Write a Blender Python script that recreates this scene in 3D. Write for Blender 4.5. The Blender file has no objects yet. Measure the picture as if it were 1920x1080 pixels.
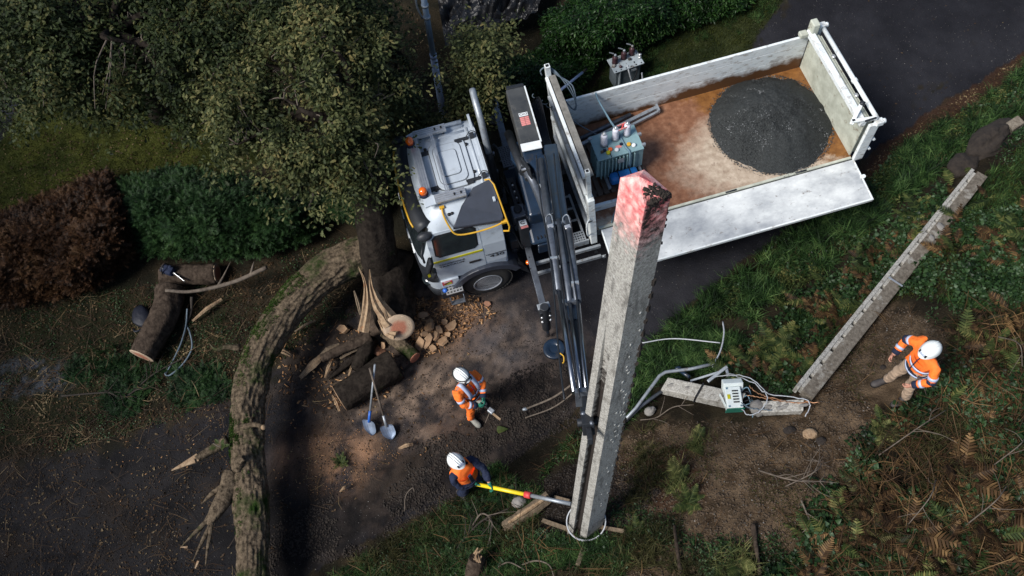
import bpy, bmesh, math, random
import numpy as np
from mathutils import Vector, Matrix

random.seed(7)
R = np.random.RandomState(11)
scene = bpy.context.scene
col = scene.collection

# ------------------------------------------------------------------ camera
F, TH, RO, CH = 1572.0, 0.4693, -0.141, 15.473          # focal (1920 wide), tilt, roll, height
FW = np.array([0, math.sin(TH), -math.cos(TH)])
UP0 = np.array([0, math.cos(TH), math.sin(TH)])
RT0 = np.array([1.0, 0, 0])
RT = RT0 * math.cos(RO) + UP0 * math.sin(RO)
UPV = -RT0 * math.sin(RO) + UP0 * math.cos(RO)
CAM = np.array([0, 0, CH])
cd = bpy.data.cameras.new('drone_camera')
cam = bpy.data.objects.new('drone_camera', cd)
col.objects.link(cam)
scene.camera = cam
cd.sensor_width = 36
cd.lens = 36 * F / 1920
cd.clip_end = 600
cd.clip_start = 0.1
m = Matrix((tuple(RT) , tuple(UPV), tuple(-FW))).transposed().to_4x4()
m.translation = Vector(CAM)
cam.matrix_world = m

# ------------------------------------------------------------------ light
SUN_EL, SUN_AZ = 48, 206          # azimuth: direction the light comes FROM, degrees from +x ccw
world = bpy.data.worlds.new('World')
scene.world = world
world.use_nodes = True
nt = world.node_tree
sky = nt.nodes.new('ShaderNodeTexSky')
sky.sky_type = 'NISHITA'
sky.sun_disc = False
sky.sun_elevation = math.radians(SUN_EL)
sky.sun_rotation = math.radians(90 - SUN_AZ)
sky.air_density = 1.0
sky.dust_density = 1.2
nt.links.new(sky.outputs[0], nt.nodes['Background'].inputs[0])
nt.nodes['Background'].inputs[1].default_value = 0.075
sl = bpy.data.lights.new('sun', 'SUN')
sl.energy = 3.2
sl.angle = math.radians(22)
sl.color = (1.0, 0.965, 0.92)
so = bpy.data.objects.new('sun', sl)
col.objects.link(so)
sd = Vector((math.cos(math.radians(SUN_EL)) * math.cos(math.radians(SUN_AZ)),
             math.cos(math.radians(SUN_EL)) * math.sin(math.radians(SUN_AZ)),
             math.sin(math.radians(SUN_EL))))
so.rotation_euler = sd.to_track_quat('Z', 'Y').to_euler()
scene.view_settings.view_transform = 'Standard'
scene.view_settings.look = 'None'
scene.view_settings.gamma = 1
scene.view_settings.exposure = 0.68
scene.cycles.max_bounces = 6
scene.cycles.transparent_max_bounces = 6

# ------------------------------------------------------------------ noise, terrain, measuring
TAB = R.rand(8, 256, 256)


def vn(x, y, s=0):
    x = np.asarray(x, float); y = np.asarray(y, float)
    xi = np.floor(x).astype(int); yi = np.floor(y).astype(int)
    fx = x - xi; fy = y - yi
    fx = fx * fx * (3 - 2 * fx); fy = fy * fy * (3 - 2 * fy)
    T = TAB[s % 8]
    a = T[xi & 255, yi & 255]; b = T[(xi + 1) & 255, yi & 255]
    c = T[xi & 255, (yi + 1) & 255]; d = T[(xi + 1) & 255, (yi + 1) & 255]
    return (a * (1 - fx) + b * fx) * (1 - fy) + (c * (1 - fx) + d * fx) * fy


def fbm(x, y, s=0, o=4):
    r = 0; a = 0.5; t = 0
    for i in range(o):
        r = r + a * vn(x * 2 ** i + 17.3 * i, y * 2 ** i + 9.1 * i, s + i); t += a; a *= 0.55
    return r / t


def sm(t):
    t = np.clip(t, 0, 1)
    return t * t * (3 - 2 * t)


BX, BY = 2.45, 6.14


def bank_d(x, y):
    return 0.505 * (x - BX) - 0.863 * (y - BY)


def hgt(x, y):
    x = np.asarray(x, float); y = np.asarray(y, float)
    d = bank_d(x, y)
    h = -0.13 + 2.63 * sm((d - 0.1) / 4.0) + 0.25 * sm((d - 5) / 6)
    # soft hollow where the soil was dug at the pole foot, small lumps everywhere
    b = sm((d + 0.2) / 0.6)
    h = h + b * 0.16 * (fbm(x * 1.3, y * 1.3, 1) - 0.5) + (0.05 + 0.05 * b) * (fbm(x * 4, y * 4, 2) - 0.5)
    h = h + b * 0.07 * (fbm(x * 8, y * 8, 4, 3) - 0.5)
    # wheel ruts in the churned verge
    band = np.exp(-((d + 0.55) / 0.55) ** 2) * sm((3.0 - x) / 2.0)
    h = h + band * (0.07 * np.sin(d * 9) + 0.12 * (fbm(x * 3.1, y * 3.1, 3) - 0.5))
    # lawn on the far side is a little higher
    h = h + 0.5 * sm((y - 0.1 * x - 12.6) / 3.0)
    return h


def px2ray(px, py):
    px = np.asarray(px, float); py = np.asarray(py, float)
    return FW + RT * ((px - 960) / F)[..., None] + UPV * ((540 - py) / F)[..., None]


def at(px, py, z=0.0):
    d = px2ray(px, py)
    t = (z - CH) / d[..., 2]
    return CAM + d * np.asarray(t)[..., None]


def atg(px, py, up=0.0):
    z = 0.0
    for i in range(14):
        q = at(px, py, z)
        z = hgt(q[..., 0], q[..., 1])
    q = at(px, py, z)
    q[..., 2] += up
    return q


def V(a):
    return Vector((float(a[0]), float(a[1]), float(a[2])))


def G(px, py, up=0.0):
    return V(atg(px, py, up))


def A(px, py, z):
    return V(at(px, py, z))


def pix(P):
    d = P - CAM
    z = d @ FW
    return 960 + F * (d @ RT) / z, 540 - F * (d @ UPV) / z


def inpoly(x, y, poly):
    c = np.zeros(np.shape(x), bool)
    n = len(poly)
    for i in range(n):
        x1, y1 = poly[i]; x2, y2 = poly[(i + 1) % n]
        if y1 == y2:
            continue
        k = ((y1 > y) != (y2 > y)) & (x < (x2 - x1) * (y - y1) / (y2 - y1) + x1)
        c ^= k
    return c


# ------------------------------------------------------------------ materials
def lerp_ramp(nodes, stops):
    r = nodes.new('ShaderNodeValToRGB')
    e = r.color_ramp.elements
    while len(e) < len(stops):
        e.new(0.5)
    for i, (p, c) in enumerate(stops):
        e[i].position = p
        e[i].color = (*c, 1)
    return r


def mat(name, c1, c2=None, scale=8.0, rough=0.6, metal=0.0, bump=0.0, bscale=None, c3=None, s3=3.0, t3=(0.55, 0.68),
        stretch=(1, 1, 1), spec=0.4, coat=0.0, transm=0.0, emit=None):
    M = bpy.data.materials.new(name)
    M.use_nodes = True
    n, l = M.node_tree.nodes, M.node_tree.links
    b = n['Principled BSDF']
    b.inputs['Roughness'].default_value = rough
    b.inputs['Metallic'].default_value = metal
    b.inputs['Specular IOR Level'].default_value = spec
    b.inputs['Coat Weight'].default_value = coat
    if transm:
        b.inputs['Transmission Weight'].default_value = transm
    if emit:
        b.inputs['Emission Color'].default_value = (*emit[0], 1)
        b.inputs['Emission Strength'].default_value = emit[1]
    tc = n.new('ShaderNodeTexCoord'); mp = n.new('ShaderNodeMapping')
    l.new(tc.outputs['Object'], mp.inputs[0])
    mp.inputs['Scale'].default_value = stretch
    nz = n.new('ShaderNodeTexNoise')
    nz.inputs['Scale'].default_value = scale
    nz.inputs['Detail'].default_value = 6
    nz.inputs['Roughness'].default_value = 0.65
    l.new(mp.outputs[0], nz.inputs[0])
    if c2 is None:
        c2 = tuple(x * 0.8 for x in c1)
    rp = lerp_ramp(n, [(0.32, c2), (0.68, c1)])
    l.new(nz.outputs[0], rp.inputs[0])
    out = rp.outputs[0]
    if c3 is not None:
        n3 = n.new('ShaderNodeTexNoise')
        n3.inputs['Scale'].default_value = s3
        n3.inputs['Detail'].default_value = 8
        n3.inputs['Roughness'].default_value = 0.7
        l.new(mp.outputs[0], n3.inputs[0])
        r3 = lerp_ramp(n, [(t3[0], (0, 0, 0)), (t3[1], (1, 1, 1))])
        l.new(n3.outputs[0], r3.inputs[0])
        mx = n.new('ShaderNodeMix'); mx.data_type = 'RGBA'
        l.new(r3.outputs[0], mx.inputs[0]); l.new(out, mx.inputs[6])
        mx.inputs[7].default_value = (*c3, 1)
        out = mx.outputs[2]
    l.new(out, b.inputs['Base Color'])
    if bump:
        nb = n.new('ShaderNodeTexNoise')
        nb.inputs['Scale'].default_value = bscale or scale * 3
        nb.inputs['Detail'].default_value = 5
        l.new(mp.outputs[0], nb.inputs[0])
        bp = n.new('ShaderNodeBump')
        bp.inputs['Strength'].default_value = bump
        bp.inputs['Distance'].default_value = 0.02
        l.new(nb.outputs[0], bp.inputs['Height'])
        l.new(bp.outputs[0], b.inputs['Normal'])
    return M


def leafmat(name, cols, rough=0.6, trans=0.25, spec=0.16, clump=1.2):
    """Colour differs leaf by leaf (random per island), drifting over the plant with a broad noise."""
    M = bpy.data.materials.new(name)
    M.use_nodes = True
    n, l = M.node_tree.nodes, M.node_tree.links
    b = n['Principled BSDF']
    g = n.new('ShaderNodeNewGeometry')
    nz = n.new('ShaderNodeTexNoise'); nz.inputs['Scale'].default_value = clump; nz.inputs['Detail'].default_value = 3
    tc = n.new('ShaderNodeTexCoord'); l.new(tc.outputs['Object'], nz.inputs[0])
    ma = n.new('ShaderNodeMath'); ma.operation = 'MULTIPLY_ADD'
    l.new(g.outputs['Random Per Island'], ma.inputs[0]); ma.inputs[1].default_value = 0.62
    m2 = n.new('ShaderNodeMath'); m2.operation = 'MULTIPLY_ADD'
    l.new(nz.outputs[0], m2.inputs[0]); m2.inputs[1].default_value = 1.5; m2.inputs[2].default_value = -0.56
    l.new(m2.outputs[0], ma.inputs[2])
    st = [(i / (len(cols) - 1), c) for i, c in enumerate(cols)]
    rp = lerp_ramp(n, st)
    l.new(ma.outputs[0], rp.inputs[0])
    l.new(rp.outputs[0], b.inputs['Base Color'])
    b.inputs['Roughness'].default_value = rough
    b.inputs['Specular IOR Level'].default_value = spec
    if trans:
        t = n.new('ShaderNodeBsdfTranslucent'); l.new(rp.outputs[0], t.inputs[0])
        mx = n.new('ShaderNodeMixShader'); mx.inputs[0].default_value = trans
        l.new(b.outputs[0], mx.inputs[1]); l.new(t.outputs[0], mx.inputs[2])
        l.new(mx.outputs[0], n['Material Output'].inputs[0])
    return M


def groundmat(name, rough=0.9, grain=60, bump=0.5, spec=0.1, speck=(0.3, 0.27, 0.2), speck_t=(0.70, 0.74), vary=(0.55, 1.45)):
    M = bpy.data.materials.new(name)
    M.use_nodes = True
    n, l = M.node_tree.nodes, M.node_tree.links
    b = n['Principled BSDF']
    at_ = n.new('ShaderNodeAttribute'); at_.attribute_name = 'soil'
    tc = n.new('ShaderNodeTexCoord')
    nz = n.new('ShaderNodeTexNoise'); nz.inputs['Scale'].default_value = grain; nz.inputs['Detail'].default_value = 6; nz.inputs['Roughness'].default_value = 0.75
    l.new(tc.outputs['Object'], nz.inputs[0])
    mr = n.new('ShaderNodeMapRange'); mr.inputs[1].default_value = 0.3; mr.inputs[2].default_value = 0.7
    mr.inputs[3].default_value = vary[0]; mr.inputs[4].default_value = vary[1]
    l.new(nz.outputs[0], mr.inputs[0])
    vm = n.new('ShaderNodeVectorMath'); vm.operation = 'SCALE'
    l.new(at_.outputs['Color'], vm.inputs[0]); l.new(mr.outputs[0], vm.inputs['Scale'])
    n3 = n.new('ShaderNodeTexNoise'); n3.inputs['Scale'].default_value = 38; n3.inputs['Detail'].default_value = 2
    l.new(tc.outputs['Object'], n3.inputs[0])
    r3 = lerp_ramp(n, [(speck_t[0], (0, 0, 0)), (speck_t[1], (0.5, 0.5, 0.5))]); l.new(n3.outputs[0], r3.inputs[0])
    mx = n.new('ShaderNodeMix'); mx.data_type = 'RGBA'
    l.new(r3.outputs[0], mx.inputs[0]); l.new(vm.outputs[0], mx.inputs[6]); mx.inputs[7].default_value = (*speck, 1)
    l.new(mx.outputs[2], b.inputs['Base Color'])
    b.inputs['Roughness'].default_value = rough; b.inputs['Specular IOR Level'].default_value = spec
    nb = n.new('ShaderNodeTexNoise'); nb.inputs['Scale'].default_value = 22; nb.inputs['Detail'].default_value = 8; nb.inputs['Roughness'].default_value = 0.7
    l.new(tc.outputs['Object'], nb.inputs[0])
    bp = n.new('ShaderNodeBump'); bp.inputs['Strength'].default_value = bump; bp.inputs['Distance'].default_value = 0.05
    l.new(nb.outputs[0], bp.inputs['Height']); l.new(bp.outputs[0], b.inputs['Normal'])
    return M


M_ = {}
M_['cab'] = mat('cab_paint', (0.47, 0.52, 0.57), (0.40, 0.45, 0.50), 3, 0.38, coat=0.3, c3=(0.26, 0.28, 0.29), s3=5, t3=(0.56, 0.78))
M_['white'] = mat('white_bed_paint', (0.74, 0.77, 0.76), (0.62, 0.67, 0.68), 5, 0.5, bump=0.15, bscale=14, c3=(0.20, 0.15, 0.10), s3=6, t3=(0.53, 0.74), stretch=(1, 1, 2.4))
M_['panelin'] = mat('scuffed_panel', (0.74, 0.76, 0.74), (0.30, 0.32, 0.34), 1.3, 0.36, metal=0.1, bump=0.1, bscale=8, c3=(0.20, 0.18, 0.16), s3=7, t3=(0.60, 0.70), stretch=(1, 1.6, 1))
M_['cream'] = mat('dirty_cream_paint', (0.50, 0.52, 0.44), (0.32, 0.33, 0.27), 4, 0.6, bump=0.2, c3=(0.15, 0.10, 0.06), s3=6, t3=(0.58, 0.70))
M_['plastic'] = mat('black_plastic', (0.025, 0.028, 0.034), (0.015, 0.017, 0.02), 6, 0.5, bump=0.05)
M_['fairing'] = mat('dark_fairing', (0.035, 0.042, 0.06), (0.028, 0.033, 0.045), 6, 0.45)
M_['glass'] = mat('cab_glass', (0.010, 0.013, 0.016), (0.02, 0.028, 0.03), 2.5, 0.08, spec=0.8)
M_['yellow'] = mat('yellow_paint', (0.62, 0.36, 0.03), (0.5, 0.28, 0.03), 8, 0.4)
M_['lime'] = mat('yellow_stripe', (0.50, 0.46, 0.01), None, 8, 0.4)
M_['alu'] = mat('aluminium', (0.66, 0.67, 0.67), (0.5, 0.51, 0.52), 9, 0.35, metal=0.75)
M_['steel'] = mat('grey_steel', (0.16, 0.18, 0.21), (0.09, 0.10, 0.12), 7, 0.42, metal=0.6)
M_['galv'] = mat('galvanised_steel', (0.36, 0.39, 0.42), (0.24, 0.27, 0.30), 12, 0.5, metal=0.5, c3=(0.16, 0.13, 0.1), s3=8)
M_['dark'] = mat('dark_steel', (0.018, 0.020, 0.024), (0.03, 0.034, 0.04), 10, 0.5, metal=0.3)
M_['blue'] = mat('dark_blue_crane_paint', (0.010, 0.025, 0.052), (0.007, 0.016, 0.032), 5, 0.38, coat=0.3, c3=(0.03, 0.03, 0.03), s3=4)
M_['arm'] = mat('worn_grey_crane_paint', (0.10, 0.10, 0.095), (0.045, 0.048, 0.05), 2.2, 0.38, metal=0.3, c3=(0.26, 0.235, 0.19), s3=2.0, t3=(0.55, 0.75))
M_['chrome'] = mat('chrome_rod', (0.34, 0.36, 0.40), None, 8, 0.3, metal=1.0)
M_['rubber'] = mat('tyre_rubber', (0.028, 0.028, 0.028), (0.045, 0.042, 0.038), 6, 0.8, bump=0.2, bscale=40)
M_['rim'] = mat('wheel_rim_paint', (0.45, 0.48, 0.52), (0.3, 0.32, 0.35), 9, 0.4, metal=0.3)
M_['black'] = mat('black_ink', (0.01, 0.01, 0.012), None, 8, 0.6)
M_['red'] = mat('red_ink', (0.62, 0.06, 0.06), None, 8, 0.5)
M_['pinkred'] = mat('faded_red_ink', (0.72, 0.26, 0.24), None, 8, 0.5)
M_['paper'] = mat('white_sticker', (0.78, 0.80, 0.80), None, 8, 0.5)
M_['orange_lens'] = mat('amber_lens', (0.85, 0.16, 0.01), (0.7, 0.10, 0.0), 12, 0.15, spec=0.7, coat=0.6)
M_['trafo'] = mat('green_grey_enamel', (0.23, 0.36, 0.38), (0.17, 0.27, 0.29), 5, 0.45)
M_['oldtrafo'] = mat('old_grey_enamel', (0.15, 0.18, 0.20), (0.08, 0.10, 0.11), 7, 0.6, c3=(0.06, 0.03, 0.015), s3=6, t3=(0.6, 0.7))
M_['oldlid'] = mat('old_lid_enamel', (0.36, 0.41, 0.44), (0.24, 0.28, 0.30), 7, 0.6, c3=(0.08, 0.05, 0.03), s3=5, t3=(0.55, 0.66))
M_['porcelain'] = mat('white_porcelain', (0.72, 0.72, 0.80), (0.6, 0.6, 0.68), 5, 0.25)
M_['brownporc'] = mat('brown_porcelain', (0.06, 0.03, 0.035), None, 5, 0.25)
M_['bluebox'] = mat('blue_plastic', (0.02, 0.17, 0.48), (0.015, 0.12, 0.36), 5, 0.3)
M_['strap'] = mat('blue_grey_webbing', (0.16, 0.26, 0.32), (0.10, 0.17, 0.22), 20, 0.8)
M_['pallet'] = mat('pallet_wood', (0.10, 0.07, 0.05), (0.05, 0.035, 0.028), 6, 0.85, stretch=(1, 6, 1))
M_['timber'] = mat('weathered_timber', (0.20, 0.15, 0.10), (0.10, 0.075, 0.05), 7, 0.85, bump=0.4, stretch=(4, 1, 1))
M_['rust'] = None
M_['concrete'] = None
M_['bark'] = mat('grey_oak_bark', (0.155, 0.118, 0.080), (0.016, 0.012, 0.008), 14, 0.95, bump=1.0, bscale=26, c3=(0.014, 0.030, 0.005), s3=1.0, t3=(0.52, 0.64), spec=0.1)
M_['darkbark'] = mat('dark_bark', (0.030, 0.024, 0.019), (0.008, 0.006, 0.005), 9, 0.95, bump=1.0, bscale=18, c3=(0.008, 0.018, 0.004), s3=1.3, t3=(0.58, 0.68), spec=0.1)
M_['logbark'] = mat('brown_bark', (0.075, 0.056, 0.042), (0.018, 0.013, 0.010), 10, 0.95, bump=1.0, bscale=18, spec=0.1)
M_['wood'] = mat('fresh_split_wood', (0.36, 0.26, 0.16), (0.17, 0.105, 0.06), 11, 0.85, bump=0.6, c3=(0.34, 0.13, 0.04), s3=5, t3=(.60, .70))
M_['twig'] = mat('dry_twig', (0.14, 0.115, 0.09), (0.06, 0.045, 0.035), 10, 0.9)
M_['twigdark'] = mat('dark_branch', (0.035, 0.028, 0.022), None, 10, 0.9)
M_['orange'] = mat('orange_hivis', (0.95, 0.20, 0.025), (0.82, 0.15, 0.02), 7, 0.8, bump=0.35, bscale=9)
M_['navy'] = mat('navy_cloth', (0.010, 0.018, 0.05), (0.007, 0.012, 0.032), 9, 0.85, bump=0.3)
M_['reflect'] = mat('reflective_tape', (0.45, 0.52, 0.68), (0.36, 0.42, 0.56), 9, 0.4)
M_['khaki'] = mat('beige_trousers', (0.38, 0.28, 0.20), (0.28, 0.20, 0.14), 6, 0.9, bump=0.5, bscale=10)
M_['boot'] = mat('grey_boot_leather', (0.065, 0.058, 0.055), (0.035, 0.03, 0.03), 7, 0.7, bump=0.3)
M_['bootlight'] = mat('pale_boot_leather', (0.25, 0.25, 0.22), (0.16, 0.16, 0.14), 7, 0.7, bump=0.3)
M_['skin'] = mat('skin', (0.46, 0.23, 0.16), (0.40, 0.19, 0.13), 7, 0.55)
M_['helmet'] = mat('white_helmet', (0.78, 0.80, 0.78), (0.70, 0.73, 0.72), 6, 0.3, coat=0.3)
M_['glove'] = mat('green_glove', (0.02, 0.20, 0.13), (0.015, 0.13, 0.09), 12, 0.8)
M_['hair'] = mat('dark_hair', (0.02, 0.013, 0.01), None, 20, 0.7)
M_['fibre'] = mat('yellow_fibreglass', (0.78, 0.62, 0.02), (0.7, 0.5, 0.02), 5, 0.35)
M_['ropew'] = mat('pale_rope', (0.45, 0.47, 0.5), (0.32, 0.34, 0.36), 30, 0.8)
M_['ropeb'] = mat('blue_grey_rope', (0.13, 0.17, 0.20), (0.08, 0.11, 0.14), 30, 0.8)
M_['tarp'] = mat('black_plastic_sheet', (0.012, 0.012, 0.013), (0.006, 0.006, 0.007), 4, 0.42, bump=1.0, bscale=7, spec=0.35)
M_['copper'] = mat('copper_wire', (0.45, 0.24, 0.13), (0.3, 0.15, 0.08), 10, 0.4, metal=0.6)
M_['cabinet'] = mat('white_cabinet_enamel', (0.72, 0.78, 0.76), (0.6, 0.66, 0.64), 6, 0.45)
M_['bluegrip'] = mat('blue_handle_paint', (0.03, 0.13, 0.5), None, 8, 0.4)
M_['stone'] = mat('pale_stone', (0.25, 0.24, 0.22), (0.16, 0.15, 0.14), 9, 0.9, bump=0.4)
M_['clump'] = mat('wet_soil_clod', (0.034, 0.026, 0.020), (0.012, 0.009, 0.008), 8, 0.95, bump=1.0, bscale=18)
M_['drysoil'] = mat('dry_soil_clod', (0.095, 0.066, 0.042), (0.036, 0.025, 0.016), 8, 0.95, bump=1.0, bscale=18)
M_['stonepale'] = mat('pale_lichen', (0.52, 0.52, 0.48), (0.40, 0.40, 0.37), 9, .9)
M_['canblue'] = mat('navy_bag_cloth', (0.005, 0.007, 0.016), None, 8, 0.6)

M_['oakleaf'] = leafmat('oak_leaves', [(0.007, 0.012, 0.005), (0.032, 0.044, 0.015), (0.10, 0.11, 0.042), (0.19, 0.155, 0.06)], clump=1.5)
M_['oakleaf2'] = leafmat('darker_oak_leaves', [(0.006, 0.010, 0.004), (0.018, 0.028, 0.010), (0.040, 0.055, 0.018), (0.10, 0.09, 0.03)], clump=1.2)
M_['brightleaf'] = leafmat('laurel_leaves', [(0.004, 0.008, 0.003), (0.008, 0.022, 0.006), (0.018, 0.05, 0.011), (0.055, 0.11, 0.03)], rough=0.35, clump=1.2)
M_['conifer'] = leafmat('green_conifer', [(0.003, 0.008, 0.003), (0.008, 0.022, 0.007), (0.016, 0.042, 0.012), (0.035, 0.070, 0.020)], trans=0.1, clump=1.5)
M_['deadcon'] = leafmat('dead_conifer', [(0.006, 0.003, 0.002), (0.020, 0.010, 0.005), (0.050, 0.022, 0.009), (0.085, 0.048, 0.022)], trans=0.1, clump=1.5)
M_['grass'] = leafmat('verge_grass_blades', [(0.003, 0.007, 0.003), (0.011, 0.028, 0.008), (0.036, 0.082, 0.022), (0.13, 0.21, 0.065)], clump=2.9)
M_['moss'] = leafmat('mossy_lawn_blades', [(0.009, 0.013, 0.003), (0.022, 0.030, 0.005), (0.042, 0.052, 0.009), (0.075, 0.08, 0.02)], clump=1.4)
M_['bracken'] = leafmat('brown_bracken', [(0.011, 0.007, 0.004), (0.036, 0.020, 0.010), (0.095, 0.054, 0.024), (0.23, 0.14, 0.06)], clump=1.4)
M_['fern'] = leafmat('green_fern', [(0.010, 0.018, 0.006), (0.028, 0.045, 0.012), (0.07, 0.09, 0.026), (0.19, 0.18, 0.06)], clump=1.6)
M_['dryolive'] = leafmat('olive_dry_growth', [(0.008, 0.009, 0.004), (0.022, 0.024, 0.009), (0.05, 0.05, 0.018), (0.12, 0.105, 0.045)], clump=1.2)
M_['palefern'] = leafmat('pale_fern', [(0.03, 0.035, 0.012), (0.09, 0.10, 0.032), (0.18, 0.185, 0.065), (0.34, 0.32, 0.13)], clump=2)
M_['bramble'] = leafmat('bramble_leaves', [(0.005, 0.012, 0.005), (0.014, 0.032, 0.011), (0.03, 0.065, 0.02), (0.09, 0.14, 0.08)], rough=0.4, clump=1.4)
M_['litter'] = leafmat('fallen_leaves', [(0.012, 0.008, 0.004), (0.03, 0.017, 0.009), (0.06, 0.034, 0.015), (0.20, 0.15, 0.08)], trans=0.0, clump=1.5)
M_['pebble'] = leafmat('small_stones', [(0.03, 0.025, 0.02), (0.06, 0.052, 0.045), (0.12, 0.11, 0.10), (0.30, 0.29, 0.27)], trans=0.0, clump=2)
M_['chip'] = leafmat('wood_chips', [(0.12, 0.055, 0.025), (0.25, 0.13, 0.06), (0.38, 0.21, 0.10), (0.46, 0.32, 0.18)], trans=0.0, clump=2)


# ------------------------------------------------------------------ mesh building
class MB:
    def __init__(s):
        s.v = []; s.f = []; s.smooth = []

    def add(s, vs, fs, sm_=False):
        o = len(s.v)
        s.v.extend([tuple(map(float, p)) for p in vs])
        s.f.extend([tuple(o + i for i in f) for f in fs])
        s.smooth.extend([sm_] * len(fs))
        return s

    def box(s, c, size, rot=None, taper=1.0):
        c = Vector(c); hx, hy, hz = size[0] / 2, size[1] / 2, size[2] / 2
        vs = []
        for z in (-1, 1):
            k = taper if z > 0 else 1
            for x, y in ((-1, -1), (1, -1), (1, 1), (-1, 1)):
                p = Vector((x * hx * k, y * hy * k, z * hz))
                if rot is not None:
                    p = rot @ p
                vs.append(c + p)
        return s.add(vs, [(3, 2, 1, 0), (4, 5, 6, 7), (0, 1, 5, 4), (1, 2, 6, 5), (2, 3, 7, 6), (3, 0, 4, 7)])

    def b2(s, lo, hi):
        return s.box([(a + b) / 2 for a, b in zip(lo, hi)], [abs(b - a) for a, b in zip(lo, hi)])

    def bar(s, p0, p1, w, h, up=(0, 0, 1), w1=None, h1=None):
        p0 = Vector(p0); p1 = Vector(p1); d = (p1 - p0).normalized()
        u = Vector(up); r = d.cross(u)
        if r.length < 1e-4:
            r = d.cross(Vector((0, 1, 0)))
        r.normalize(); u = r.cross(d)
        w1 = w if w1 is None else w1; h1 = h if h1 is None else h1
        vs = []
        for p, a, b in ((p0, w, h), (p1, w1, h1)):
            for x, y in ((-1, -1), (1, -1), (1, 1), (-1, 1)):
                vs.append(p + r * x * a / 2 + u * y * b / 2)
        return s.add(vs, [(3, 2, 1, 0), (4, 5, 6, 7), (0, 1, 5, 4), (1, 2, 6, 5), (2, 3, 7, 6), (3, 0, 4, 7)])

    def tube(s, pts, r, seg=8, cap=True, r1=None, disp=None, flat=1.0):
        pts = [Vector(p) for p in pts]
        n = len(pts)
        if not hasattr(r, '__len__'):
            r = [r + (0 if r1 is None else (r1 - r) * i / (n - 1)) for i in range(n)]
        vs = []; u = None
        for i, p in enumerate(pts):
            d = (pts[min(i + 1, n - 1)] - pts[max(i - 1, 0)]).normalized()
            if u is None:
                u = d.orthogonal().normalized()
            else:
                u = (u - d * u.dot(d))
                u = u.normalized() if u.length > 1e-5 else d.orthogonal().normalized()
            w = d.cross(u)
            for k in range(seg):
                a = 2 * math.pi * k / seg
                rr = r[i]
                if disp:
                    rr *= disp(i, k, a)
                vs.append(p + (u * math.cos(a) + w * math.sin(a) * flat) * rr)
        fs = []
        for i in range(n - 1):
            for k in range(seg):
                a = i * seg + k; b = i * seg + (k + 1) % seg
                fs.append((a, b, b + seg, a + seg))
        s.add(vs, fs, True)
        if cap:
            o = len(s.v) - len(vs)
            s.f.append(tuple(o + k for k in range(seg))[::-1]); s.smooth.append(False)
            s.f.append(tuple(o + (n - 1) * seg + k for k in range(seg))); s.smooth.append(False)
        return s

    def lathe(s, p0, axis, prof, seg=20, smooth=True):
        """prof: list of (height along the axis, radius)"""
        p0 = Vector(p0); a = Vector(axis).normalized()
        u = a.orthogonal().normalized(); w = a.cross(u)
        vs = []
        for h, r in prof:
            for k in range(seg):
                t = 2 * math.pi * k / seg
                vs.append(p0 + a * h + (u * math.cos(t) + w * math.sin(t)) * r)
        fs = []
        for i in range(len(prof) - 1):
            for k in range(seg):
                x = i * seg + k; y = i * seg + (k + 1) % seg
                fs.append((x, y, y + seg, x + seg))
        fs.append(tuple(range(seg))[::-1]); fs.append(tuple((len(prof) - 1) * seg + k for k in range(seg)))
        s.add(vs, fs, False)
        if smooth:
            for i in range(len(s.smooth) - len(fs), len(s.smooth) - 2):
                s.smooth[i] = True
        return s

    def prism(s, poly, n, th):
        """planar polygon (3d points) with thickness th along n"""
        poly = [Vector(p) for p in poly]; n = Vector(n).normalized() * th; k = len(poly)
        vs = poly + [p + n for p in poly]
        fs = [tuple(range(k))[::-1], tuple(range(k, 2 * k))] + [(i, (i + 1) % k, k + (i + 1) % k, k + i) for i in range(k)]
        return s.add(vs, fs)

    def ell(s, c, r, rot=None, seg=12, rings=8, noise=0.0):
        c = Vector(c); vs = []
        for i in range(rings + 1):
            th = math.pi * i / rings
            for k in range(seg):
                a = 2 * math.pi * k / seg
                q = 1 + (random.random() - 0.5) * noise
                p = Vector((math.sin(th) * math.cos(a) * r[0] * q, math.sin(th) * math.sin(a) * r[1] * q, math.cos(th) * r[2] * q))
                if i in (0, rings):
                    p = Vector((0, 0, math.cos(th) * r[2]))
                vs.append(c + (rot @ p if rot is not None else p))
        fs = [(i * seg + k, (i + 1) * seg + k, (i + 1) * seg + (k + 1) % seg, i * seg + (k + 1) % seg) for i in range(rings) for k in range(seg)]
        return s.add(vs, fs, True)

    def build(s, name, material, parent=None, org=None, bevel=0.0, label=None, cat=None, group=None, kind=None):
        me = bpy.data.meshes.new(name)
        o_ = Vector(org) if org is not None else Vector((0, 0, 0))
        me.from_pydata([(v[0] - o_.x, v[1] - o_.y, v[2] - o_.z) for v in s.v], [], s.f)
        me.polygons.foreach_set('use_smooth', s.smooth)
        me.materials.append(material)
        me.validate()
        ob = bpy.data.objects.new(name, me)
        col.objects.link(ob)
        if bevel:
            md = ob.modifiers.new('bevel', 'BEVEL'); md.width = bevel; md.segments = 2; md.limit_method = 'ANGLE'
        if parent is not None:
            ob.parent = parent
        elif org is not None:
            ob.location = o_
        tag(ob, label, cat, group, kind)
        return ob


def tag(o, label=None, cat=None, group=None, kind=None):
    if label: o['label'] = label
    if cat: o['category'] = cat
    if group: o['group'] = group
    if kind: o['kind'] = kind
    return o


def thing(name, label, cat, loc, group=None):
    o = bpy.data.objects.new(name, None)
    o.empty_display_size = 0.2
    col.objects.link(o); o.location = loc
    return tag(o, label, cat, group)


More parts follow.
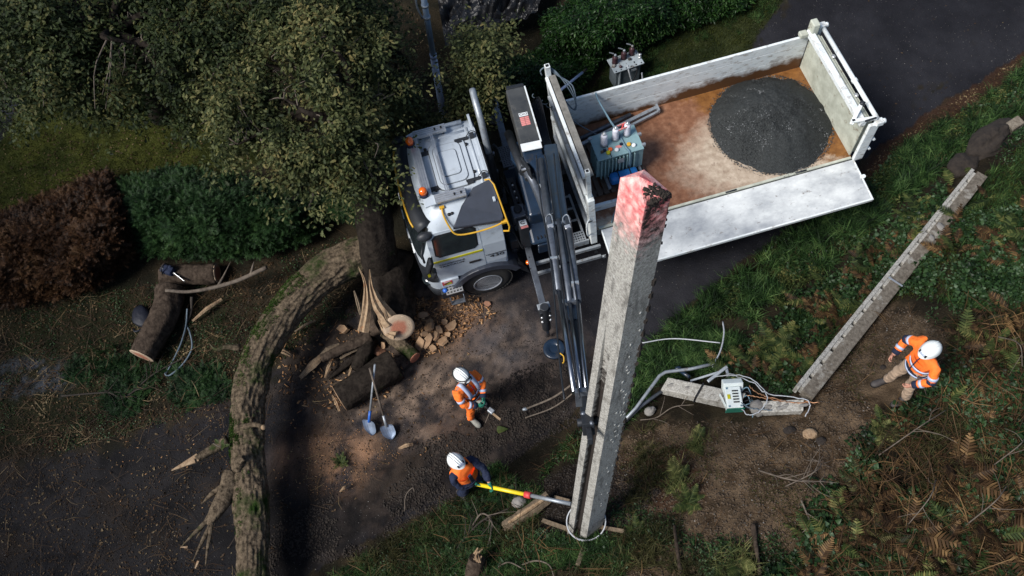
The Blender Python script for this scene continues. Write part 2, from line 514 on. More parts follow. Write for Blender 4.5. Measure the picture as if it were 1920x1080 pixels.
class Th:
    """A thing whose parts are authored in world coordinates."""
    def __init__(s, name, label, cat, loc, group=None):
        s.o = thing(name, label, cat, loc, group); s.loc = Vector(loc)

    def part(s, name, mb, material, bevel=0.0, parent=None, label=None, kind=None):
        return mb.build(name, material, parent or s.o, s.loc, bevel, label=label, kind=kind)


def smooth_path(pts, n=24):
    pts = [Vector(p) for p in pts]
    P = [pts[0] * 2 - pts[1]] + pts + [pts[-1] * 2 - pts[-2]]
    out = []
    k = len(pts) - 1
    for i in range(n + 1):
        t = i / n * k; j = min(int(t), k - 1); t -= j
        a, b, c, d = P[j], P[j + 1], P[j + 2], P[j + 3]
        out.append(0.5 * ((2 * b) + (c - a) * t + (2 * a - 5 * b + 4 * c - d) * t * t + (3 * b - a - 3 * c + d) * t ** 3))
    return out


def interp(vals, n):
    k = len(vals) - 1
    return [float(np.interp(i / n * k, range(k + 1), vals)) for i in range(n + 1)]


# ------------------------------------------------------------------ scattered meshes
def rotm(yaw, tilt, az):
    """arrays -> n x 3 x 3; tilt the local z towards azimuth az after a spin of yaw"""
    cy, sy = np.cos(yaw), np.sin(yaw)
    Z = np.zeros_like(yaw); O = np.ones_like(yaw)
    Rz = np.stack([np.stack([cy, -sy, Z], -1), np.stack([sy, cy, Z], -1), np.stack([Z, Z, O], -1)], -2)
    kx, ky = -np.sin(az), np.cos(az)
    c, s = np.cos(tilt), np.sin(tilt)
    Rt = np.stack([np.stack([c + kx * kx * (1 - c), kx * ky * (1 - c), ky * s], -1),
                   np.stack([kx * ky * (1 - c), c + ky * ky * (1 - c), -kx * s], -1),
                   np.stack([-ky * s, kx * s, c], -1)], -2)
    return Rt @ Rz


def scatter(name, templates, pos, rot, scale, material, parent=None, org=None, smooth=False, **tags):
    n = len(pos); pick = R.randint(0, len(templates), n)
    Vs, Ls, Ss = [], [], []
    off = 0
    for t, (tv, tf) in enumerate(templates):
        idx = np.where(pick == t)[0]
        if not len(idx): continue
        tv = np.array(tv, float)
        v = np.einsum('nij,kj->nki', rot[idx], tv) * scale[idx][:, None, None] + pos[idx][:, None, :]
        k = len(tv)
        lens = np.array([len(f) for f in tf]); flat = np.concatenate([np.array(f) for f in tf])
        L = (flat[None, :] + (np.arange(len(idx)) * k)[:, None] + off).ravel()
        Vs.append(v.reshape(-1, 3)); Ls.append(L); Ss.append(np.tile(lens, len(idx)))
        off += k * len(idx)
    V_ = np.concatenate(Vs); L_ = np.concatenate(Ls); S_ = np.concatenate(Ss)
    if org is not None:
        V_ = V_ - np.array(org)
    me = bpy.data.meshes.new(name)
    me.vertices.add(len(V_)); me.vertices.foreach_set('co', V_.ravel())
    me.loops.add(len(L_)); me.loops.foreach_set('vertex_index', L_.astype(np.int32))
    st = np.concatenate([[0], np.cumsum(S_)[:-1]])
    me.polygons.add(len(S_)); me.polygons.foreach_set('loop_start', st.astype(np.int32))
    me.polygons.foreach_set('loop_total', S_.astype(np.int32))
    me.update(calc_edges=True)
    me.materials.append(material)
    ob = bpy.data.objects.new(name, me); col.objects.link(ob)
    if parent is not None: ob.parent = parent
    elif org is not None: ob.location = org
    return tag(ob, **tags)


def join_t(parts):
    v, f = [], []
    for tv, tf in parts:
        o = len(v); v += [tuple(p) for p in tv]; f += [tuple(i + o for i in q) for q in tf]
    return v, f


def xf(t, Mx):
    return [tuple(Mx @ Vector(p)) for p in t[0]], t[1]


def leaf_t(L=0.1, W=0.06, kind='oak', cup=0.25):
    """flat-ish leaf along +x, folded on its rib"""
    if kind == 'oak':
        prof = [(0, .05), (.2, .5), (.3, .3), (.48, .9), (.58, .5), (.78, .85), (1, .02)]
    elif kind == 'ivy':
        prof = [(0, .3), (.12, .95), (.35, .8), (.7, .45), (1, .02)]
    else:
        prof = [(0, .04), (.3, .8), (.6, .85), (1, .02)]
    v, f = [], []
    n = len(prof)
    for x, w in prof:
        zz = -0.25 * L * (x - .3) ** 2
        v += [(x * L, w * W / 2, zz + cup * w * W / 2), (x * L, 0, zz), (x * L, -w * W / 2, zz + cup * w * W / 2)]
    for i in range(n - 1):
        a = i * 3
        f += [(a, a + 1, a + 4, a + 3), (a + 1, a + 2, a + 5, a + 4)]
    return v, f


def rnd(a, b): return random.uniform(a, b)


def sprig_t(n, L, W, kind, spread=0.12, drop=0.3):
    ps = []
    for i in range(n):
        s = rnd(0.6, 1.15)
        t = leaf_t(L * s, W * s, kind)
        r = spread * math.sqrt(random.random())
        a = rnd(0, 6.28)
        Mx = Matrix.Translation((r * math.cos(a), r * math.sin(a), rnd(-.5, .5) * spread)) @ Matrix.Rotation(a + rnd(-.7, .7), 4, 'Z') @ Matrix.Rotation(rnd(-.3, .9) * drop * 2, 4, 'Y') @ Matrix.Rotation(rnd(-.7, .7), 4, 'X')
        ps.append(xf(t, Mx))
    return join_t(ps)


def tuft_t(n, h, w, bend=0.6, spread=0.05):
    ps = []
    for i in range(n):
        a = rnd(0, 6.28); L = h * rnd(.55, 1.1); b = bend * rnd(.4, 1.3); ww = w * rnd(.7, 1.2)
        v = []
        x = z = 0; ang = rnd(0, .3)
        for k in range(4):
            q = ww * (1 - k / 3.2) / 2
            v += [(x, q, z), (x, -q, z)]
            x += math.sin(ang) * L / 3; z += math.cos(ang) * L / 3; ang += b * 0.7
        f = [(0, 1, 3, 2), (2, 3, 5, 4), (4, 5, 7, 6)]
        Mx = Matrix.Translation((rnd(-spread, spread), rnd(-spread, spread), 0)) @ Matrix.Rotation(a, 4, 'Z')
        ps.append(xf((v, f), Mx))
    return join_t(ps)


def frond_t(L=0.7, n=15, wmax=0.17, droop=0.5, sub=False):
    v, f = [], []
    def pt(t): return Vector((L * t, 0, L * (0.35 * t - droop * t * t)))
    for i in range(n + 1):
        p = pt(i / n); q = 0.006 * (1 - i / n) + 0.002
        v += [(p.x, q, p.z), (p.x, -q, p.z)]
    for i in range(n):
        a = i * 2; f.append((a, a + 1, a + 3, a + 2))
    for i in range(1, n):
        t = i / n; w = wmax * (math.sin(math.pi * min(1, t ** .75 * 1.0)) * .85 + .1) * rnd(.85, 1.1); p = pt(t)
        wd = L / n * 0.42
        for s in (-1, 1):
            o = len(v)
            zz = -0.25 * w
            v += [(p.x - wd, 0, p.z), (p.x + wd, 0, p.z), (p.x + wd * .9 + w * .28, s * w * .6, p.z + zz * .3), (p.x + w * .45, s * w, p.z + zz), (p.x - wd * .6 + w * .22, s * w * .55, p.z + zz * .3)]
            f.append((o, o + 1, o + 2, o + 3, o + 4) if s < 0 else (o + 4, o + 3, o + 2, o + 1, o))
    return v, f


def spray_t(L=0.22, n=9):
    """flat conifer spray"""
    v, f = [], []
    for i in range(n):
        t = i / n; x = L * t; w = L * .42 * (1 - t * .75) * rnd(.7, 1.1)
        for s in (-1, 1):
            o = len(v)
            v += [(x, 0, 0), (x + L * .09, 0, 0), (x + w * .75, s * w, -w * rnd(.0, .5))]
            f.append((o, o + 1, o + 2))
    o = len(v); v += [(0, .004, 0), (0, -.004, 0), (L * 1.05, 0, -L * .1)]; f.append((o, o + 1, o + 2))
    return v, f


def in_px(poly, n, up=0.0, jitter=None):
    """n points on the terrain inside a polygon given in photograph pixels"""
    P = np.array(poly, float); lo, hi = P.min(0), P.max(0)
    xs, ys = [], []
    c = 0
    while c < n:
        x = R.uniform(lo[0], hi[0], n * 2); y = R.uniform(lo[1], hi[1], n * 2)
        k = inpoly(x, y, poly)
        xs.append(x[k]); ys.append(y[k]); c += k.sum()
    x = np.concatenate(xs)[:n]; y = np.concatenate(ys)[:n]
    q = atg(x, y); q[:, 2] += up
    return q, x, y


# ------------------------------------------------------------------ terrain
ROAD = [(1505, -60), (2300, -160), (1930, 92), (1650, 272), (1480, 425), (1300, 565), (1205, 655), (1110, 745), (1000, 838), (860, 930), (700, 1010), (560, 1090), (500, 1180), (-300, 1250), (-300, 900), (0, 862), (130, 835), (260, 800), (400, 752), (505, 700), (560, 640), (640, 560), (760, 520), (900, 420), (1010, 330), (1200, 230), (1390, 118)]
LAWN = [(-300, 330), (30, 215), (110, 190), (420, 180), (560, 250), (500, 300), (380, 330), (215, 330), (120, 360), (-20, 430), (-300, 560)]
TOPG = [(1130, 150), (1150, 30), (1240, -40), (1520, -80), (1400, 100), (1210, 225), (1060, 190)]
PATH = [(-300, 150), (40, 165), (60, 190), (30, 215), (-20, 300), (-300, 330)]
BANKDIRT = [(1470, 790), (1530, 690), (1600, 590), (1700, 575), (1800, 640), (1760, 720), (1660, 770), (1600, 860), (1560, 960), (1480, 1020), (1300, 1100), (1150, 1110), (1150, 950), (1165, 820), (1280, 790)]
HOLE = [(1010, 900), (1070, 870), (1170, 880), (1240, 920), (1180, 990), (1130, 1020), (1010, 1010), (980, 960)]


def poly_soft(px, py, poly, w=18, s=0):
    """0..1 coverage with a ragged edge"""
    r = np.zeros(px.shape)
    for i in range(4):
        ox = (vn(px / 40 + i * 3, py / 40, s) - .5) * w * 2.4 + (vn(px / 11 + i * 7, py / 11, s + 1) - .5) * w * 1.4
        oy = (vn(px / 40 + 50, py / 40 + i * 5, s + 2) - .5) * w * 2.4 + (vn(px / 11, py / 11 + i * 9, s + 3) - .5) * w * 1.4
        r += inpoly(px + ox, py + oy, poly)
    return r / 4


def build_terrain():
    step = 0.065
    xs = np.arange(-17, 19, step); ys = np.arange(-3, 26, step)
    X, Y = np.meshgrid(xs, ys, indexing='ij')
    Z = hgt(X, Y)
    P = np.stack([X, Y, Z], -1)
    px, py = pix(P)
    d = bank_d(X, Y)
    n1 = fbm(X * .9, Y * .9, 1); n2 = fbm(X * 3, Y * 3, 4); n3 = fbm(X * 9, Y * 9, 5, 3)
    def c3(*c): return np.array(c)[None, None, :] * np.ones(X.shape + (1,))
    def mix(a, b, t): return a * (1 - t[..., None]) + b * t[..., None]
    C = mix(c3(.012, .011, .007), c3(.026, .020, .012), sm((n2 - .35) * 3.3))          # leaf-mould soil
    mossy = poly_soft(px, py, [(0, 600), (200, 540), (430, 560), (420, 720), (200, 770), (0, 840)], 20, 2)
    C = mix(C, c3(.016, .019, .008), mossy * .6)
    gr = poly_soft(px, py, [(-40, 700), (80, 660), (160, 690), (120, 730), (-40, 750)], 14, 1)
    C = mix(C, c3(.05, .055, .065), gr * sm((n3 - .3) * 3) * .9)
    lawn = poly_soft(px, py, LAWN, 12, 3)
    C = mix(C, mix(c3(.022, .028, .006), c3(.045, .05, .010), sm((n2 - .3) * 2.5)), lawn)
    tg = poly_soft(px, py, TOPG, 12, 4)
    C = mix(C, mix(c3(.012, .018, .006), c3(.028, .034, .012), sm((n2 - .3) * 2.5)), tg)
    pth = poly_soft(px, py, PATH, 4, 4)
    C = mix(C, c3(.016, .017, .021), pth)
    bank = sm((d - .1) / .5)
    C = mix(C, mix(c3(.014, .011, .007), c3(.03, .024, .014), sm((n2 - .35) * 3)), bank)
    bd = poly_soft(px, py, BANKDIRT, 22, 5)
    C = mix(C, mix(c3(.040, .027, .016), c3(.115, .080, .050), sm((n2 * .5 + n3 * .5 - .32) * 2.8)), bd)
    rd = poly_soft(px, py, [(1150, 860), (1290, 850), (1330, 930), (1240, 970), (1150, 960)], 22, 6)
    C = mix(C, c3(.05, .024, .014), rd * .8)
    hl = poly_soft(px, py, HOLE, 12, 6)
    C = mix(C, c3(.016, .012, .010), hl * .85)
    road = poly_soft(px, py, ROAD, 7, 0)
    # road colours: dark tarmac top right, grey worn tarmac, brown sawdust and mud lower down, sun and shade patches painted in
    A_ = mix(c3(.011, .011, .014), c3(.019, .019, .023), sm((n1 - .3) * 2.2))
    brown = sm(1.25 - np.hypot((px - 800) / 290, (py - 690) / 190)) * sm((n2 * .6 + n1 * .4 - .27) * 3)
    A_ = mix(A_, mix(c3(.085, .062, .046), c3(.23, .165, .12), sm((n3 - .3) * 2.5)), brown * .85)
    saw_sun = sm(1.3 - np.hypot((px - 640) / 125, (py - 868) / 72)) * sm((n2 - .24) * 3)
    A_ = mix(A_, c3(.27, .15, .085), saw_sun * .8)  # orange sawdust, with the sun patch on it painted into the colour
    chips = sm(1.25 - np.hypot((px - 835) / 100, (py - 610) / 65)) * sm((n3 - .22) * 3)
    A_ = mix(A_, c3(.20, .11, .06), chips * .75)
    feet = sm(1.25 - np.hypot((px - 860) / 90, (py - 790) / 36)) * sm((n2 - .3) * 3)
    A_ = mix(A_, c3(.15, .09, .06), feet * .6)
    grey = sm(1.2 - np.hypot((px - 930) / 110, (py - 640) / 95)) * sm((n2 - .3) * 3)
    A_ = mix(A_, c3(.040, .043, .052), grey * .7)
    lowl_shade = sm(1.35 - np.hypot((px - 180) / 430, (py - 960) / 210))
    A_ = mix(A_, mix(c3(.0075, .007, .0075), c3(.017, .0155, .016), sm((n2 - .3) * 3)), lowl_shade)  # tree shade and edge falloff painted into the lower-left tarmac
    mudp = [(1105, 650), (1190, 640), (1100, 770), (1000, 830), (870, 915), (700, 1000), (560, 1090), (500, 1090), (520, 1000), (640, 930), (740, 860), (860, 800), (960, 700), (1040, 680)]
    mud = poly_soft(px, py, mudp, 34, 1)
    A_ = mix(A_, mix(c3(.007, .006, .006), c3(.024, .018, .015), sm((n3 - .3) * 2.5)), mud * .95)
    wetp = [(500, 960), (620, 900), (680, 1000), (560, 1090), (480, 1090)]
    A_ = mix(A_, c3(.008, .007, .007), poly_soft(px, py, wetp, 26, 2) * .8)
    edge = poly_soft(px, py, [(1930, 85), (1930, 150), (1700, 300), (1560, 400), (1640, 270)], 12, 3)
    C = mix(C, c3(.04, .02, .013), edge * .8); 
    # road edges vanish under soil and leaf mould on the woodland side
    soft = poly_soft(px, py, ROAD, 40, 0); soft = np.where(d > -.6, np.maximum(soft, (road > .5)), soft)
    soft = sm((soft - .25) * 1.6 + (n3 - .5) * .8)
    A_ = mix(C * .9, A_, np.where(d > -.5, 1.0, soft))
    dirt = sm((fbm(X * 1.1 + 7, Y * 1.1, 6) - .46) * 6) * sm((980 - px) / 200)
    A_ = mix(A_, c3(.030, .022, .016), dirt * .55)
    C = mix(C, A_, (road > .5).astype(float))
    C = C * (.78 + .44 * n3)[..., None]
    zone = np.zeros(X.shape, int)
    zone[road > .5] = 1
    zone[(zone == 0) & (d > .15)] = 2
    zone[(zone == 0) & (lawn > .5)] = 3
    zone[(zone == 0) & (pth > .5)] = 4
    nx, ny = X.shape
    I = np.arange(nx * ny).reshape(nx, ny)
    q = np.stack([I[:-1, :-1], I[1:, :-1], I[1:, 1:], I[:-1, 1:]], -1).reshape(-1, 4)
    zq = zone[:-1, :-1].ravel()
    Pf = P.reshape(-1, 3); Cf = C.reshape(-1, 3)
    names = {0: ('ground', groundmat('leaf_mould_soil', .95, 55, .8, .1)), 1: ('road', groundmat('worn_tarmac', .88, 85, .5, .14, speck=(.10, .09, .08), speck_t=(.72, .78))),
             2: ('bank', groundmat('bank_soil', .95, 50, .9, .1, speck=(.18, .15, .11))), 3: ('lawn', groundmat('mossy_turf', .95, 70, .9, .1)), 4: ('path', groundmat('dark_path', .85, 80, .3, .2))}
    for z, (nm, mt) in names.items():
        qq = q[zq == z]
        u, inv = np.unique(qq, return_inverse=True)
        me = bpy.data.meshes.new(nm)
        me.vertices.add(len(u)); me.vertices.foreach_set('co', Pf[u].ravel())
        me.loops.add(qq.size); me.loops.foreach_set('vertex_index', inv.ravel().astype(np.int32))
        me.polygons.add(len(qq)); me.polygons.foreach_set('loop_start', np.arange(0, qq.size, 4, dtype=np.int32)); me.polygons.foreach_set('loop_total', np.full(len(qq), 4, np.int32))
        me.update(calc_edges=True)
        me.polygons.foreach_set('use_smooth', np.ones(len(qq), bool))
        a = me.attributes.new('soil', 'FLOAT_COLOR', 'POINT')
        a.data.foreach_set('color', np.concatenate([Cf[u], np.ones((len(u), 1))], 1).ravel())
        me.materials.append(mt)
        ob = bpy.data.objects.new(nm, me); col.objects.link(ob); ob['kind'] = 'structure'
    # surroundings to the horizon
    xs = np.concatenate([np.arange(-300, -16, 4.0), [-16.5], np.arange(-12, 18, 4.0), [18.4], np.arange(22, 300, 4.0)])
    ys = np.concatenate([np.arange(-300, -4, 4.0), [-2.6], np.arange(2, 25, 4.0), [25.4], np.arange(29, 300, 4.0)])
    X, Y = np.meshgrid(xs, ys, indexing='ij'); Z = hgt(X, Y) - .06
    I = np.arange(X.size).reshape(X.shape)
    q = np.stack([I[:-1, :-1], I[1:, :-1], I[1:, 1:], I[:-1, 1:]], -1)
    cx = (X[:-1, :-1] + X[1:, 1:]) / 2; cy = (Y[:-1, :-1] + Y[1:, 1:]) / 2
    keep = ~((cx > -16.5) & (cx < 18.4) & (cy > -2.6) & (cy < 25.4))
    me = bpy.data.meshes.new('surrounding_ground')
    me.from_pydata(np.stack([X, Y, Z], -1).reshape(-1, 3).tolist(), [], q[keep].tolist())
    a = me.attributes.new('soil', 'FLOAT_COLOR', 'POINT')
    a.data.foreach_set('color', np.tile([.02, .022, .01, 1.0], X.size))
    me.materials.append(names[0][1])
    ob = bpy.data.objects.new('surrounding_ground', me); col.objects.link(ob); ob['kind'] = 'structure'


build_terrain()

# ------------------------------------------------------------------ truck (local axes: s back from the bumper, w across, z up)
TX, TY, TYAW, TPI, TRL = -1.8641, 7.6318, 0.1417, 0.0156, 0.0083
ta = Vector((math.cos(TYAW) * math.cos(TPI), math.sin(TYAW) * math.cos(TPI), math.sin(TPI)))
tb0 = Vector((-math.sin(TYAW), math.cos(TYAW), 0)); tu0 = ta.cross(tb0)
tb = tb0 * math.cos(TRL) + tu0 * math.sin(TRL); tu = ta.cross(tb)
TM = Matrix((ta, tb, tu)).transposed().to_4x4(); TM.translation = (TX, TY, 0)
truck = thing('tipper_truck', 'white crane truck with tipping bed, near side board folded down, parked on the tarmac', 'truck', (0, 0, 0))
truck.matrix_world = TM
truck.matrix_basis = TM


def T(s, w, z):
    return TM @ Vector((s, w, z))


def tp(name, mb, material, bevel=0.0, parent=None, label=None, kind=None):
    return mb.build(name, material, parent or truck, None, bevel, label=label, kind=kind)


def cab_w(z):      # near wall inset by height
    return float(np.interp(z, [.4, 1.9, 2.5, 2.72, 2.86, 2.92], [.03, .03, .13, .22, .36, .55]))


def cab_s(z):      # front face by height
    return float(np.interp(z, [.4, .9, 1.5, 1.75, 2.35, 2.7, 2.86, 2.92], [.22, .16, .16, .19, .40, .52, .66, .85]))


def cab_ring(z, s1=1.92, fr=.26, n=6, grow=0.0, srear=.06):
    w0 = cab_w(z) - grow; w1 = 2.5 - w0; s0 = cab_s(z) - grow; s1 += grow
    bow = .07
    pts = []
    for i in range(n + 1):       # near front corner
        a = math.pi / 2 * i / n
        pts.append((s0 + bow + fr - fr * math.sin(a), w0 + fr - fr * math.cos(a), z))
    for i in range(1, 8):
        t = i / 8
        w = w0 + fr + (w1 - w0 - 2 * fr) * t
        pts.append((s0 + bow * (2 * t - 1) ** 2, w, z))
    for i in range(n + 1):
        a = math.pi / 2 * (1 - i / n)
        pts.append((s0 + bow + fr - fr * math.sin(a), w1 - fr + fr * math.cos(a), z))
    for i in range(4):
        a = math.pi / 2 * i / 3
        pts.append((s1 - srear + srear * math.sin(a), w1 - srear + srear * math.cos(a), z))
    for i in range(4):
        a = math.pi / 2 * (1 - i / 3)
        pts.append((s1 - srear + srear * math.sin(a), w0 + srear - srear * math.cos(a), z))
    return pts


def loft(rings, cap=True, smooth=True):
    mb = MB(); n = len(rings[0]); vs = [p for r in rings for p in r]
    fs = [(i * n + k, i * n + (k + 1) % n, (i + 1) * n + (k + 1) % n, (i + 1) * n + k) for i in range(len(rings) - 1) for k in range(n)]
    fs = [f[::-1] for f in fs]
    mb.add(vs, fs, smooth)
    if cap:
        mb.add(rings[-1], [tuple(range(n))[::-1]]); mb.add(rings[0], [tuple(range(n))])
    return mb


cab = tp('cab', loft([cab_ring(z) for z in (1.0, 1.25, 1.6, 1.9, 2.2, 2.5, 2.66, 2.76, 2.84, 2.89, 2.92)]), M_['cab'])
# lower front corner block and bumper
lo = MB()
rr = []
for z in (.42, .5, .75, 1.0, 1.02):
    rr.append([p if p[0] < .86 else (.86, p[1], p[2]) for p in cab_ring(z, .88)])
tp('front_corner_panel', loft(rr), M_['cab'])
rr = [cab_ring(z, .55, grow=g_) for z, g_ in ((.30, -.02), (.36, .03), (.58, .04), (.62, .012))]
tp('bumper', loft(rr), M_['plastic'])
for wy in (.30, 2.20):
    hd = MB(); hd.ell((.30 if wy < 1 else .30, wy, .72), (.14, .17, .09)); tp('headlight', hd, M_['glass'])
g = MB()
for z, a in ((1.02, .008), (1.12, .02), (1.45, .02), (1.5, .008)): pass
rr = [[(p[0], p[1], p[2]) for p in cab_ring(z, .5, grow=a)] for z, a in ((.95, .006), (1.0, .02), (1.50, .02), (1.56, .006))]
tp('grille', loft(rr), M_['plastic'])
for wy in (.55, .9, 1.35, 1.75, 2.1):
    c = MB(); c.box((cab_s(1.56) + .05 + .07 * ((wy - 1.25) / 1.0) ** 2 - .05, wy, 1.585), (.03, .22, .02), Matrix.Rotation(math.radians(0), 3, 'Z')); tp('grille_trim', c, M_['paper'])


def front_pt(u, z, off=.006):
    """u 0..1 across the front"""
    w0 = cab_w(z); w1 = 2.5 - w0; fr = .26
    w = w0 + .10 + (w1 - w0 - .2) * u
    s0 = cab_s(z) + .07 * (2 * u - 1) ** 2
    e = min(w - w0, w1 - w)
    if e < fr:
        s0 = cab_s(z) + .07 + fr - math.sqrt(max(0, fr * fr - (fr - e) ** 2))
    return (s0 - off, w, z + off)


ws = MB(); nu = 16; zz = [1.78, 2.0, 2.2, 2.4, 2.58]
vs = [front_pt(i / nu, z, .012) for z in zz for i in range(nu + 1)]
ws.add(vs, [(j * (nu + 1) + i, (j + 1) * (nu + 1) + i, (j + 1) * (nu + 1) + i + 1, j * (nu + 1) + i + 1) for j in range(4) for i in range(nu)], True)
tp('windscreen', ws, M_['glass'])
# sun visor: dark curved shade with a yellow lip, and roof front trim
vis = MB(); top = [front_pt(i / nu, 2.70, .0) for i in range(nu + 1)]; bot = [front_pt(i / nu, 2.56, .0) for i in range(nu + 1)]
vs = [(p[0] + .03, p[1], p[2] + .02) for p in top] + [(p[0] - .19, p[1], p[2] + .01) for p in bot] + [(p[0] - .19, p[1], p[2] - .03) for p in bot] + [(p[0] + .03, p[1], p[2] - .04) for p in top]
k = nu + 1
vis.add(vs, [(j * k + i, j * k + i + 1, ((j + 1) % 4) * k + i + 1, ((j + 1) % 4) * k + i) for j in range(4) for i in range(nu)] + [(0, k, 2 * k, 3 * k), (nu, 3 * k + nu, 2 * k + nu, k + nu)], True)
visor = tp('sun_visor', vis, M_['plastic'])
vl = MB(); vl.tube([(p[0] - .195, p[1], p[2] + .015) for p in bot[1:-1]], .018, 8); tp('visor_lip', vl, M_['yellow'], parent=visor)
for wy in (.12, 2.38):
    c = MB(); c.ell((.50, wy + (.03 if wy < 1 else -.03), 2.54), (.15, .09, .10)); tp('visor_corner', c, M_['plastic'])
# side windows, doors, mouldings on the near side (n: outward is -w)


def side(poly, off=.006, far=False):
    r = []
    for s_, z in poly:
        w = cab_w(z) - off
        r.append((s_, 2.5 - w if far else w, z))
    return r


def rounded(s0, z0, s1, z1, r, shear=0.0, n=4):
    pts = []
    for cx, cz, a0 in ((s1 - r, z1 - r, 0), (s0 + r, z1 - r, 90), (s0 + r, z0 + r, 180), (s1 - r, z0 + r, 270)):
        for i in range(n + 1):
            a = math.radians(a0 + 90 * i / n)
            x = cx + r * math.cos(a); z = cz + r * math.sin(a)
            pts.append((x + shear * (z - z0), z))
    return pts


def side_sheet(name, s0, z0, s1, z1, r, material, off=.006, far=False, parent=None, shear=0):
    """closed thin panel that follows the curve of the cab wall"""
    mb = MB(); n = 8
    outer = []
    poly = rounded(s0, z0, s1, z1, r, shear)
    pts = side(poly, off, far)
    # grid strips in z so the sheet follows the wall
    zs = np.linspace(z0, z1, n + 1); vs = []
    for z in zs:
        e = 0
        if z < z0 + r: e = r - math.sqrt(max(0, r * r - (z0 + r - z) ** 2))
        if z > z1 - r: e = r - math.sqrt(max(0, r * r - (z - z1 + r) ** 2))
        w = cab_w(z) - off; w2 = w + off + .03
        for s_, ww in ((s0 + e, w), (s1 - e, w), (s1 - e, w2), (s0 + e, w2)):
            vs.append((s_ + shear * (z - z0), 2.5 - ww if far else ww, z))
    fs = []
    for i in range(n):
        for k_ in range(4):
            a = i * 4 + k_; b = i * 4 + (k_ + 1) % 4
            fs.append((a, b, b + 4, a + 4))
    fs += [(3, 2, 1, 0), (n * 4, n * 4 + 1, n * 4 + 2, n * 4 + 3)]
    mb.add(vs, fs)
    return tp(name, mb, material, parent=parent)


for far in (False, True):
    dr = side_sheet('door', .50, .98, 1.47, 2.56, .05, M_['cab'], .008, far)
    side_sheet('window_seal', .57, 1.88, 1.40, 2.50, .08, M_['black'], .012, far, dr, shear=.05)
    side_sheet('door_window', .60, 1.91, 1.375, 2.475, .07, M_['glass'], .016, far, dr, shear=.05)
    hnd = MB(); w = .012 if not far else 2.488
    hnd.box((1.27, w, 1.40), (.23, .02, .065)); tp('door_handle', hnd, M_['black'], .01, dr)
    st = MB(); st.box((.985, w + (.007 if not far else -.007), 1.735), (.95, .012, .06)); tp('yellow_stripe', st, M_['lime'], parent=dr)
    side_sheet('rear_side_panel', 1.49, 1.20, 1.90, 2.55, .02, M_['cab'], .008, far)
    gp = MB(); gp.box((1.48, w + .012, 1.9), (.014, .02, 1.3)); 
dm = MB(); dm.box((.70, .006, .86), (.36, .05, .26)); tp('door_foot_panel', dm, M_['cab'], .01)
# stickers
sk = MB(); sk.box((.64, -.0215, .90), (.20, .004, .15)); st = tp('sticker', sk, M_['red'])
sk = MB(); sk.prism([(.56, -.025, .835), (.72, -.025, .835), (.72, -.025, .90), (.64, -.025, .925)], (0, -1, 0), .002); tp('sticker_print', sk, M_['lime'], parent=st)
sk = MB(); sk.prism([(.57, -.025, .93), (.71, -.025, .955), (.57, -.025, .965)], (0, -1, 0), .002); tp('sticker_print', sk, M_['paper'], parent=st)
sk = MB(); sk.prism([(.56, -.028, .865), (.60, -.028, .865), (.70, -.028, .94), (.67, -.028, .945)], (0, -1, 0), .002); tp('sticker_print', sk, M_['black'], parent=st)


def text(name, body, size, M4, material, parent, ext=.002, sx=1.0):
    cu = bpy.data.curves.new(name, 'FONT'); cu.body = body; cu.size = size; cu.extrude = ext; cu.resolution_u = 3
    cu.align_x = 'CENTER'; cu.align_y = 'CENTER'; cu.materials.append(material)
    tmp = bpy.data.objects.new('tmp', cu); col.objects.link(tmp)
    me = bpy.data.meshes.new_from_object(tmp.evaluated_get(bpy.context.evaluated_depsgraph_get()))
    bpy.data.objects.remove(tmp); bpy.data.curves.remove(cu)
    me.name = name
    if not me.materials: me.materials.append(material)
    o = bpy.data.objects.new(name, me); col.objects.link(o); o.parent = parent
    o.matrix_basis = M4 @ Matrix.Diagonal((sx, 1, 1, 1))
    return o


SIDE = Matrix(((1, 0, 0, 0), (0, 0, -1, 0), (0, 1, 0, 0), (0, 0, 0, 1)))


def at_side(s_, w, z):
    Mx = SIDE.copy(); Mx.translation = (s_, w, z); return Mx


text('lettering', 'CONCEPTIONS', .062, at_side(.84, .014, 1.59), M_['black'], truck, sx=1.15)
text('lettering', 'TRAVAUX', .062, at_side(.83, .014, 1.51), M_['black'], truck, sx=1.75)
text('lettering', '430', .13, at_side(1.71, .014, 1.41), M_['black'], truck, sx=1.5)
c = MB(); c.box((1.70, .012, 1.50), (.40, .012, .008)); tp('panel_seam', c, M_['plastic'])

M_['seamgrey'] = mat('seam_grey_paint', (0.13, 0.145, 0.16), None, 8, .6)
# roof: pressed ribs, central hatch, trim, light bar rack
ZR = 2.92


def roof_rr(s0, w0, s1, w1, r, z, h):
    mb = MB(); p = [(x, y, z) for x, y in rounded(s0, w0, s1, w1, r)]
    mb.prism(p, (0, 0, 1), h); return mb


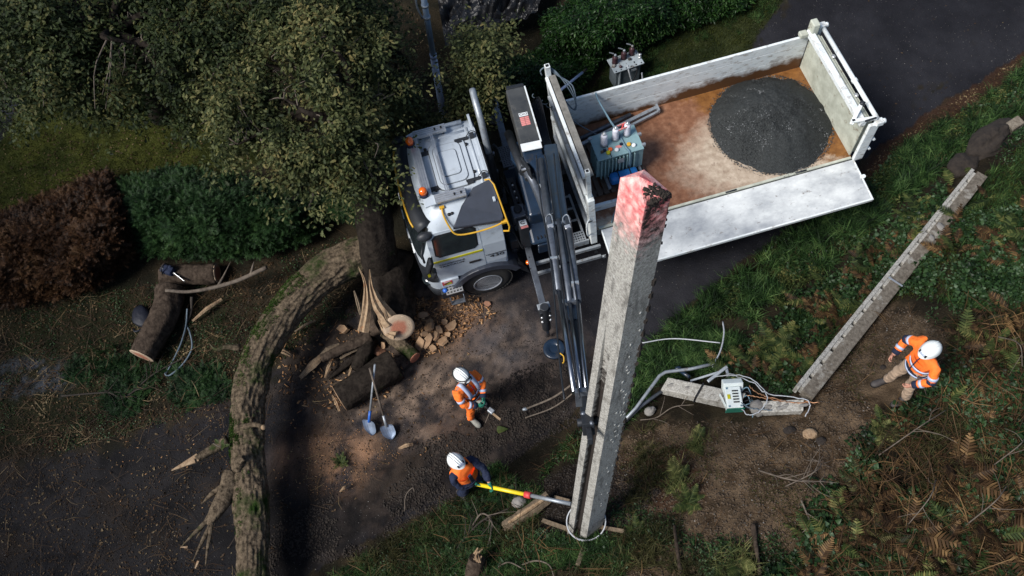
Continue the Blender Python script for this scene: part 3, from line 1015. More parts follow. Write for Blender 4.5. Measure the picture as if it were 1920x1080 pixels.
tp('roof_pressing', roof_rr(.98, .72, 1.66, 1.78, .16, ZR, .035), M_['cab'], .012)
tp('roof_pressing', roof_rr(1.05, .82, 1.56, 1.68, .12, ZR + .035, .02), M_['cab'], .006)
tp('roof_hatch', roof_rr(1.12, .98, 1.46, 1.52, .07, ZR + .055, .02), M_['cab'], .006)
for w_ in (.64, 1.90, 2.03, 2.14):
    c = MB(); c.tube([(.98, w_, ZR - .038), (1.72 if w_ > 1 else 1.45, w_, ZR - .038)], .05, 10); c2 = tp('roof_rib', c, M_['cab'])
c = MB(); c.tube([(1.77, .55, ZR - .01), (1.77, 1.95, ZR - .01)], .03, 8); tp('roof_rib', c, M_['cab'])
c = MB(); c.box((1.875, 1.25, 2.90), (.05, 2.0, .05)); tp('rear_gutter', c, M_['cab'], .01)
c = MB(); c.tube([(1.93, .3, 2.84), (1.935, 1.25, 2.90), (1.93, 2.2, 2.84)], .018, 6); tp('rear_seal', c, M_['black'])
rack = MB()
rack_o = None
def slotted(s0, s1, w0, w1, z, along):
    """aluminium rail with three raised strips"""
    mb = MB(); mb.b2((s0, w0, z), (s1, w1, z + .045))
    for i in range(4):
        if along == 's':
            a = w0 + (w1 - w0) * (i + .15) / 4; b = w0 + (w1 - w0) * (i + .85) / 4
            mb.b2((s0, a, z + .045), (s1, b, z + .062))
        else:
            a = s0 + (s1 - s0) * (i + .15) / 4; b = s0 + (s1 - s0) * (i + .85) / 4
            mb.b2((a, w0, z + .045), (b, w1, z + .062))
    return mb
ra = tp('roof_rack', slotted(.68, .84, .62, 1.90, 3.03, 'w'), M_['alu'])
tp('rack_rail', slotted(.86, 1.42, .42, .60, 3.03, 's'), M_['alu'], parent=ra)
tp('rack_rail', slotted(.80, 1.40, 1.90, 2.06, 3.03, 's'), M_['alu'], parent=ra)
for (a0_, b0_, a1_, b1__, r_, z_) in ((.965, .705, 1.675, 1.795, .17, ZR + .001), (1.037, .807, 1.573, 1.693, .13, ZR + .036), (1.107, .967, 1.473, 1.533, .08, ZR + .056)):
    tp('roof_seam', roof_rr(a0_, b0_, a1_, b1__, r_, z_, .004), M_['seamgrey'])  # dark rims drawn round the pressings to make their relief read stronger
c = MB(); c.b2((1.08, .58, 3.04), (1.105, 1.92, 3.07)); c.b2((1.115, .58, 3.04), (1.14, 1.92, 3.07)); tp('rack_bar', c, M_['alu'], parent=ra)
c = MB(); c.prism([(.66, .40, 3.03), (.90, .42, 3.03), (.86, .62, 3.03), (.66, .66, 3.03)], (0, 0, 1), .04); tp('rack_corner', c, M_['cab'], .01, ra)
c = MB(); c.prism([(.66, 1.86, 3.03), (.84, 1.90, 3.03), (.84, 2.08, 3.03), (.66, 2.02, 3.03)], (0, 0, 1), .04); tp('rack_corner', c, M_['cab'], .01, ra)
for s_, w_ in ((.9, .5), (1.38, .5), (.9, 1.98), (1.34, 1.98), (.76, .8), (.76, 1.7)):
    c = MB(); c.box((s_, w_, 2.975), (.04, .04, .12)); tp('rack_foot', c, M_['plastic'], parent=ra)
for s_, w_ in ((1.22, .50), (1.34, .50), (1.2, 1.98), (1.32, 1.98)):
    c = MB(); c.box((s_, w_, 3.096), (.03, .05, .012)); tp('rack_clip', c, M_['black'], parent=ra)
for w_ in (.66, 1.79):
    b = MB(); b.lathe((.70, w_, 3.07), (0, 0, 1), [(0, .085), (.06, .085), (.065, .07)], 20); bo = tp('beacon', b, M_['bluegrip'] if False else M_['navy'])
    b = MB(); b.lathe((.70, w_, 3.135), (0, 0, 1), [(0, .072), (.06, .075), (.10, .068), (.125, .04), (.13, .0)], 20); tp('beacon_lens', b, M_['orange_lens'], parent=bo)
    for q in range(6):
        b = MB(); a = q * math.pi / 3; b.bar((.70 + .074 * math.cos(a), w_ + .074 * math.sin(a), 3.14), (.70 + .066 * math.cos(a), w_ + .066 * math.sin(a), 3.24), .006, .006); 
# rear roof clamps, black
for w_ in (.78, 1.70):
    c = MB(); c.box((1.62, w_, ZR + .03), (.26, .05, .05)); c.box((1.56, w_ - .04, ZR + .03), (.12, .05, .04)); c.box((1.83, w_ + .02, ZR + .04), (.07, .10, .08)); tp('roof_clamp', c, M_['plastic'], .006)
    c = MB(); c.tube(smooth_path([(1.72, w_ + .02, ZR + .05), (1.82, w_ + .09, ZR + .09), (1.91, w_ + .04, ZR + .08), (1.88, w_ - .05, ZR + .06)], 10), .008, 6); tp('clamp_cable', c, M_['plastic'])
for s_, w_ in ((.93, .78), (.93, 1.70), (1.68, .95), (1.68, 1.58), (1.03, .3), (1.09, .31)):
    c = MB(); c.lathe((s_, w_, ZR - (.13 if w_ < .4 else 0)), (0, 0, 1), [(0, .03), (.03, .03), (.036, .015)], 12); tp('roof_bolt', c, M_['black'])
for s_, w_, l in ((.88, .82, .3), (.88, 1.62, .3)):
    c = MB(); c.box((s_ + .05, w_, ZR + .012), (.26, .09, .025)); tp('roof_clamp', c, M_['plastic'], .005)
# side wind deflector, dark
fv = [(1.02, .13, 2.58), (1.28, .34, 2.92), (1.56, .56, 3.06), (1.88, .60, 3.12), (1.95, .55, 3.10), (1.95, .02, 2.72), (1.92, -.02, 2.62)]
fd = MB()
bt = [(1.02, .15, 2.50), (1.28, .30, 2.70), (1.56, .58, 2.86), (1.86, .62, 2.90), (1.93, .58, 2.88), (1.93, .08, 2.5), (1.90, .06, 2.45)]
n_ = len(fv)
fd.add(fv + bt, [tuple(range(n_))[::-1], tuple(range(n_, 2 * n_))] + [(i, (i + 1) % n_, n_ + (i + 1) % n_, n_ + i) for i in range(n_)])
tp('wind_deflector', fd, M_['fairing'], .03)
fd = MB(); fd.add([(p[0], 2.5 - p[1], p[2]) for p in fv + bt], [tuple(range(n_)), tuple(range(n_, 2 * n_))[::-1]] + [(i, n_ + i, n_ + (i + 1) % n_, (i + 1) % n_) for i in range(n_)])
# yellow grab rail round the deflector
c = MB(); c.tube(smooth_path([(.95, .45, 2.90), (.93, .30, 2.86), (.98, .12, 2.66), (1.08, .02, 2.52), (1.4, -.02, 2.50), (1.75, -.02, 2.52), (1.96, .0, 2.56)], 26), .017, 8)
yr = tp('yellow_rail', c, M_['yellow'])
c = MB(); c.tube([(1.80, .62, 3.08), (1.88, .60, 3.10), (1.94, .50, 3.05), (2.00, -.02, 2.62), (2.02, -.08, 2.48), (2.00, -.09, 2.35), (1.90, -.05, 2.33)], .017, 8); tp('rail_loop', c, M_['yellow'], parent=yr)
for q_, z_ in (((1.94, .0, 2.57), (.10, .08, .05)), ((.94, .42, 2.90), (.09, .05, .04))): tp('rail_bracket', MB().box(q_, z_), M_['yellow'], parent=yr)
# mirrors near side
mo = MB(); mo.tube([(.44, .14, 2.35), (.36, -.06, 2.33), (.36, -.12, 2.1)], .022, 8); 
mir = tp('mirror_arm', mo, M_['dark'])
tp('mirror_strut', MB().tube([(.40, .10, 1.62), (.34, -.10, 1.62), (.36, -.14, 1.8)], .02, 8), M_['dark'], parent=mir)
c = MB(); c.box((.42, -.12, 1.95), (.07, .17, .36), Matrix.Rotation(math.radians(18), 3, 'Y')); tp('mirror_housing', c, M_['plastic'], .03, mir)
c = MB(); c.box((.46, -.13, 1.62), (.07, .16, .19), Matrix.Rotation(math.radians(24), 3, 'Y')); tp('mirror_housing', c, M_['plastic'], .03, mir)
c = MB(); c.box((.462, -.12, 1.94), (.012, .17, .36), Matrix.Rotation(math.radians(18), 3, 'Y')); tp('mirror_glass', c, M_['glass'], parent=mir)
c = MB(); c.box((.36, -.08, 1.56), (.05, .05, .16)); tp('mirror_sticker', c, M_['lime'], parent=mir)
mo = MB(); mo.tube([(.44, 2.36, 2.35), (.34, 2.62, 2.33), (.36, 2.66, 2.0)], .022, 8); tp('mirror_arm', mo, M_['dark'])
c = MB(); c.box((.40, 2.66, 2.0), (.12, .2, .5)); tp('mirror_housing', c, M_['plastic'], .03)
c = MB(); c.tube([(.55, 2.34, 2.75), (.50, 2.36, 3.15)], .008, 6); tp('aerial', c, M_['black'])
# steering wheel inside
c = MB()
c.tube([(.80 + .05 * math.sin(a), .42 + .19 * math.cos(a), 2.02 + .19 * math.sin(a)) for a in np.linspace(0, 6.28, 20)], .012, 6, cap=False)
# front wheel, arch, step, mudflap
ZW = .34; RW = .515


def wheel(s_, w0, w1, outer, dual=False):
    d = -1 if outer < 1 else 1
    mb = MB(); wd = abs(w1 - w0)
    pr = [(0, .30), (.0, RW - .10), (.03, RW - .03), (.07, RW), (wd - .07, RW), (wd - .03, RW - .03), (wd, RW - .10), (wd, .30)]
    mb.lathe((s_, w0 if d < 0 else w1, ZW), (0, 1 if d < 0 else -1, 0), pr, 40)
    ty = tp('wheel', mb, M_['rubber'])
    # tread blocks
    tr = MB()
    for k_ in range(44):
        a = 2 * math.pi * k_ / 44
        for j in range(3):
            ww = w0 + wd * (.18 + .32 * j)
            rot = Matrix.Rotation(-a, 3, 'Y')
            tr.box(Vector((s_, ww, ZW)) + rot @ Vector((0, 0, RW + .004)), (.052, wd * .26, .016), rot)
    o = tp('tread', tr, M_['rubber'], parent=ty, kind='stuff')
    rm = MB(); pr = [(.0, .30), (-.012, .305), (-.012, .275), (.06, .262), (.12, .25), (.13, .19), (.085, .175), (.08, .10), (.02, .09), (.01, .0)]
    rm.lathe((s_, w0 if d < 0 else w1, ZW), (0, 1 if d < 0 else -1, 0), pr, 36); tp('rim', rm, M_['rim'], parent=ty)
    ax = 1 if d < 0 else -1; wf = w0 if d < 0 else w1
    for k_ in range(10):
        a = 2 * math.pi * k_ / 10
        hb = MB(); cc = (s_ + .145 * math.cos(a), wf + ax * .065, ZW + .145 * math.sin(a)); hb.lathe(cc, (0, -ax, 0), [(0, .017), (.035, .015)], 6); tp('wheel_nut', hb, M_['steel'], parent=ty)
    for k_ in range(8):
        a = 2 * math.pi * (k_ + .5) / 8
        hb = MB(); hb.lathe((s_ + .222 * math.cos(a), wf + ax * .118, ZW + .222 * math.sin(a)), (0, -ax, 0), [(0, .022), (.008, .022)], 10); tp('rim_hole', hb, M_['black'], parent=ty)
    return ty


wheel(1.42, .03, .33, 0); wheel(1.42, 2.17, 2.47, 2)
for s_ in (6.35, 7.7):
    wheel(s_, .05, .62, 0); wheel(s_, 1.88, 2.45, 2)


def arch(sc, r0, r1, w0, w1, a0, a1, n=16):
    mb = MB(); vs = []
    for i in range(n + 1):
        a = math.radians(a0 + (a1 - a0) * i / n)
        for r, w in ((r0, w0), (r1, w0), (r1, w1), (r0, w1)):
            vs.append((sc - r * math.cos(a), w, ZW + r * math.sin(a)))
    fs = [(i * 4 + k_, i * 4 + (k_ + 1) % 4, (i + 1) * 4 + (k_ + 1) % 4, (i + 1) * 4 + k_) for i in range(n) for k_ in range(4)]
    fs += [(3, 2, 1, 0), (n * 4, n * 4 + 1, n * 4 + 2, n * 4 + 3)]
    return mb.add(vs, fs, False)


for w0, w1 in ((-.06, .42), (2.08, 2.56)):
    tp('wheel_arch', arch(1.45, .64, .80, w0, w1, 8, 150), M_['fairing'], .02)
c = MB(); c.prism([(2.08, .0, .95), (2.24, .0, .62), (2.30, .0, .30), (2.12, .0, .58)], (0, 1, 0), .04); c.prism([(2.10, -.02, .98), (2.18, -.02, .80), (2.24, .42, .36), (2.14, .42, .50)], (1, 0, 0), .02); tp('mud_flap', c, M_['plastic'])
stp = MB(); stp.b2((.46, -.10, .42), (.92, .28, .64)); so_ = tp('step_housing', stp, M_['plastic'], .015)
stp = MB(); stp.b2((.56, -.16, .655), (.90, .10, .675)); tp('step_tread', stp, M_['alu'], parent=so_)
for i in range(5):
    for j in range(4):
        c = MB(); c.box((.60 + .065 * i, -.12 + .065 * j, .676), (.038, .030, .004)); tp('step_hole', c, M_['black'], parent=so_)
c = MB(); c.tube([(.60, -.06, .42), (.60, -.14, .18), (.88, -.14, .18), (.88, -.06, .42)], .014, 6); c.b2((.60, -.17, .17), (.88, -.07, .19)); tp('lower_step', c, M_['steel'], parent=so_)
c = MB(); c.ell((.55, -.05, .68), (.05, .05, .04)); tp('filler_cap', c, M_['bluegrip'], parent=so_)

# chassis and the machinery behind the cab
c = MB()
for w_ in (.82, 1.68): c.b2((.6, w_ - .05, .72), (9.0, w_ + .05, 1.0))
for s_ in (2.2, 3.3, 4.4, 5.5, 7.0, 8.7): c.b2((s_ - .05, .87, .78), (s_ + .05, 1.63, .94))
tp('chassis', c, M_['dark'])
c = MB(); c.b2((.55, .5, .5), (1.95, 2.0, 1.15)); tp('engine_housing', c, M_['dark'])
c = MB(); c.b2((2.0, .35, .75), (2.22, 1.0, 1.25)); c.b2((2.02, 1.1, .95), (2.25, 1.5, 1.35)); c.tube([(2.1, .2, 1.0), (2.1, 2.2, 1.0)], .07, 10); c.b2((2.02, .15, 1.2), (2.18, .55, 1.5)); tp('battery_box', c, M_['dark'], .02)
for i in range(9):
    c = MB(); w_ = .3 + .2 * i; c.tube(smooth_path([(1.97 + rnd(0, .1), w_, 1.5), (2.1 + rnd(-.05, .1), w_ + rnd(-.2, .2), 1.7 + rnd(-.2, .2)), (2.25, w_ + rnd(-.3, .3), 1.25), (2.45, 1.2 + rnd(-.4, .4), 1.2)], 14), .014, 6); tp('air_hose', c, M_['black'])
# exhaust stack, far side
c = MB(); ex = smooth_path([(2.10, 1.22, 1.5), (2.08, 1.32, 1.9), (2.06, 1.50, 2.6)], 10); c.tube(ex, .07, 14); tp('exhaust_guard', c, M_['dark'])
c = MB(); c.tube(smooth_path([(2.06, 1.50, 2.55), (2.05, 1.62, 3.0), (2.045, 1.75, 3.3), (2.04, 2.0, 3.47), (2.05, 2.28, 3.52)], 16), .062, 14, cap=True); eo = tp('exhaust_stack', c, M_['galv'])
c = MB(); c.lathe((2.05, 2.285, 3.52), (0.02, 1, .1), [(0, .05), (.01, .05)], 14); tp('exhaust_mouth', c, M_['black'], parent=eo)
for t_ in (.3, .9):
    c = MB(); p = (2.08, 1.32 + .2 * t_, 1.9 + .7 * t_); c.box(p, (.17, .05, .08)); tp('exhaust_clamp', c, M_['steel'], parent=eo)
# fuel tank / side rails near side, amber marker light
for z, w_ in ((.90, -.14), (.58, -.2)):
    c = MB(); c.bar((2.42, w_, z), (3.74, w_, z), .05, .085); tp('side_guard_rail', c, M_['galv'])
c = MB(); c.box((3.78, -.21, .57), (.12, .02, .06)); c.lathe((3.80, -.24, .57), (0, 1, 0), [(0, .04), (.03, .04)], 12); tp('guard_end', c, M_['galv'])
for s_ in (2.75, 3.65):
    c = MB(); c.b2((s_, -.12, .55), (s_ + .05, .8, .62)); tp('guard_bracket', c, M_['dark'])
c = MB(); c.lathe((2.28, -.02, .85), (-.2, -1, .5), [(0, .045), (.05, .04), (.06, .0)], 14); tp('marker_light', c, M_['orange_lens'])
# working platform with grating by the headboard
c = MB(); c.b2((3.02, -.02, 1.02), (3.50, .22, 1.05)); c.b2((3.02, .22, 1.02), (3.07, 1.1, 1.06)); c.b2((3.46, .22, 1.02), (3.50, 1.1, 1.06))
for w_ in (.48, .76, 1.05): c.b2((3.07, w_, 1.02), (3.46, w_ + .035, 1.05))
c.b2((2.98, -.04, .92), (3.54, -.01, 1.08))
po = tp('platform', c, M_['galv'])
for i in range(9):
    for j in range(4):
        c = MB(); c.box((3.06 + .05 * i, .01 + .055 * j, 1.051), (.03, .03, .004)); tp('grating_hole', c, M_['dark'], parent=po)

# --- bed
HB, BR, BN, BF, BZ = 3.62, 8.98, .03, 2.45, 1.30
M_['floor'] = M_bed = None


def bedfloor_mat():
    M = bpy.data.materials.new('rusty_bed_floor'); M.use_nodes = True
    n, l = M.node_tree.nodes, M.node_tree.links; b = n['Principled BSDF']
    tc = n.new('ShaderNodeTexCoord')
    sp = n.new('ShaderNodeSeparateXYZ'); l.new(tc.outputs['Object'], sp.inputs[0])
    nz = n.new('ShaderNodeTexNoise'); nz.inputs['Scale'].default_value = 2.2; nz.inputs['Detail'].default_value = 8; nz.inputs['Roughness'].default_value = .7; l.new(tc.outputs['Object'], nz.inputs[0])
    n2 = n.new('ShaderNodeTexNoise'); n2.inputs['Scale'].default_value = 7; n2.inputs['Detail'].default_value = 10; n2.inputs['Roughness'].default_value = .68; l.new(tc.outputs['Object'], n2.inputs[0])
    rust = lerp_ramp(n, [(.25, (.085, .036, .019)), (.5, (.19, .085, .045)), (.75, (.30, .16, .095))]); l.new(n2.outputs[0], rust.inputs[0])
    clay = lerp_ramp(n, [(.3, (.27, .20, .14)), (.7, (.52, .43, .33))]); l.new(n2.outputs[0], clay.inputs[0])
    ochre = lerp_ramp(n, [(.3, (.10, .038, .010)), (.7, (.25, .11, .03))]); l.new(n2.outputs[0], ochre.inputs[0])

    def math_(op, a, b_=None, c_=None):
        q = n.new('ShaderNodeMath'); q.operation = op
        for i, x in enumerate((a, b_, c_)):
            if x is None: continue
            if hasattr(x, 'is_output') or not isinstance(x, (int, float)): l.new(x, q.inputs[i])
            else: q.inputs[i].default_value = x
        return q.outputs[0]
    # pale dried clay near the pile's front edge
    s_, w_ = sp.outputs[0], sp.outputs[1]
    nn = math_('MULTIPLY_ADD', nz.outputs[0], 2.2, -1.1)
    ds = math_('MULTIPLY', math_('SUBTRACT', s_, 7.55), .62); dw = math_('SUBTRACT', w_, .75)
    rr_ = math_('SQRT', math_('ADD', math_('MULTIPLY', ds, ds), math_('MULTIPLY', dw, dw)))
    e = math_('ADD', rr_, math_('MULTIPLY', nn, .45))
    r1 = n.new('ShaderNodeMapRange'); r1.inputs[1].default_value = 1.30; r1.inputs[2].default_value = .80; l.new(e, r1.inputs[0])
    mx = n.new('ShaderNodeMix'); mx.data_type = 'RGBA'; l.new(r1.outputs[0], mx.inputs[0]); l.new(rust.outputs[0], mx.inputs[6]); l.new(clay.outputs[0], mx.inputs[7])
    e3 = math_('ADD', math_('MULTIPLY_ADD', w_, .9, s_), math_('MULTIPLY', nn, 1.1))
    r3 = n.new('ShaderNodeMapRange'); r3.inputs[1].default_value = 8.35; r3.inputs[2].default_value = 8.75; l.new(e3, r3.inputs[0])
    mx2 = n.new('ShaderNodeMix'); mx2.data_type = 'RGBA'; l.new(r3.outputs[0], mx2.inputs[0]); l.new(mx.outputs[2], mx2.inputs[6]); l.new(ochre.outputs[0], mx2.inputs[7])
    # pale worn strip by the headboard near side
    e4 = math_('ADD', math_('MULTIPLY', w_, 1.0), nn)
    e5 = math_('MAXIMUM', e4, math_('MULTIPLY_ADD', s_, 1.2, -5.2))
    r4 = n.new('ShaderNodeMapRange'); r4.inputs[1].default_value = .40; r4.inputs[2].default_value = .15; l.new(e5, r4.inputs[0])
    mx3 = n.new('ShaderNodeMix'); mx3.data_type = 'RGBA'; l.new(r4.outputs[0], mx3.inputs[0]); l.new(mx2.outputs[2], mx3.inputs[6]); l.new(clay.outputs[0], mx3.inputs[7])
    n5 = n.new('ShaderNodeTexNoise'); n5.inputs['Scale'].default_value = 9; n5.inputs['Detail'].default_value = 9; n5.inputs['Roughness'].default_value = .8; l.new(tc.outputs['Object'], n5.inputs[0])
    r5 = lerp_ramp(n, [(.58, (0, 0, 0)), (.72, (1, 1, 1))]); l.new(n5.outputs[0], r5.inputs[0])
    mx4 = n.new('ShaderNodeMix'); mx4.data_type = 'RGBA'; l.new(r5.outputs[0], mx4.inputs[0]); l.new(mx3.outputs[2], mx4.inputs[6]); mx4.inputs[7].default_value = (.10, .05, .03, 1)
    l.new(mx4.outputs[2], b.inputs['Base Color'])
    b.inputs['Roughness'].default_value = .5; b.inputs['Specular IOR Level'].default_value = .35
    bp = n.new('ShaderNodeBump'); bp.inputs['Strength'].default_value = .3; bp.inputs['Distance'].default_value = .02; l.new(n2.outputs[0], bp.inputs['Height']); l.new(bp.outputs[0], b.inputs['Normal'])
    return M


def wall_mat():
    """white paint with a brown rust band creeping up from the floor"""
    M = M_['white'].copy(); M.name = 'bed_wall_paint'
    n, l = M.node_tree.nodes, M.node_tree.links; b = n['Principled BSDF']
    src = b.inputs['Base Color'].links[0].from_socket
    tc = n.new('ShaderNodeTexCoord'); sp = n.new('ShaderNodeSeparateXYZ'); l.new(tc.outputs['Object'], sp.inputs[0])
    nz = n.new('ShaderNodeTexNoise'); nz.inputs['Scale'].default_value = 1.6; nz.inputs['Detail'].default_value = 9; nz.inputs['Roughness'].default_value = .62; l.new(tc.outputs['Object'], nz.inputs[0])
    q = n.new('ShaderNodeMath'); q.operation = 'MULTIPLY_ADD'; l.new(nz.outputs[0], q.inputs[0]); q.inputs[1].default_value = -.95; l.new(sp.outputs[2], q.inputs[2])
    # stronger towards the rear
    q2 = n.new('ShaderNodeMath'); q2.operation = 'MULTIPLY_ADD'; l.new(sp.outputs[0], q2.inputs[0]); q2.inputs[1].default_value = -.055; l.new(q.outputs[0], q2.inputs[2])
    r = n.new('ShaderNodeMapRange'); r.inputs[1].default_value = .80; r.inputs[2].default_value = .62; l.new(q2.outputs[0], r.inputs[0])
    mx = n.new('ShaderNodeMix'); mx.data_type = 'RGBA'; l.new(r.outputs[0], mx.inputs[0]); l.new(src, mx.inputs[6]); mx.inputs[7].default_value = (.10, .045, .018, 1)
    l.new(mx.outputs[2], b.inputs['Base Color'])
    return M


c = MB(); c.b2((3.70, BN + .03, BZ - .12), (BR, BF, BZ)); bf = tp('bed_floor', c, bedfloor_mat())
c = MB(); c.b2((3.75, BN + .02, BZ - .30), (BR, BN + .10, BZ - .125)); c.b2((3.75, BF - .08, BZ - .30), (BR, BF, BZ - .125))
for i in range(12): c.b2((3.9 + .45 * i, .1, BZ - .24), (3.98 + .45 * i, BF - .08, BZ - .122))
tp('bed_frame', c, M_['galv'])
c = MB(); c.b2((3.76, BN - .02, BZ - .02), (BR - .02, BN + .028, BZ + .015)); tp('hinge_rail', c, M_['cream'])
for i in range(3):
    c = MB(); s_ = 4.9 + 1.45 * i; c.tube([(s_, BN - .005, BZ + .02), (s_ + .22, BN - .005, BZ + .02)], .018, 8); tp('hinge', c, M_['dark'])
# far side board: planks with recessed joints
wm = wall_mat()
fb = None
zs = [(BZ + .002, BZ + .38), (BZ + .388, BZ + .70), (BZ + .708, BZ + .91)]
for i, (z0, z1) in enumerate(zs):
    c = MB(); c.b2((3.72, BF + .003, z0), (BR, BF + .045, z1))
    if fb is None: fb = tp('far_side_board', c, wm, .004)
    else: tp('board_profile', c, wm, .004, fb)
c = MB(); c.b2((3.72, BF + .002, BZ + .905), (BR + .02, BF + .055, BZ + .935)); tp('board_cap', c, M_['white'], .008, fb)
for s_ in (5.35, 6.55, 8.0):
    c = MB(); c.b2((s_, BF + .046, BZ), (s_ + .08, BF + .08, BZ + .9)); tp('board_stake', c, M_['white'], .004, fb)
# near side board folded down
c = MB()
dz = math.tan(math.radians(5))
hl = BN - .035
def fp(s_, d_, t_=0): return (s_, hl - d_ * math.cos(math.radians(5)), BZ - .02 - d_ * math.sin(math.radians(5)) + t_)
vs = [fp(3.82, 0), fp(8.98, 0), fp(8.98, .90), fp(3.80, .90), fp(3.82, 0, -.035), fp(8.98, 0, -.035), fp(8.98, .9, -.035), fp(3.80, .9, -.035)]
c.add(vs, [(0, 3, 2, 1), (4, 5, 6, 7), (0, 1, 5, 4), (1, 2, 6, 5), (2, 3, 7, 6), (3, 0, 4, 7)])
sb = tp('near_side_board', c, M_['panelin'], .006)
c = MB(); c.bar(fp(3.79, .915, -.02), fp(8.99, .915, -.02), .035, .07); tp('board_edge', c, M_['white'], .006, sb)
for q_, z_ in ((8.995, 8.995), (3.805, 3.785)): tp('board_edge', MB().bar(fp(q_, 0, -.02), fp(z_, .93, -.02), .03, .06), M_['white'], .006, sb)
c = MB(); c.lathe(fp(9.02, .42, 0), (0, 0, 1), [(0, .04), (.04, .04)], 12); c.box(fp(9.0, .42, 0), (.08, .05, .03)); tp('latch_pin', c, M_['white'], parent=sb)
# tailgate: inner plate, ribs, heavy outer tube, corner posts and levers
c = MB(); c.b2((BR - .03, BN + .06, BZ + .003), (BR, BF - .005, BZ + 1.0)); tg = tp('tailgate', c, M_['cream'], .004)
c = MB(); c.b2((BR - .14, BN + .04, BZ + 1.0), (BR - .02, BF + .02, BZ + 1.12)); tp('gate_top_rail', c, M_['white'], .01, tg)
c = MB(); c.b2((BR + .003, BN + .2, BZ + .98), (BR + .09, BF - .05, BZ + 1.02)); tp('gate_ledge', c, M_['cream'], .004, tg)
c = MB(); c.b2((BR + .002, BN + .1, BZ + .03), (BR + .16, BF - .1, BZ + .97)); tp('gate_outer_skin', c, M_['cream'], .004, tg)
c = MB(); c.tube([(BR + .19, BN + .02, BZ + 1.10), (BR + .19, BF + .04, BZ + 1.10)], .045, 14); c.tube([(BR + .19, 1.0, BZ + 1.10), (BR + .19, 1.06, BZ + 1.10)], .06, 14); tp('gate_tube', c, M_['white'], parent=tg)
for w_ in (BN - .03, BF + .03):
    c = MB(); c.box((BR + .10, w_, BZ + .52), (.20, .07, 1.12)); c.box((BR + .19, w_, BZ + 1.10), (.14, .12, .11)); pst = tp('gate_post', c, M_['white'], .012)
    sg = -1 if w_ < 1 else 1
    for z in (.25, .55):
        k_ = MB(); k_.tube([(BR + .19, w_, BZ + z), (BR + .26, w_, BZ + z)], .02, 8); k_.tube([(BR + .26, w_ - .03, BZ + z), (BR + .26, w_ + .03, BZ + z)], .028, 8); tp('post_pin', k_, M_['white'], parent=pst)
    k_ = MB(); k_.tube([(BR + .26, w_, BZ + 1.1), (BR + .31, w_, BZ + 1.1)], .05, 10); tp('post_knob', k_, M_['white'], parent=pst)
c = MB(); c.bar((BR - .32, .14, BZ + 1.16), (BR + .14, .04, BZ + 1.20), .07, .05); c.bar((BR - .32, .10, BZ + 1.12), (BR - .05, .36, BZ + 1.28), .07, .05); lv = tp('gate_lever', c, M_['white'], .01, tg)
c = MB(); c.box((BR - .28, .13, BZ + 1.195), (.05, .04, .02)); c.bar((BR - .10, .04, BZ + 1.20), (BR + .10, .02, BZ + 1.25), .03, .02); tp('lever_bolt', c, M_['dark'], parent=tg)
c = MB(); c.tube([(BR - .05, .34, BZ + 1.26), (BR + .0, .40, BZ + 1.30)], .05, 10); tp('lever_bush', c, M_['dark'], parent=tg)
for w_ in (.75, 1.75):
    c = MB(); c.ell((BR + .12, w_, BZ + 1.03), (.04, .05, .02)); tp('gate_bolt', c, M_['alu'], parent=tg)
for w_ in (2.38,):
    c = MB(); c.b2((BR - .10, w_ - .05, BZ + 1.0), (BR + .04, w_ + .14, BZ + 1.34)); c.box((BR - .22, w_ + .05, BZ + 1.06), (.16, .14, .10)); tp('far_lever', c, M_['cream'], .02, tg)
c = MB(); c.b2((BR - .04, BF - .012, BZ), (BR - .015, BF + .003, BZ + .9)); tp('corner_gap', c, M_['dark'])
M_['capgrey'] = mat('grimy_grey_cap', (0.22, 0.21, 0.19), (0.12, 0.115, 0.10), 9, .8, bump=.3)
# headboard: leaning frame, panel, rear capping
def hbp(w_, z, off=0.0): return (HB + off - .05 * (z - BZ), w_, z)
c = MB(); vs = []
for z in (BZ - .05, 2.55):
    for w_ in (BN + .06, BF - .04):
        vs += [hbp(w_, z, -.02), hbp(w_, z, .02)]
c.add(vs, [(0, 2, 6, 4), (1, 5, 7, 3), (0, 4, 5, 1), (2, 3, 7, 6), (4, 6, 7, 5), (0, 1, 3, 2)])
hbo = tp('headboard', c, M_['galv'], .004)
for z, wd, hg, mt in ((BZ - .02, .05, .08, 'galv'), (1.92, .05, .07, 'white'), (2.56, .06, .07, 'white'), (3.12, .06, .06, 'white')):
    c = MB(); c.bar(hbp(BN + .05, z, -.05), hbp(BF - .03, z, -.05), wd, hg); tp('headboard_beam', c, M_[mt], .006, hbo)
c = MB(); c.bar(hbp(BN + .05, 3.14, .06), hbp(BF - .03, 3.14, .06), .12, .045); tp('headboard_cap', c, M_['capgrey'], .004, hbo)
c = MB(); c.bar(hbp(BN + .06, 2.8, -.0), hbp(BF - .03, 2.8, -.0), .03, .52); tp('upper_sheet', c, M_['steel'], parent=hbo)
c = MB(); c.bar(hbp(.0, .96), hbp(.0, 2.56), .17, .13, (1, 0, 0)); pst = tp('headboard_post', c, M_['white'], .01, hbo)
c = MB(); c.bar(hbp(.03, 2.56), hbp(.03, 3.40), .08, .08, (1, 0, 0)); tp('headboard_post', c, M_['white'], .006, hbo)
c = MB(); c.bar(hbp(BF + .0, 1.1), hbp(BF + .02, 3.40), .10, .10, (1, 0, 0)); tp('headboard_post', c, M_['white'], .008, hbo)
c = MB(); q0 = Vector(hbp(BF + .02, 3.401)); c.box(q0, (.06, .06, .006)); tp('post_hollow', c, M_['black'], parent=hbo)
c = MB(); q0 = Vector(hbp(.03, 3.401)); c.box(q0, (.05, .05, .006)); tp('post_hollow', c, M_['black'], parent=hbo)
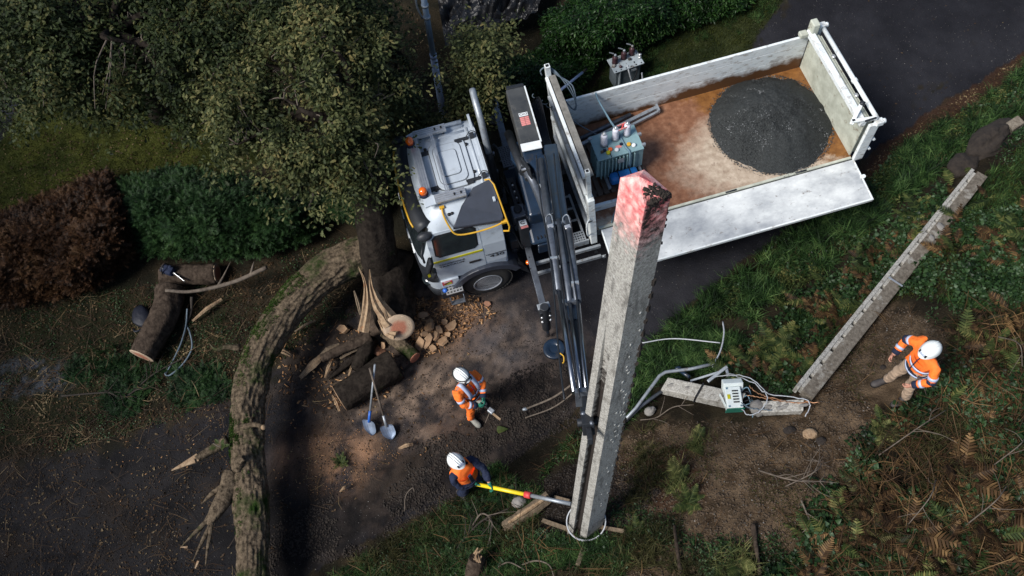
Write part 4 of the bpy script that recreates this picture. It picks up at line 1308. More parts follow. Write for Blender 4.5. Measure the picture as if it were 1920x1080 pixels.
c = MB(); c.tube(smooth_path([hbp(-.10, 2.0, -.06), hbp(-.16, 1.9, -.14), hbp(-.16, 1.5, -.14), hbp(-.10, 1.4, -.06)], 10), .014, 6); tp('grab_handle', c, M_['white'], parent=hbo)
c = MB(); c.bar((3.66, -.06, 1.86), (3.50, -.095, 1.86), .02, .03); tp('latch_slot', c, M_['black'], parent=hbo)
# low cross frame on the bed near the pallet, and long frame leaning on the far board
c = MB(); c.b2((3.80, .40, BZ + .01), (4.62, .46, BZ + .20)); tp('cross_rail', c, M_['white'], .006)

# --- crane (a part of the truck)
c = MB(); c.lathe((2.72, 1.25, .9), (0, 0, 1), [(0, .36), (.3, .36), (.32, .27), (1.55, .24), (1.6, .3), (1.75, .3)], 24); c.b2((2.35, .5, .85), (3.05, 2.0, 1.15))
crane = tp('loader_crane', c, M_['blue'])
def cp(name, mb, material, bevel=0.0, label=None): return tp(name, mb, material, bevel, crane, label)
# slewing housing and main arm box
cp('main_arm', MB().bar((2.80, 2.12, 3.22), (2.70, .66, 3.50), .34, .40), M_['arm'], .03)
cp('arm_edge', MB().bar((2.985, 2.12, 3.42), (2.885, .66, 3.70), .025, .03), M_['white'])
cp('arm_stripe', MB().bar((2.704, .70, 3.70), (2.692, .53, 3.72), .35, .015), M_['paper'])
cp('arm_nose', MB().bar((2.70, .66, 3.48), (2.68, .30, 3.50), .33, .36), M_['blue'], .03)
cp('arm_tail', MB().bar((2.82, 2.14, 3.2), (2.83, 2.24, 3.18), .33, .38), M_['dark'], .02)
# sign plates on the arm
def arm_pt(w_, z=0): 
    t = (2.12 - w_) / 1.46
    return Vector((2.80 - .10 * t, w_, 3.22 + .28 * t + .202 + z))
ang = math.atan2(.28, 1.46)
AX = (Vector((2.70, .66, 3.50)) - Vector((2.80, 2.12, 3.22))).normalized()
AR = Vector((1, 0, 0)); AR = (AR - AX * AR.dot(AX)).normalized(); AU = AR.cross(-AX).normalized()
AMX = Matrix((AR, -AX, AU)).transposed().to_4x4()
def arm_plate(s_off, w_, lx, ly, material, up=.003, name='sign_plate'):
    mb = MB(); p = arm_pt(w_) + AR * s_off
    mb.box(p + AU * up, (lx, ly, .004), AMX.to_3x3()); return cp(name, mb, material)
arm_plate(.02, 1.42, .16, .09, M_['paper'])
for j in range(5):
    for i in range(2):
        arm_plate(-.02 + .082 * i, 1.335 - .045 * j, .075, .038, M_['pinkred'], .003 + .0005 * i)
tm = AMX.copy(); tm.translation = arm_pt(1.42) + AR * .02 + AU * .008
text('lettering', 'Cm2', .075, tm, M_['black'], crane, .001)
# knuckle, links, cylinders
cp('knuckle', MB().bar((2.72, .36, 3.55), (2.78, .02, 3.62), .30, .30).bar((2.60, .55, 3.30), (2.60, .1, 3.45), .06, .3), M_['blue'], .03)
cp('pivot_pin', MB().tube([(2.42, .30, 3.55), (3.10, .30, 3.55)], .05, 12), M_['chrome'])
for s_ in (2.50, 2.92):
    cp('link_plate', MB().bar((s_, .55, 3.42), (s_ + .03, .05, 3.75), .04, .22), M_['dark'], .02)
cp('lift_cylinder', MB().tube([(2.55, 1.95, 2.4), (2.52, .62, 3.0)], .085, 14).tube([(2.52, .62, 3.0), (2.52, .35, 3.15)], .045, 12), M_['dark'])
cp('column_head', MB().bar((2.70, 1.0, 2.35), (2.66, .10, 2.15), .46, .5), M_['blue'], .05)
cp('base_plate', MB().bar((2.62, .62, 1.9), (2.60, -.05, 1.5), .42, .40), M_['blue'], .05)
for i in range(4):
    cp('cooling_slot', MB().box((2.52 + .07 * i, .0, 1.72), (.02, .16, .06)), M_['black'])
cp('hook_block', MB().box((2.62, -.13, 1.45), (.26, .05, .30)), M_['blue'], .02)
# hose bundles
for i in range(7):
    cp('hydraulic_hose', MB().tube(smooth_path([(3.03 + .025 * i, 2.25 + rnd(-.1, .1), 2.7), (3.06 + .025 * i, 1.9, 3.1 + .02 * i), (3.02 + .022 * i, 1.2, 3.05), (2.98 + .02 * i, .6, 3.3), (2.95 + .015 * i, .15, 3.5)], 20), .016, 6), M_['black'])
for i in range(5):
    cp('hydraulic_hose', MB().tube(smooth_path([(2.50 + .03 * i, .85, 2.9), (2.55 + .04 * i, .5 + rnd(-.1, .1), 3.1), (2.62 + .03 * i, .1, 2.8 + rnd(-.1, .1)), (2.75 + .02 * i, -.15 - .05 * i, 2.7), (2.85, -.4 - .1 * i, 3.3)], 20), .015, 6), M_['dark' if i % 2 else 'galv'])
cp('hose_guard', MB().tube(smooth_path([(2.50, .42, 3.4), (2.55, .15, 3.5), (2.62, -.15, 3.2), (2.66, -.35, 2.9)], 12), .075, 10), M_['steel'])
# hose spring coil beside the headboard
cp('coil_spring', MB().tube([(3.20 + .03 * math.cos(a) + .010 * a, 2.55 - .018 * a * .9, 2.6 + .03 * math.sin(a)) for a in np.linspace(0, 30, 120)], .010, 5), M_['ropeb'])
# folding outer boom reaching down to the pole
b0 = Vector((2.88, .35, 3.62)); tipw = V(at(1092, 792, 6.2)); b1 = TM.inverted() @ tipw
bd_ = (b1 - b0).normalized(); side_ = bd_.cross(Vector((0, 0, 1))).normalized()
if side_.x < 0: side_ = -side_
def bp_(t, o=0, u=0): return b0 + (b1 - b0) * t + side_ * o + Vector((0, 0, u))
boomn = 1.0
cp('outer_boom', MB().bar(bp_(-.04, .10), bp_(.52, .10), .24, .28, w1=.20, h1=.24), M_['blue'], .02)
for k_, (t0, t1, wd) in enumerate(((.50, .72, .17), (.70, .88, .14), (.86, .985, .11))):
    cp('boom_extension', MB().bar(bp_(t0, .08), bp_(t1, .08), wd, wd + .03), M_['blue'] if k_ < 1 else M_['dark'], .01)
for o, r in ((-.10, .058), (.055, .04), (.19, .05)):
    cp('boom_cylinder', MB().tube([bp_(.04 if o < 0 else .34, o, .17), bp_(.62 if o < 0 else .66, o * .8, .15)], r, 12), M_['steel'])
    cp('cylinder_rod', MB().tube([bp_(.62 if o < 0 else .66, o * .8, .15), bp_(.93, o * .5, .12)], r * .6, 10), M_['chrome'])
for t_, o in ((.36, -.08), (.66, .0), (.93, 0)):
    cp('boom_collar', MB().bar(bp_(t_, .05, .02), bp_(t_ + .012, .05, .02), .30 - .12 * t_, .36 - .12 * t_), M_['steel'], .005)
for t_, o in ((.50, -.09), (.60, .15)):
    cp('hose_tie', MB().bar(bp_(t_, o, .16), bp_(t_ + .008, o, .16), .10, .12), M_['alu'])
for o in (-.16, -.02, .12):
    h = [bp_(t_, o + .02 * math.sin(9 * t_ + o * 20), .2 + .02 * math.cos(11 * t_)) for t_ in np.linspace(.02, .95, 26)]
    cp('hydraulic_hose', MB().tube(h, .012, 6), M_['dark'])
for t_, o in ((.36, -.08), (.37, .17)):
    cp('hose_loop', MB().tube(smooth_path([bp_(t_, o - .05, .16), bp_(t_ - .03, o - .05, .22), bp_(t_ - .035, o + .03, .24), bp_(t_ + .03, o + .05, .16)], 12), .010, 6), M_['galv'])
    cp('hose_fitting', MB().box(bp_(t_ + .01, o, .2), (.09, .07, .06)), M_['alu'], .01)
cp('boom_tip', MB().bar(bp_(.975, .06), bp_(1.02, .06), .14, .2).tube([bp_(1.0, -.06), bp_(1.0, .2)], .05, 10).bar(bp_(1.02, .06), bp_(1.05, .06), .06, .1), M_['dark'], .01)
cp('tip_bolt', MB().ell(bp_(.985, .02, .10), (.035, .03, .03)), M_['steel']); cp('tip_bolt', MB().ell(bp_(1.01, .1, .10), (.03, .03, .025)), M_['steel'])
# control station by the cab rear with small sign
cp('control_box', MB().b2((2.22, .10, 1.2), (2.42, .34, 1.95)), M_['dark'], .02)
cp('control_cover', MB().b2((2.18, .34, 1.5), (2.44, .62, 2.0)), M_['steel'], .02)
cp('control_knob', MB().lathe((2.30, .50, 2.0), (0, 0, 1), [(0, .08), (.04, .08), (.05, .06)], 16), M_['dark'])
cp('sign_plate', MB().box((2.32, .22, 1.956), (.14, .12, .006)), M_['paper'])
cp('sign_plate', MB().box((2.325, .125, 1.957), (.14, .05, .007)), M_['pinkred'])
cp('sign_print', MB().tube([(2.32 + .04 * math.cos(a), .225 + .03 * math.sin(a), 1.963) for a in np.linspace(.6, 5.6, 14)], .007, 5), M_['black'])
cp('yellow_cap', MB().box((2.44, .04, 1.5), (.06, .06, .04)), M_['yellow'])
for i in range(7):
    cp('valve_knob', MB().lathe((2.36, .72 + .075 * i, 1.9), (0, 0, 1), [(0, .022), (.05, .022), (.06, .012)], 8), M_['alu' if i % 2 else 'dark'])
cp('valve_block', MB().b2((2.28, .66, 1.6), (2.44, 1.3, 1.9)), M_['dark'], .01)
# perforated step plate, far side
pf = cp('step_plate', MB().box((2.50, 2.05, 1.55), (.32, .52, .03)), M_['steel'], .004)
for i in range(6):
    for j in range(10):
        k_ = MB().box((2.376 + .05 * i + (.0 if j % 2 else .012), 1.84 + .047 * j, 1.567), (.022, .022, .004)); o = tp('plate_hole', k_, M_['black'], parent=crane)
# outriggers
ob = MB().bar((2.42, 1.6, 1.0), (2.28, -1.16, 1.0), .12, .14); orr = tp('outrigger', ob, M_['steel'], .008)
for i in range(5):
    tp('beam_mark', MB().box((2.36 - .045 * i, .2 - .25 * i, 1.072), (.02, .03, .004)), M_['black'], parent=orr)
tp('stabiliser_leg', MB().box((2.28, -1.22, .98), (.22, .18, .30)).tube([(2.28, -1.24, 1.25), (2.28, -1.26, .30)], .085, 14), M_['dark'], .01, orr)
tp('leg_rod', MB().tube([(2.28, -1.26, .35), (2.29, -1.28, -.06)], .04, 12), M_['chrome'], parent=orr)
for i in range(4): tp('leg_bolt', MB().ell((2.20 + .16 * (i % 2), -1.31 - .0, .95 - .2 * (i // 2)), (.028, .028, .028)), M_['alu'], parent=orr)
tp('leg_cap', MB().box((2.28, -1.17, 1.14), (.24, .12, .05)), M_['galv'], .01, orr)
ob = MB().bar((2.52, 1.7, 1.0), (2.66, 4.20, 1.0), .14, .14); orr = tp('outrigger', ob, M_['steel'], .008)
tp('stabiliser_leg', MB().box((2.68, 4.26, 1.0), (.20, .18, .3)).tube([(2.68, 4.28, 1.3), (2.68, 4.28, .2)], .08, 12).box((2.6, 4.2, 1.2), (.3, .12, .1)), M_['dark'], .01, orr)
tp('foot_plate', MB().lathe((2.68, 4.28, -.1), (0, 0, 1), [(0, .2), (.05, .19), (.12, .06)], 18), M_['dark'], parent=orr)
tp('chock_bracket', MB().tube(smooth_path([(2.35, 3.1, .6), (2.45, 2.95, .5), (2.5, 2.75, .5), (2.4, 2.6, .55)], 8), .05, 8), M_['dark'], parent=orr)
# pad under near leg
pad = Th('outrigger_pad', 'round dark blue outrigger pad with yellow rope handle on the tarmac', 'pad', tuple(G(1038, 655)))
pc = G(1039, 655)
pad.part('pad_disc', MB().lathe(pc + Vector((0, 0, -.01)), (0, 0, 1), [(0, .22), (.05, .22), (.06, .20), (.065, .10), (.05, .09)], 26), M_['blue'])
pad.part('rope_handle', MB().tube(smooth_path([pc + Vector((.10, -.12, .05)), pc + Vector((.16, -.20, .06)), pc + Vector((.15, -.30, .03)), pc + Vector((.12, -.33, .03))], 10), .014, 6), M_['yellow'])


# ------------------------------------------------------------------ load on the bed
def TW(s, w, z): return T(s, w, z)


class TThing:
    """a thing standing on the truck: an empty in truck axes, parts authored in (s, w, z)"""
    def __init__(s, name, label, cat, loc, group=None):
        s.o = thing(name, label, cat, (0, 0, 0), group)
        s.loc = Vector(loc)
        s.o.matrix_basis = TM @ Matrix.Translation(loc)

    def part(s, name, mb, material, bevel=0.0, parent=None, label=None, kind=None):
        return mb.build(name, material, parent or s.o, s.loc, bevel, label=label, kind=kind)


def gravel_mat():
    M = mat('wet_dark_gravel', (0.036, 0.041, 0.041), (0.009, 0.010, 0.010), 30, 0.72, bump=1.0, bscale=60, c3=(0.19, 0.195, 0.20), s3=34, t3=(0.64, 0.72), spec=.35)
    return M


gc = Vector((7.82, 1.29, BZ)); GR = 1.20
mb = MB(); NR, NS = 64, 120; vs = []
for i in range(NR + 1):
    r = i / NR
    for k_ in range(NS):
        a = 2 * math.pi * k_ / NS
        rim_ = 1 + .05 * (vn(a * 5 + 30, 0, 2) - .5) + .035 * (vn(a * 19 + 30, 3, 2) - .5) + .015 * math.sin(3 * a)
        x, y = r * GR * rim_ * math.cos(a), r * GR * rim_ * math.sin(a)
        hz = .54 * (1 - r ** 2.2) ** 1.15 * (1 + .10 * math.sin(a + 1.0) * r)
        hz += .16 * (fbm(x * 2.6, y * 2.6, 1) - .5) * min(1, 3 * (1 - r)) + .028 * (fbm(x * 24, y * 24, 3) - .5) * min(1, 5 * (1 - r))
        # a small crumbled scar near the top
        sx, sy = x + .10, y - .50
        hz += -.05 * math.exp(-((sx / .16) ** 2 + (sy / .16) ** 2)) + (.05 * (vn(sx * 16 + 9, sy * 16 + 4, 4) - .45)) * math.exp(-((sx / .28) ** 2 + (sy / .25) ** 2))
        vs.append((gc.x + x, gc.y + y, BZ + .008 + max(0, hz) * (1.0)))
mb.add(vs, [(i * NS + k_, (i + 1) * NS + k_, (i + 1) * NS + (k_ + 1) % NS, i * NS + (k_ + 1) % NS) for i in range(NR) for k_ in range(NS)], True)
gt = TThing('gravel_pile', 'round heap of dark grey gravel on the rusty truck bed by the tailgate', 'gravel', gc)
tag(gt.part('gravel', mb, gravel_mat()), kind='stuff')
n = 9000
a = R.uniform(0, 6.283, n); r = np.sqrt(R.uniform(0, 1.06, n)) * GR * 1.01; r[:900] = GR * (1 + np.abs(R.normal(0, .035, 900)))
x, y = r * np.cos(a), r * np.sin(a)
q = r / GR
z = BZ + .008 + np.clip(.54 * (1 - np.clip(q, 0, 1) ** 2.2) ** 1.15 - .02, 0, 1) + .008
keep = (gc.y + y < BF - .01) & (gc.x + x < BR - .04)
pos = np.stack([x, y, z - gc.z], -1)[keep]


def rock_t(k=.5):
    bm = bmesh.new(); bmesh.ops.create_icosphere(bm, subdivisions=1, radius=.5)
    for v in bm.verts:
        v.co *= rnd(.7, 1.15)
        v.co.z *= .7
    # coarse: 80 tris is too many for grit, so take the octahedron-like hull
    r_ = ([tuple(v.co) for v in bm.verts], [tuple(v.index for v in f.verts) for f in bm.faces]); bm.free()
    return r_


def grit_t():
    v = [(rnd(.35, .6), 0, 0), (0, rnd(.35, .6), 0), (-rnd(.35, .6), 0, 0), (0, -rnd(.35, .6), 0), (rnd(-.1, .1), rnd(-.1, .1), rnd(.3, .5)), (0, 0, -.4)]
    return v, [(0, 1, 4), (1, 2, 4), (2, 3, 4), (3, 0, 4), (1, 0, 5), (2, 1, 5), (3, 2, 5), (0, 3, 5)]


grit = [grit_t() for _ in range(4)]
M_['gravelgrit'] = leafmat('gravel_grains', [(0.014, 0.015, 0.016), (0.03, 0.032, 0.033), (0.065, 0.07, 0.07), (0.30, 0.31, 0.315)], trans=0.0, clump=3, rough=.6)
scatter('gravel_grains', grit, pos, rotm(R.uniform(0, 6, len(pos)), R.uniform(0, 1, len(pos)), R.uniform(0, 6, len(pos))), R.uniform(.010, .026, len(pos)), M_['gravelgrit'], parent=gt.o, kind='stuff')

# pallet and transformer
pz = BZ
PM = Matrix.Rotation(math.radians(0), 4, 'Z')
plt = TThing('wooden_pallet', 'dark wooden pallet under the green transformer by the headboard', 'pallet', (4.35, 1.25, pz))
for i in range(3):
    plt.part('pallet_bearer', MB().b2((3.85, .72 + .55 * i, pz + .002), (5.02, .82 + .55 * i, pz + .10)), M_['pallet'])
for i in range(9):
    plt.part('slat', MB().b2((3.82 + .137 * i, .66, pz + .102), (3.915 + .137 * i, 1.98, pz + .125)), M_['pallet'], .003)
plt.part('pallet_rail', MB().b2((4.88, .50, pz + .13), (4.93, 1.75, pz + .22)), M_['galv'], .004)
tz = pz + .14
tr = TThing('transformer', 'green grey transformer with three white insulators strapped on the truck bed', 'transformer', (4.45, 1.22, tz))
X0, X1, W0, W1, ZT = 4.06, 4.92, .98, 1.52, tz + .70
tr.part('tank', MB().b2((X0 + .04, W0 + .04, tz + .06), (X1 - .04, W1 - .04, ZT)), M_['trafo'], .01)
tr.part('lid', MB().b2((X0 - .03, W0 - .02, ZT), (X1 + .03, W1 + .03, ZT + .03)), M_['trafo'], .006)
tr.part('lid_seam', MB().b2((X0 + .235, W0 - .022, ZT + .028), (X0 + .25, W1 + .032, ZT + .034)), M_['black'])
for i in range(10):
    s_ = X0 + .03 + i * .074
    tr.part('cooling_fin', MB().b2((s_, W0 - .04, tz + .10), (s_ + .022, W0 + .05, ZT - .04)), M_['trafo'], .004)
for i in range(5):
    w_ = W0 + .03 + i * .09
    tr.part('cooling_fin', MB().b2((X0 - .04, w_, tz + .10), (X0 + .05, w_ + .022, ZT - .04)), M_['trafo'], .004)
    tr.part('cooling_fin', MB().b2((X1 - .05, w_, tz + .10), (X1 + .04, w_ + .022, ZT - .04)), M_['trafo'], .004)
for s_, w_ in ((4.25, 1.28), (4.50, 1.34), (4.74, 1.37)):
    c = MB(); c.lathe((s_, w_, ZT + .03), (0, 0, 1), [(0, .075), (.05, .07), (.06, .055)], 18); bs = tr.part('bushing', c, M_['galv'])
    pr = [(0, .058)]
    for j in range(7):
        pr += [(.03 + j * .035, .058), (.04 + j * .035, .066), (.052 + j * .035, .058)]
    pr += [(.30, .05), (.31, .0)]
    c = MB(); c.lathe((s_, w_, ZT + .06), (0, 0, 1), pr, 18); tr.part('insulator', c, M_['porcelain'], parent=bs)
    c = MB(); c.lathe((s_, w_, ZT + .365), (0, 0, 1), [(0, .04), (.03, .04), (.035, .015), (.06, .012)], 12); tr.part('terminal', c, M_['alu'], parent=bs)
for a_, b_ in (((4.50, 1.30), (4.76, 1.33)), ((4.50, 1.40), (4.74, 1.43))):
    tr.part('red_tape', MB().bar((a_[0], a_[1], ZT + .32), (b_[0], b_[1], ZT + .34), .012, .035), M_['pinkred'])
tr.part('red_tape', MB().bar((4.60, 1.31, ZT + .33), (4.68, 1.42, ZT + .33), .02, .03), M_['red'])
for s_, w_, cm in ((4.27, 1.07, 'lime'), (4.70, 1.13, 'yellow'), (4.78, 1.08, 'paper'), (4.44, 1.08, 'paper'), (4.50, 1.15, 'pinkred'), (4.22, 1.14, 'navy'), (4.33, 1.13, 'orange_lens'), (4.56, 1.18, 'navy'), (4.16, 1.12, 'timber')):
    c = MB()
    if cm in ('pinkred',): c.box((s_, w_, ZT + .034), (.11, .06, .006))
    elif cm in ('navy', 'timber'): c.box((s_, w_, ZT + .05), (.05, .04, .05))
    else: c.lathe((s_, w_, ZT + .03), (0, 0, 1), [(0, .042), (.035, .042), (.045, .03)], 14)
    tr.part('terminal_cap', c, M_[cm])
for s_, w_ in ((X0 - .02, W1 - .05), (X1 + .05, W0 + .30), (X1 + .05, W0 + .05)):
    tr.part('lifting_lug', MB().b2((s_ - .04, w_, ZT - .02), (s_ + .04, w_ + .05, ZT + .05)), M_['galv'], .005)
tr.part('rating_plate', MB().b2((4.42, W0 - .062, ZT - .17), (4.54, W0 - .052, ZT - .05)), M_['galv'])
for s_ in (4.18, 4.78):
    tr.part('skid', MB().b2((s_, W0 - .25, tz - .012), (s_ + .06, W1 + .1, tz + .06)), M_['galv'], .004)
bx = TThing('blue_container', 'glossy blue plastic container strapped to the front of the transformer', 'container', (4.5, .86, tz + .1))
c = MB()
bx.part('shell', MB().b2((4.24, .74, tz + .06), (4.80, .93, tz + .28)), M_['bluebox'], .05)
for s_ in (4.40, 4.64):
    bx.part('black_tie', MB().b2((s_, .732, tz + .10), (s_ + .018, .94, tz + .29)), M_['black'])
sg = tag(MB().tube(smooth_path([(4.46, 2.47, BZ + .94), (4.47, 2.30, BZ + .90), (4.52, 1.75, ZT + .10), (4.58, W1, ZT + .05), (4.62, 1.1, ZT + .045), (4.66, W0 - .03, ZT + .02), (4.66, W0 - .05, tz + .3)], 24), .022, 6, flat=.3).build('ratchet_strap', M_['strap'], None, (0, 0, 0)), 'blue grey strap running from the far board over the transformer lid', 'strap', 'load straps')
sg.matrix_basis = TM
sg = tag(MB().tube(smooth_path([(4.66, .72, BZ + .12), (4.55, .60, BZ + .2), (4.30, .40, BZ + .16), (4.12, .20, BZ + .10), (4.02, .06, BZ + .02)], 16), .026, 6, flat=.3).build('ratchet_strap', M_['strap'], None, (0, 0, 0)), 'blue grey strap with ratchet between the blue container and the near bed edge', 'strap', 'load straps')
sg.matrix_basis = TM
rk = MB().box((4.60, .64, BZ + .22), (.14, .08, .05), Matrix.Rotation(.5, 3, 'Z')).build('ratchet', M_['galv'], sg, (0, 0, 0), .008)
sg = tag(MB().tube(smooth_path([(3.80, 2.38, BZ + .62), (4.0, 2.1, BZ + .58), (4.25, 1.8, BZ + .55), (4.4, 1.6, BZ + .5)], 10), .012, 6).build('tie_rope', M_['ropeb'], None, (0, 0, 0)), 'thin dark rope from the headboard corner to the transformer', 'rope')
sg.matrix_basis = TM
# steel sections lying along the far board
fr = TThing('steel_crossarm', 'blue grey steel crossarm lying along the far board of the truck bed', 'crossarm', (4.9, 2.2, BZ))
fr.part('channel', MB().bar((3.95, 1.90, BZ + .16), (5.75, 2.34, BZ + .10), .07, .06), M_['galv'], .004)
fr.part('channel', MB().bar((4.35, 1.86, BZ + .16), (5.78, 2.24, BZ + .10), .05, .05), M_['galv'], .004)
fr.part('end_plate', MB().box((5.76, 2.30, BZ + .12), (.04, .18, .09)), M_['galv'])
fr.part('bracket', MB().box((4.55, 1.80, BZ + .36), (.16, .12, .04)).box((4.44, 1.84, BZ + .38), (.05, .05, .12)), M_['galv'], .006)
fr.part('bracket', MB().bar((4.70, 1.78, BZ + .3), (4.95, 1.9, BZ + .34), .05, .05), M_['strap'], .006)
fr.part('long_tube', MB().tube([(3.80, 2.06, BZ + .07), (5.2, 2.36, BZ + .07)], .05, 12), M_['steel'])
# rope coil hung over the far headboard corner
rc = TThing('coiled_cable', 'grey cable looped over the far corner post of the headboard', 'cable', hbp(BF, 3.1))
for i in range(3):
    q0 = Vector(hbp(BF - .02, 3.2)); lp = [q0 + Vector(p) for p in ((-.12, .05, -.05), (-.12, .12, .02), (.0, .12, .06), (.14, .0, .02 - .04 * i), (.30 + .05 * i, -.20, -.25), (.40, -.42, -.5 - .06 * i), (.33, -.46, -.62), (.22, -.30, -.5), (.10, -.10, -.3))]
    rc.part('loop', MB().tube(smooth_path(lp, 30), .013, 6), M_['ropeb'])
rc.part('tail', MB().tube(smooth_path([Vector(hbp(BF - .1, 3.1, .08)), Vector((3.8, 2.2, 2.3)), Vector((3.86, 2.3, 1.9))], 12), .012, 6), M_['ropeb'])


# ------------------------------------------------------------------ concrete poles
def concrete_mat(name, paint=None, dark=(.06, .055, .048), moss=(.05, .055, .03)):
    M = mat(name, (0.52, 0.505, 0.46), (0.19, 0.18, 0.16), 42, .9, bump=.7, bscale=60, c3=(.15, .14, .12), s3=3.2, t3=(.56, .74))
    n, l = M.node_tree.nodes, M.node_tree.links; b = n['Principled BSDF']
    src = b.inputs['Base Color'].links[0].from_socket
    tc = n.new('ShaderNodeTexCoord')
    # diagonal weathering streaks
    mp = n.new('ShaderNodeMapping'); mp.inputs['Scale'].default_value = (9, 9, 1.6); mp.inputs['Rotation'].default_value = (0.5, .6, 0); l.new(tc.outputs['Object'], mp.inputs[0])
    nz = n.new('ShaderNodeTexNoise'); nz.inputs['Scale'].default_value = 1.6; nz.inputs['Detail'].default_value = 7; l.new(mp.outputs[0], nz.inputs[0])
    r = lerp_ramp(n, [(.54, (0, 0, 0)), (.70, (.6, .6, .6))]); l.new(nz.outputs[0], r.inputs[0])
    mx = n.new('ShaderNodeMix'); mx.data_type = 'RGBA'; l.new(r.outputs[0], mx.inputs[0]); l.new(src, mx.inputs[6]); mx.inputs[7].default_value = (*dark, 1)
    out = mx.outputs[2]
    # lichen spots
    n2 = n.new('ShaderNodeTexNoise'); n2.inputs['Scale'].default_value = 12; n2.inputs['Detail'].default_value = 2; l.new(tc.outputs['Object'], n2.inputs[0])
    r2 = lerp_ramp(n, [(.72, (0, 0, 0)), (.745, (.9, .9, .9))]); l.new(n2.outputs[0], r2.inputs[0])
    m2 = n.new('ShaderNodeMix'); m2.data_type = 'RGBA'; l.new(r2.outputs[0], m2.inputs[0]); l.new(out, m2.inputs[6]); m2.inputs[7].default_value = (.46, .46, .43, 1)
    out = m2.outputs[2]
    if paint:
        sp = n.new('ShaderNodeSeparateXYZ'); l.new(tc.outputs['Object'], sp.inputs[0])
        n3 = n.new('ShaderNodeTexNoise'); n3.inputs['Scale'].default_value = 14; n3.inputs['Detail'].default_value = 8; l.new(tc.outputs['Object'], n3.inputs[0])
        q = n.new('ShaderNodeMath'); q.operation = 'MULTIPLY_ADD'; l.new(n3.outputs[0], q.inputs[0]); q.inputs[1].default_value = .9; l.new(sp.outputs[2], q.inputs[2])
        mr = n.new('ShaderNodeMapRange'); mr.inputs[1].default_value = paint + .02; mr.inputs[2].default_value = paint + .48; l.new(q.outputs[0], mr.inputs[0])
        m3 = n.new('ShaderNodeMix'); m3.data_type = 'RGBA'; l.new(mr.outputs[0], m3.inputs[0]); l.new(out, m3.inputs[6]); rp3 = lerp_ramp(n, [(.35, (.70, .13, .14)), (.50, (.85, .30, .28)), (.66, (.90, .55, .50))]); l.new(n3.outputs[0], rp3.inputs[0]); l.new(rp3.outputs[0], m3.inputs[7])
        # mud stuck on the right hand side of the head, streaks below; the groove's shade is painted with the same mask
        n4 = n.new('ShaderNodeTexNoise'); n4.inputs['Scale'].default_value = 9; n4.inputs['Detail'].default_value = 9; n4.inputs['Roughness'].default_value = .75; l.new(tc.outputs['Object'], n4.inputs[0])
        at4 = n.new('ShaderNodeAttribute'); at4.attribute_name = 'mud'
        q4 = n.new('ShaderNodeMath'); q4.operation = 'MULTIPLY_ADD'; l.new(n4.outputs[0], q4.inputs[0]); q4.inputs[1].default_value = 1.6; l.new(at4.outputs['Fac'], q4.inputs[2])
        r4 = n.new('ShaderNodeMapRange'); r4.inputs[1].default_value = 1.10; r4.inputs[2].default_value = 1.32; l.new(q4.outputs[0], r4.inputs[0])
        m4 = n.new('ShaderNodeMix'); m4.data_type = 'RGBA'; l.new(r4.outputs[0], m4.inputs[0]); l.new(m3.outputs[2], m4.inputs[6]); m4.inputs[7].default_value = (.022, .016, .013, 1)
        out = m4.outputs[2]
    l.new(out, b.inputs['Base Color'])
    return M


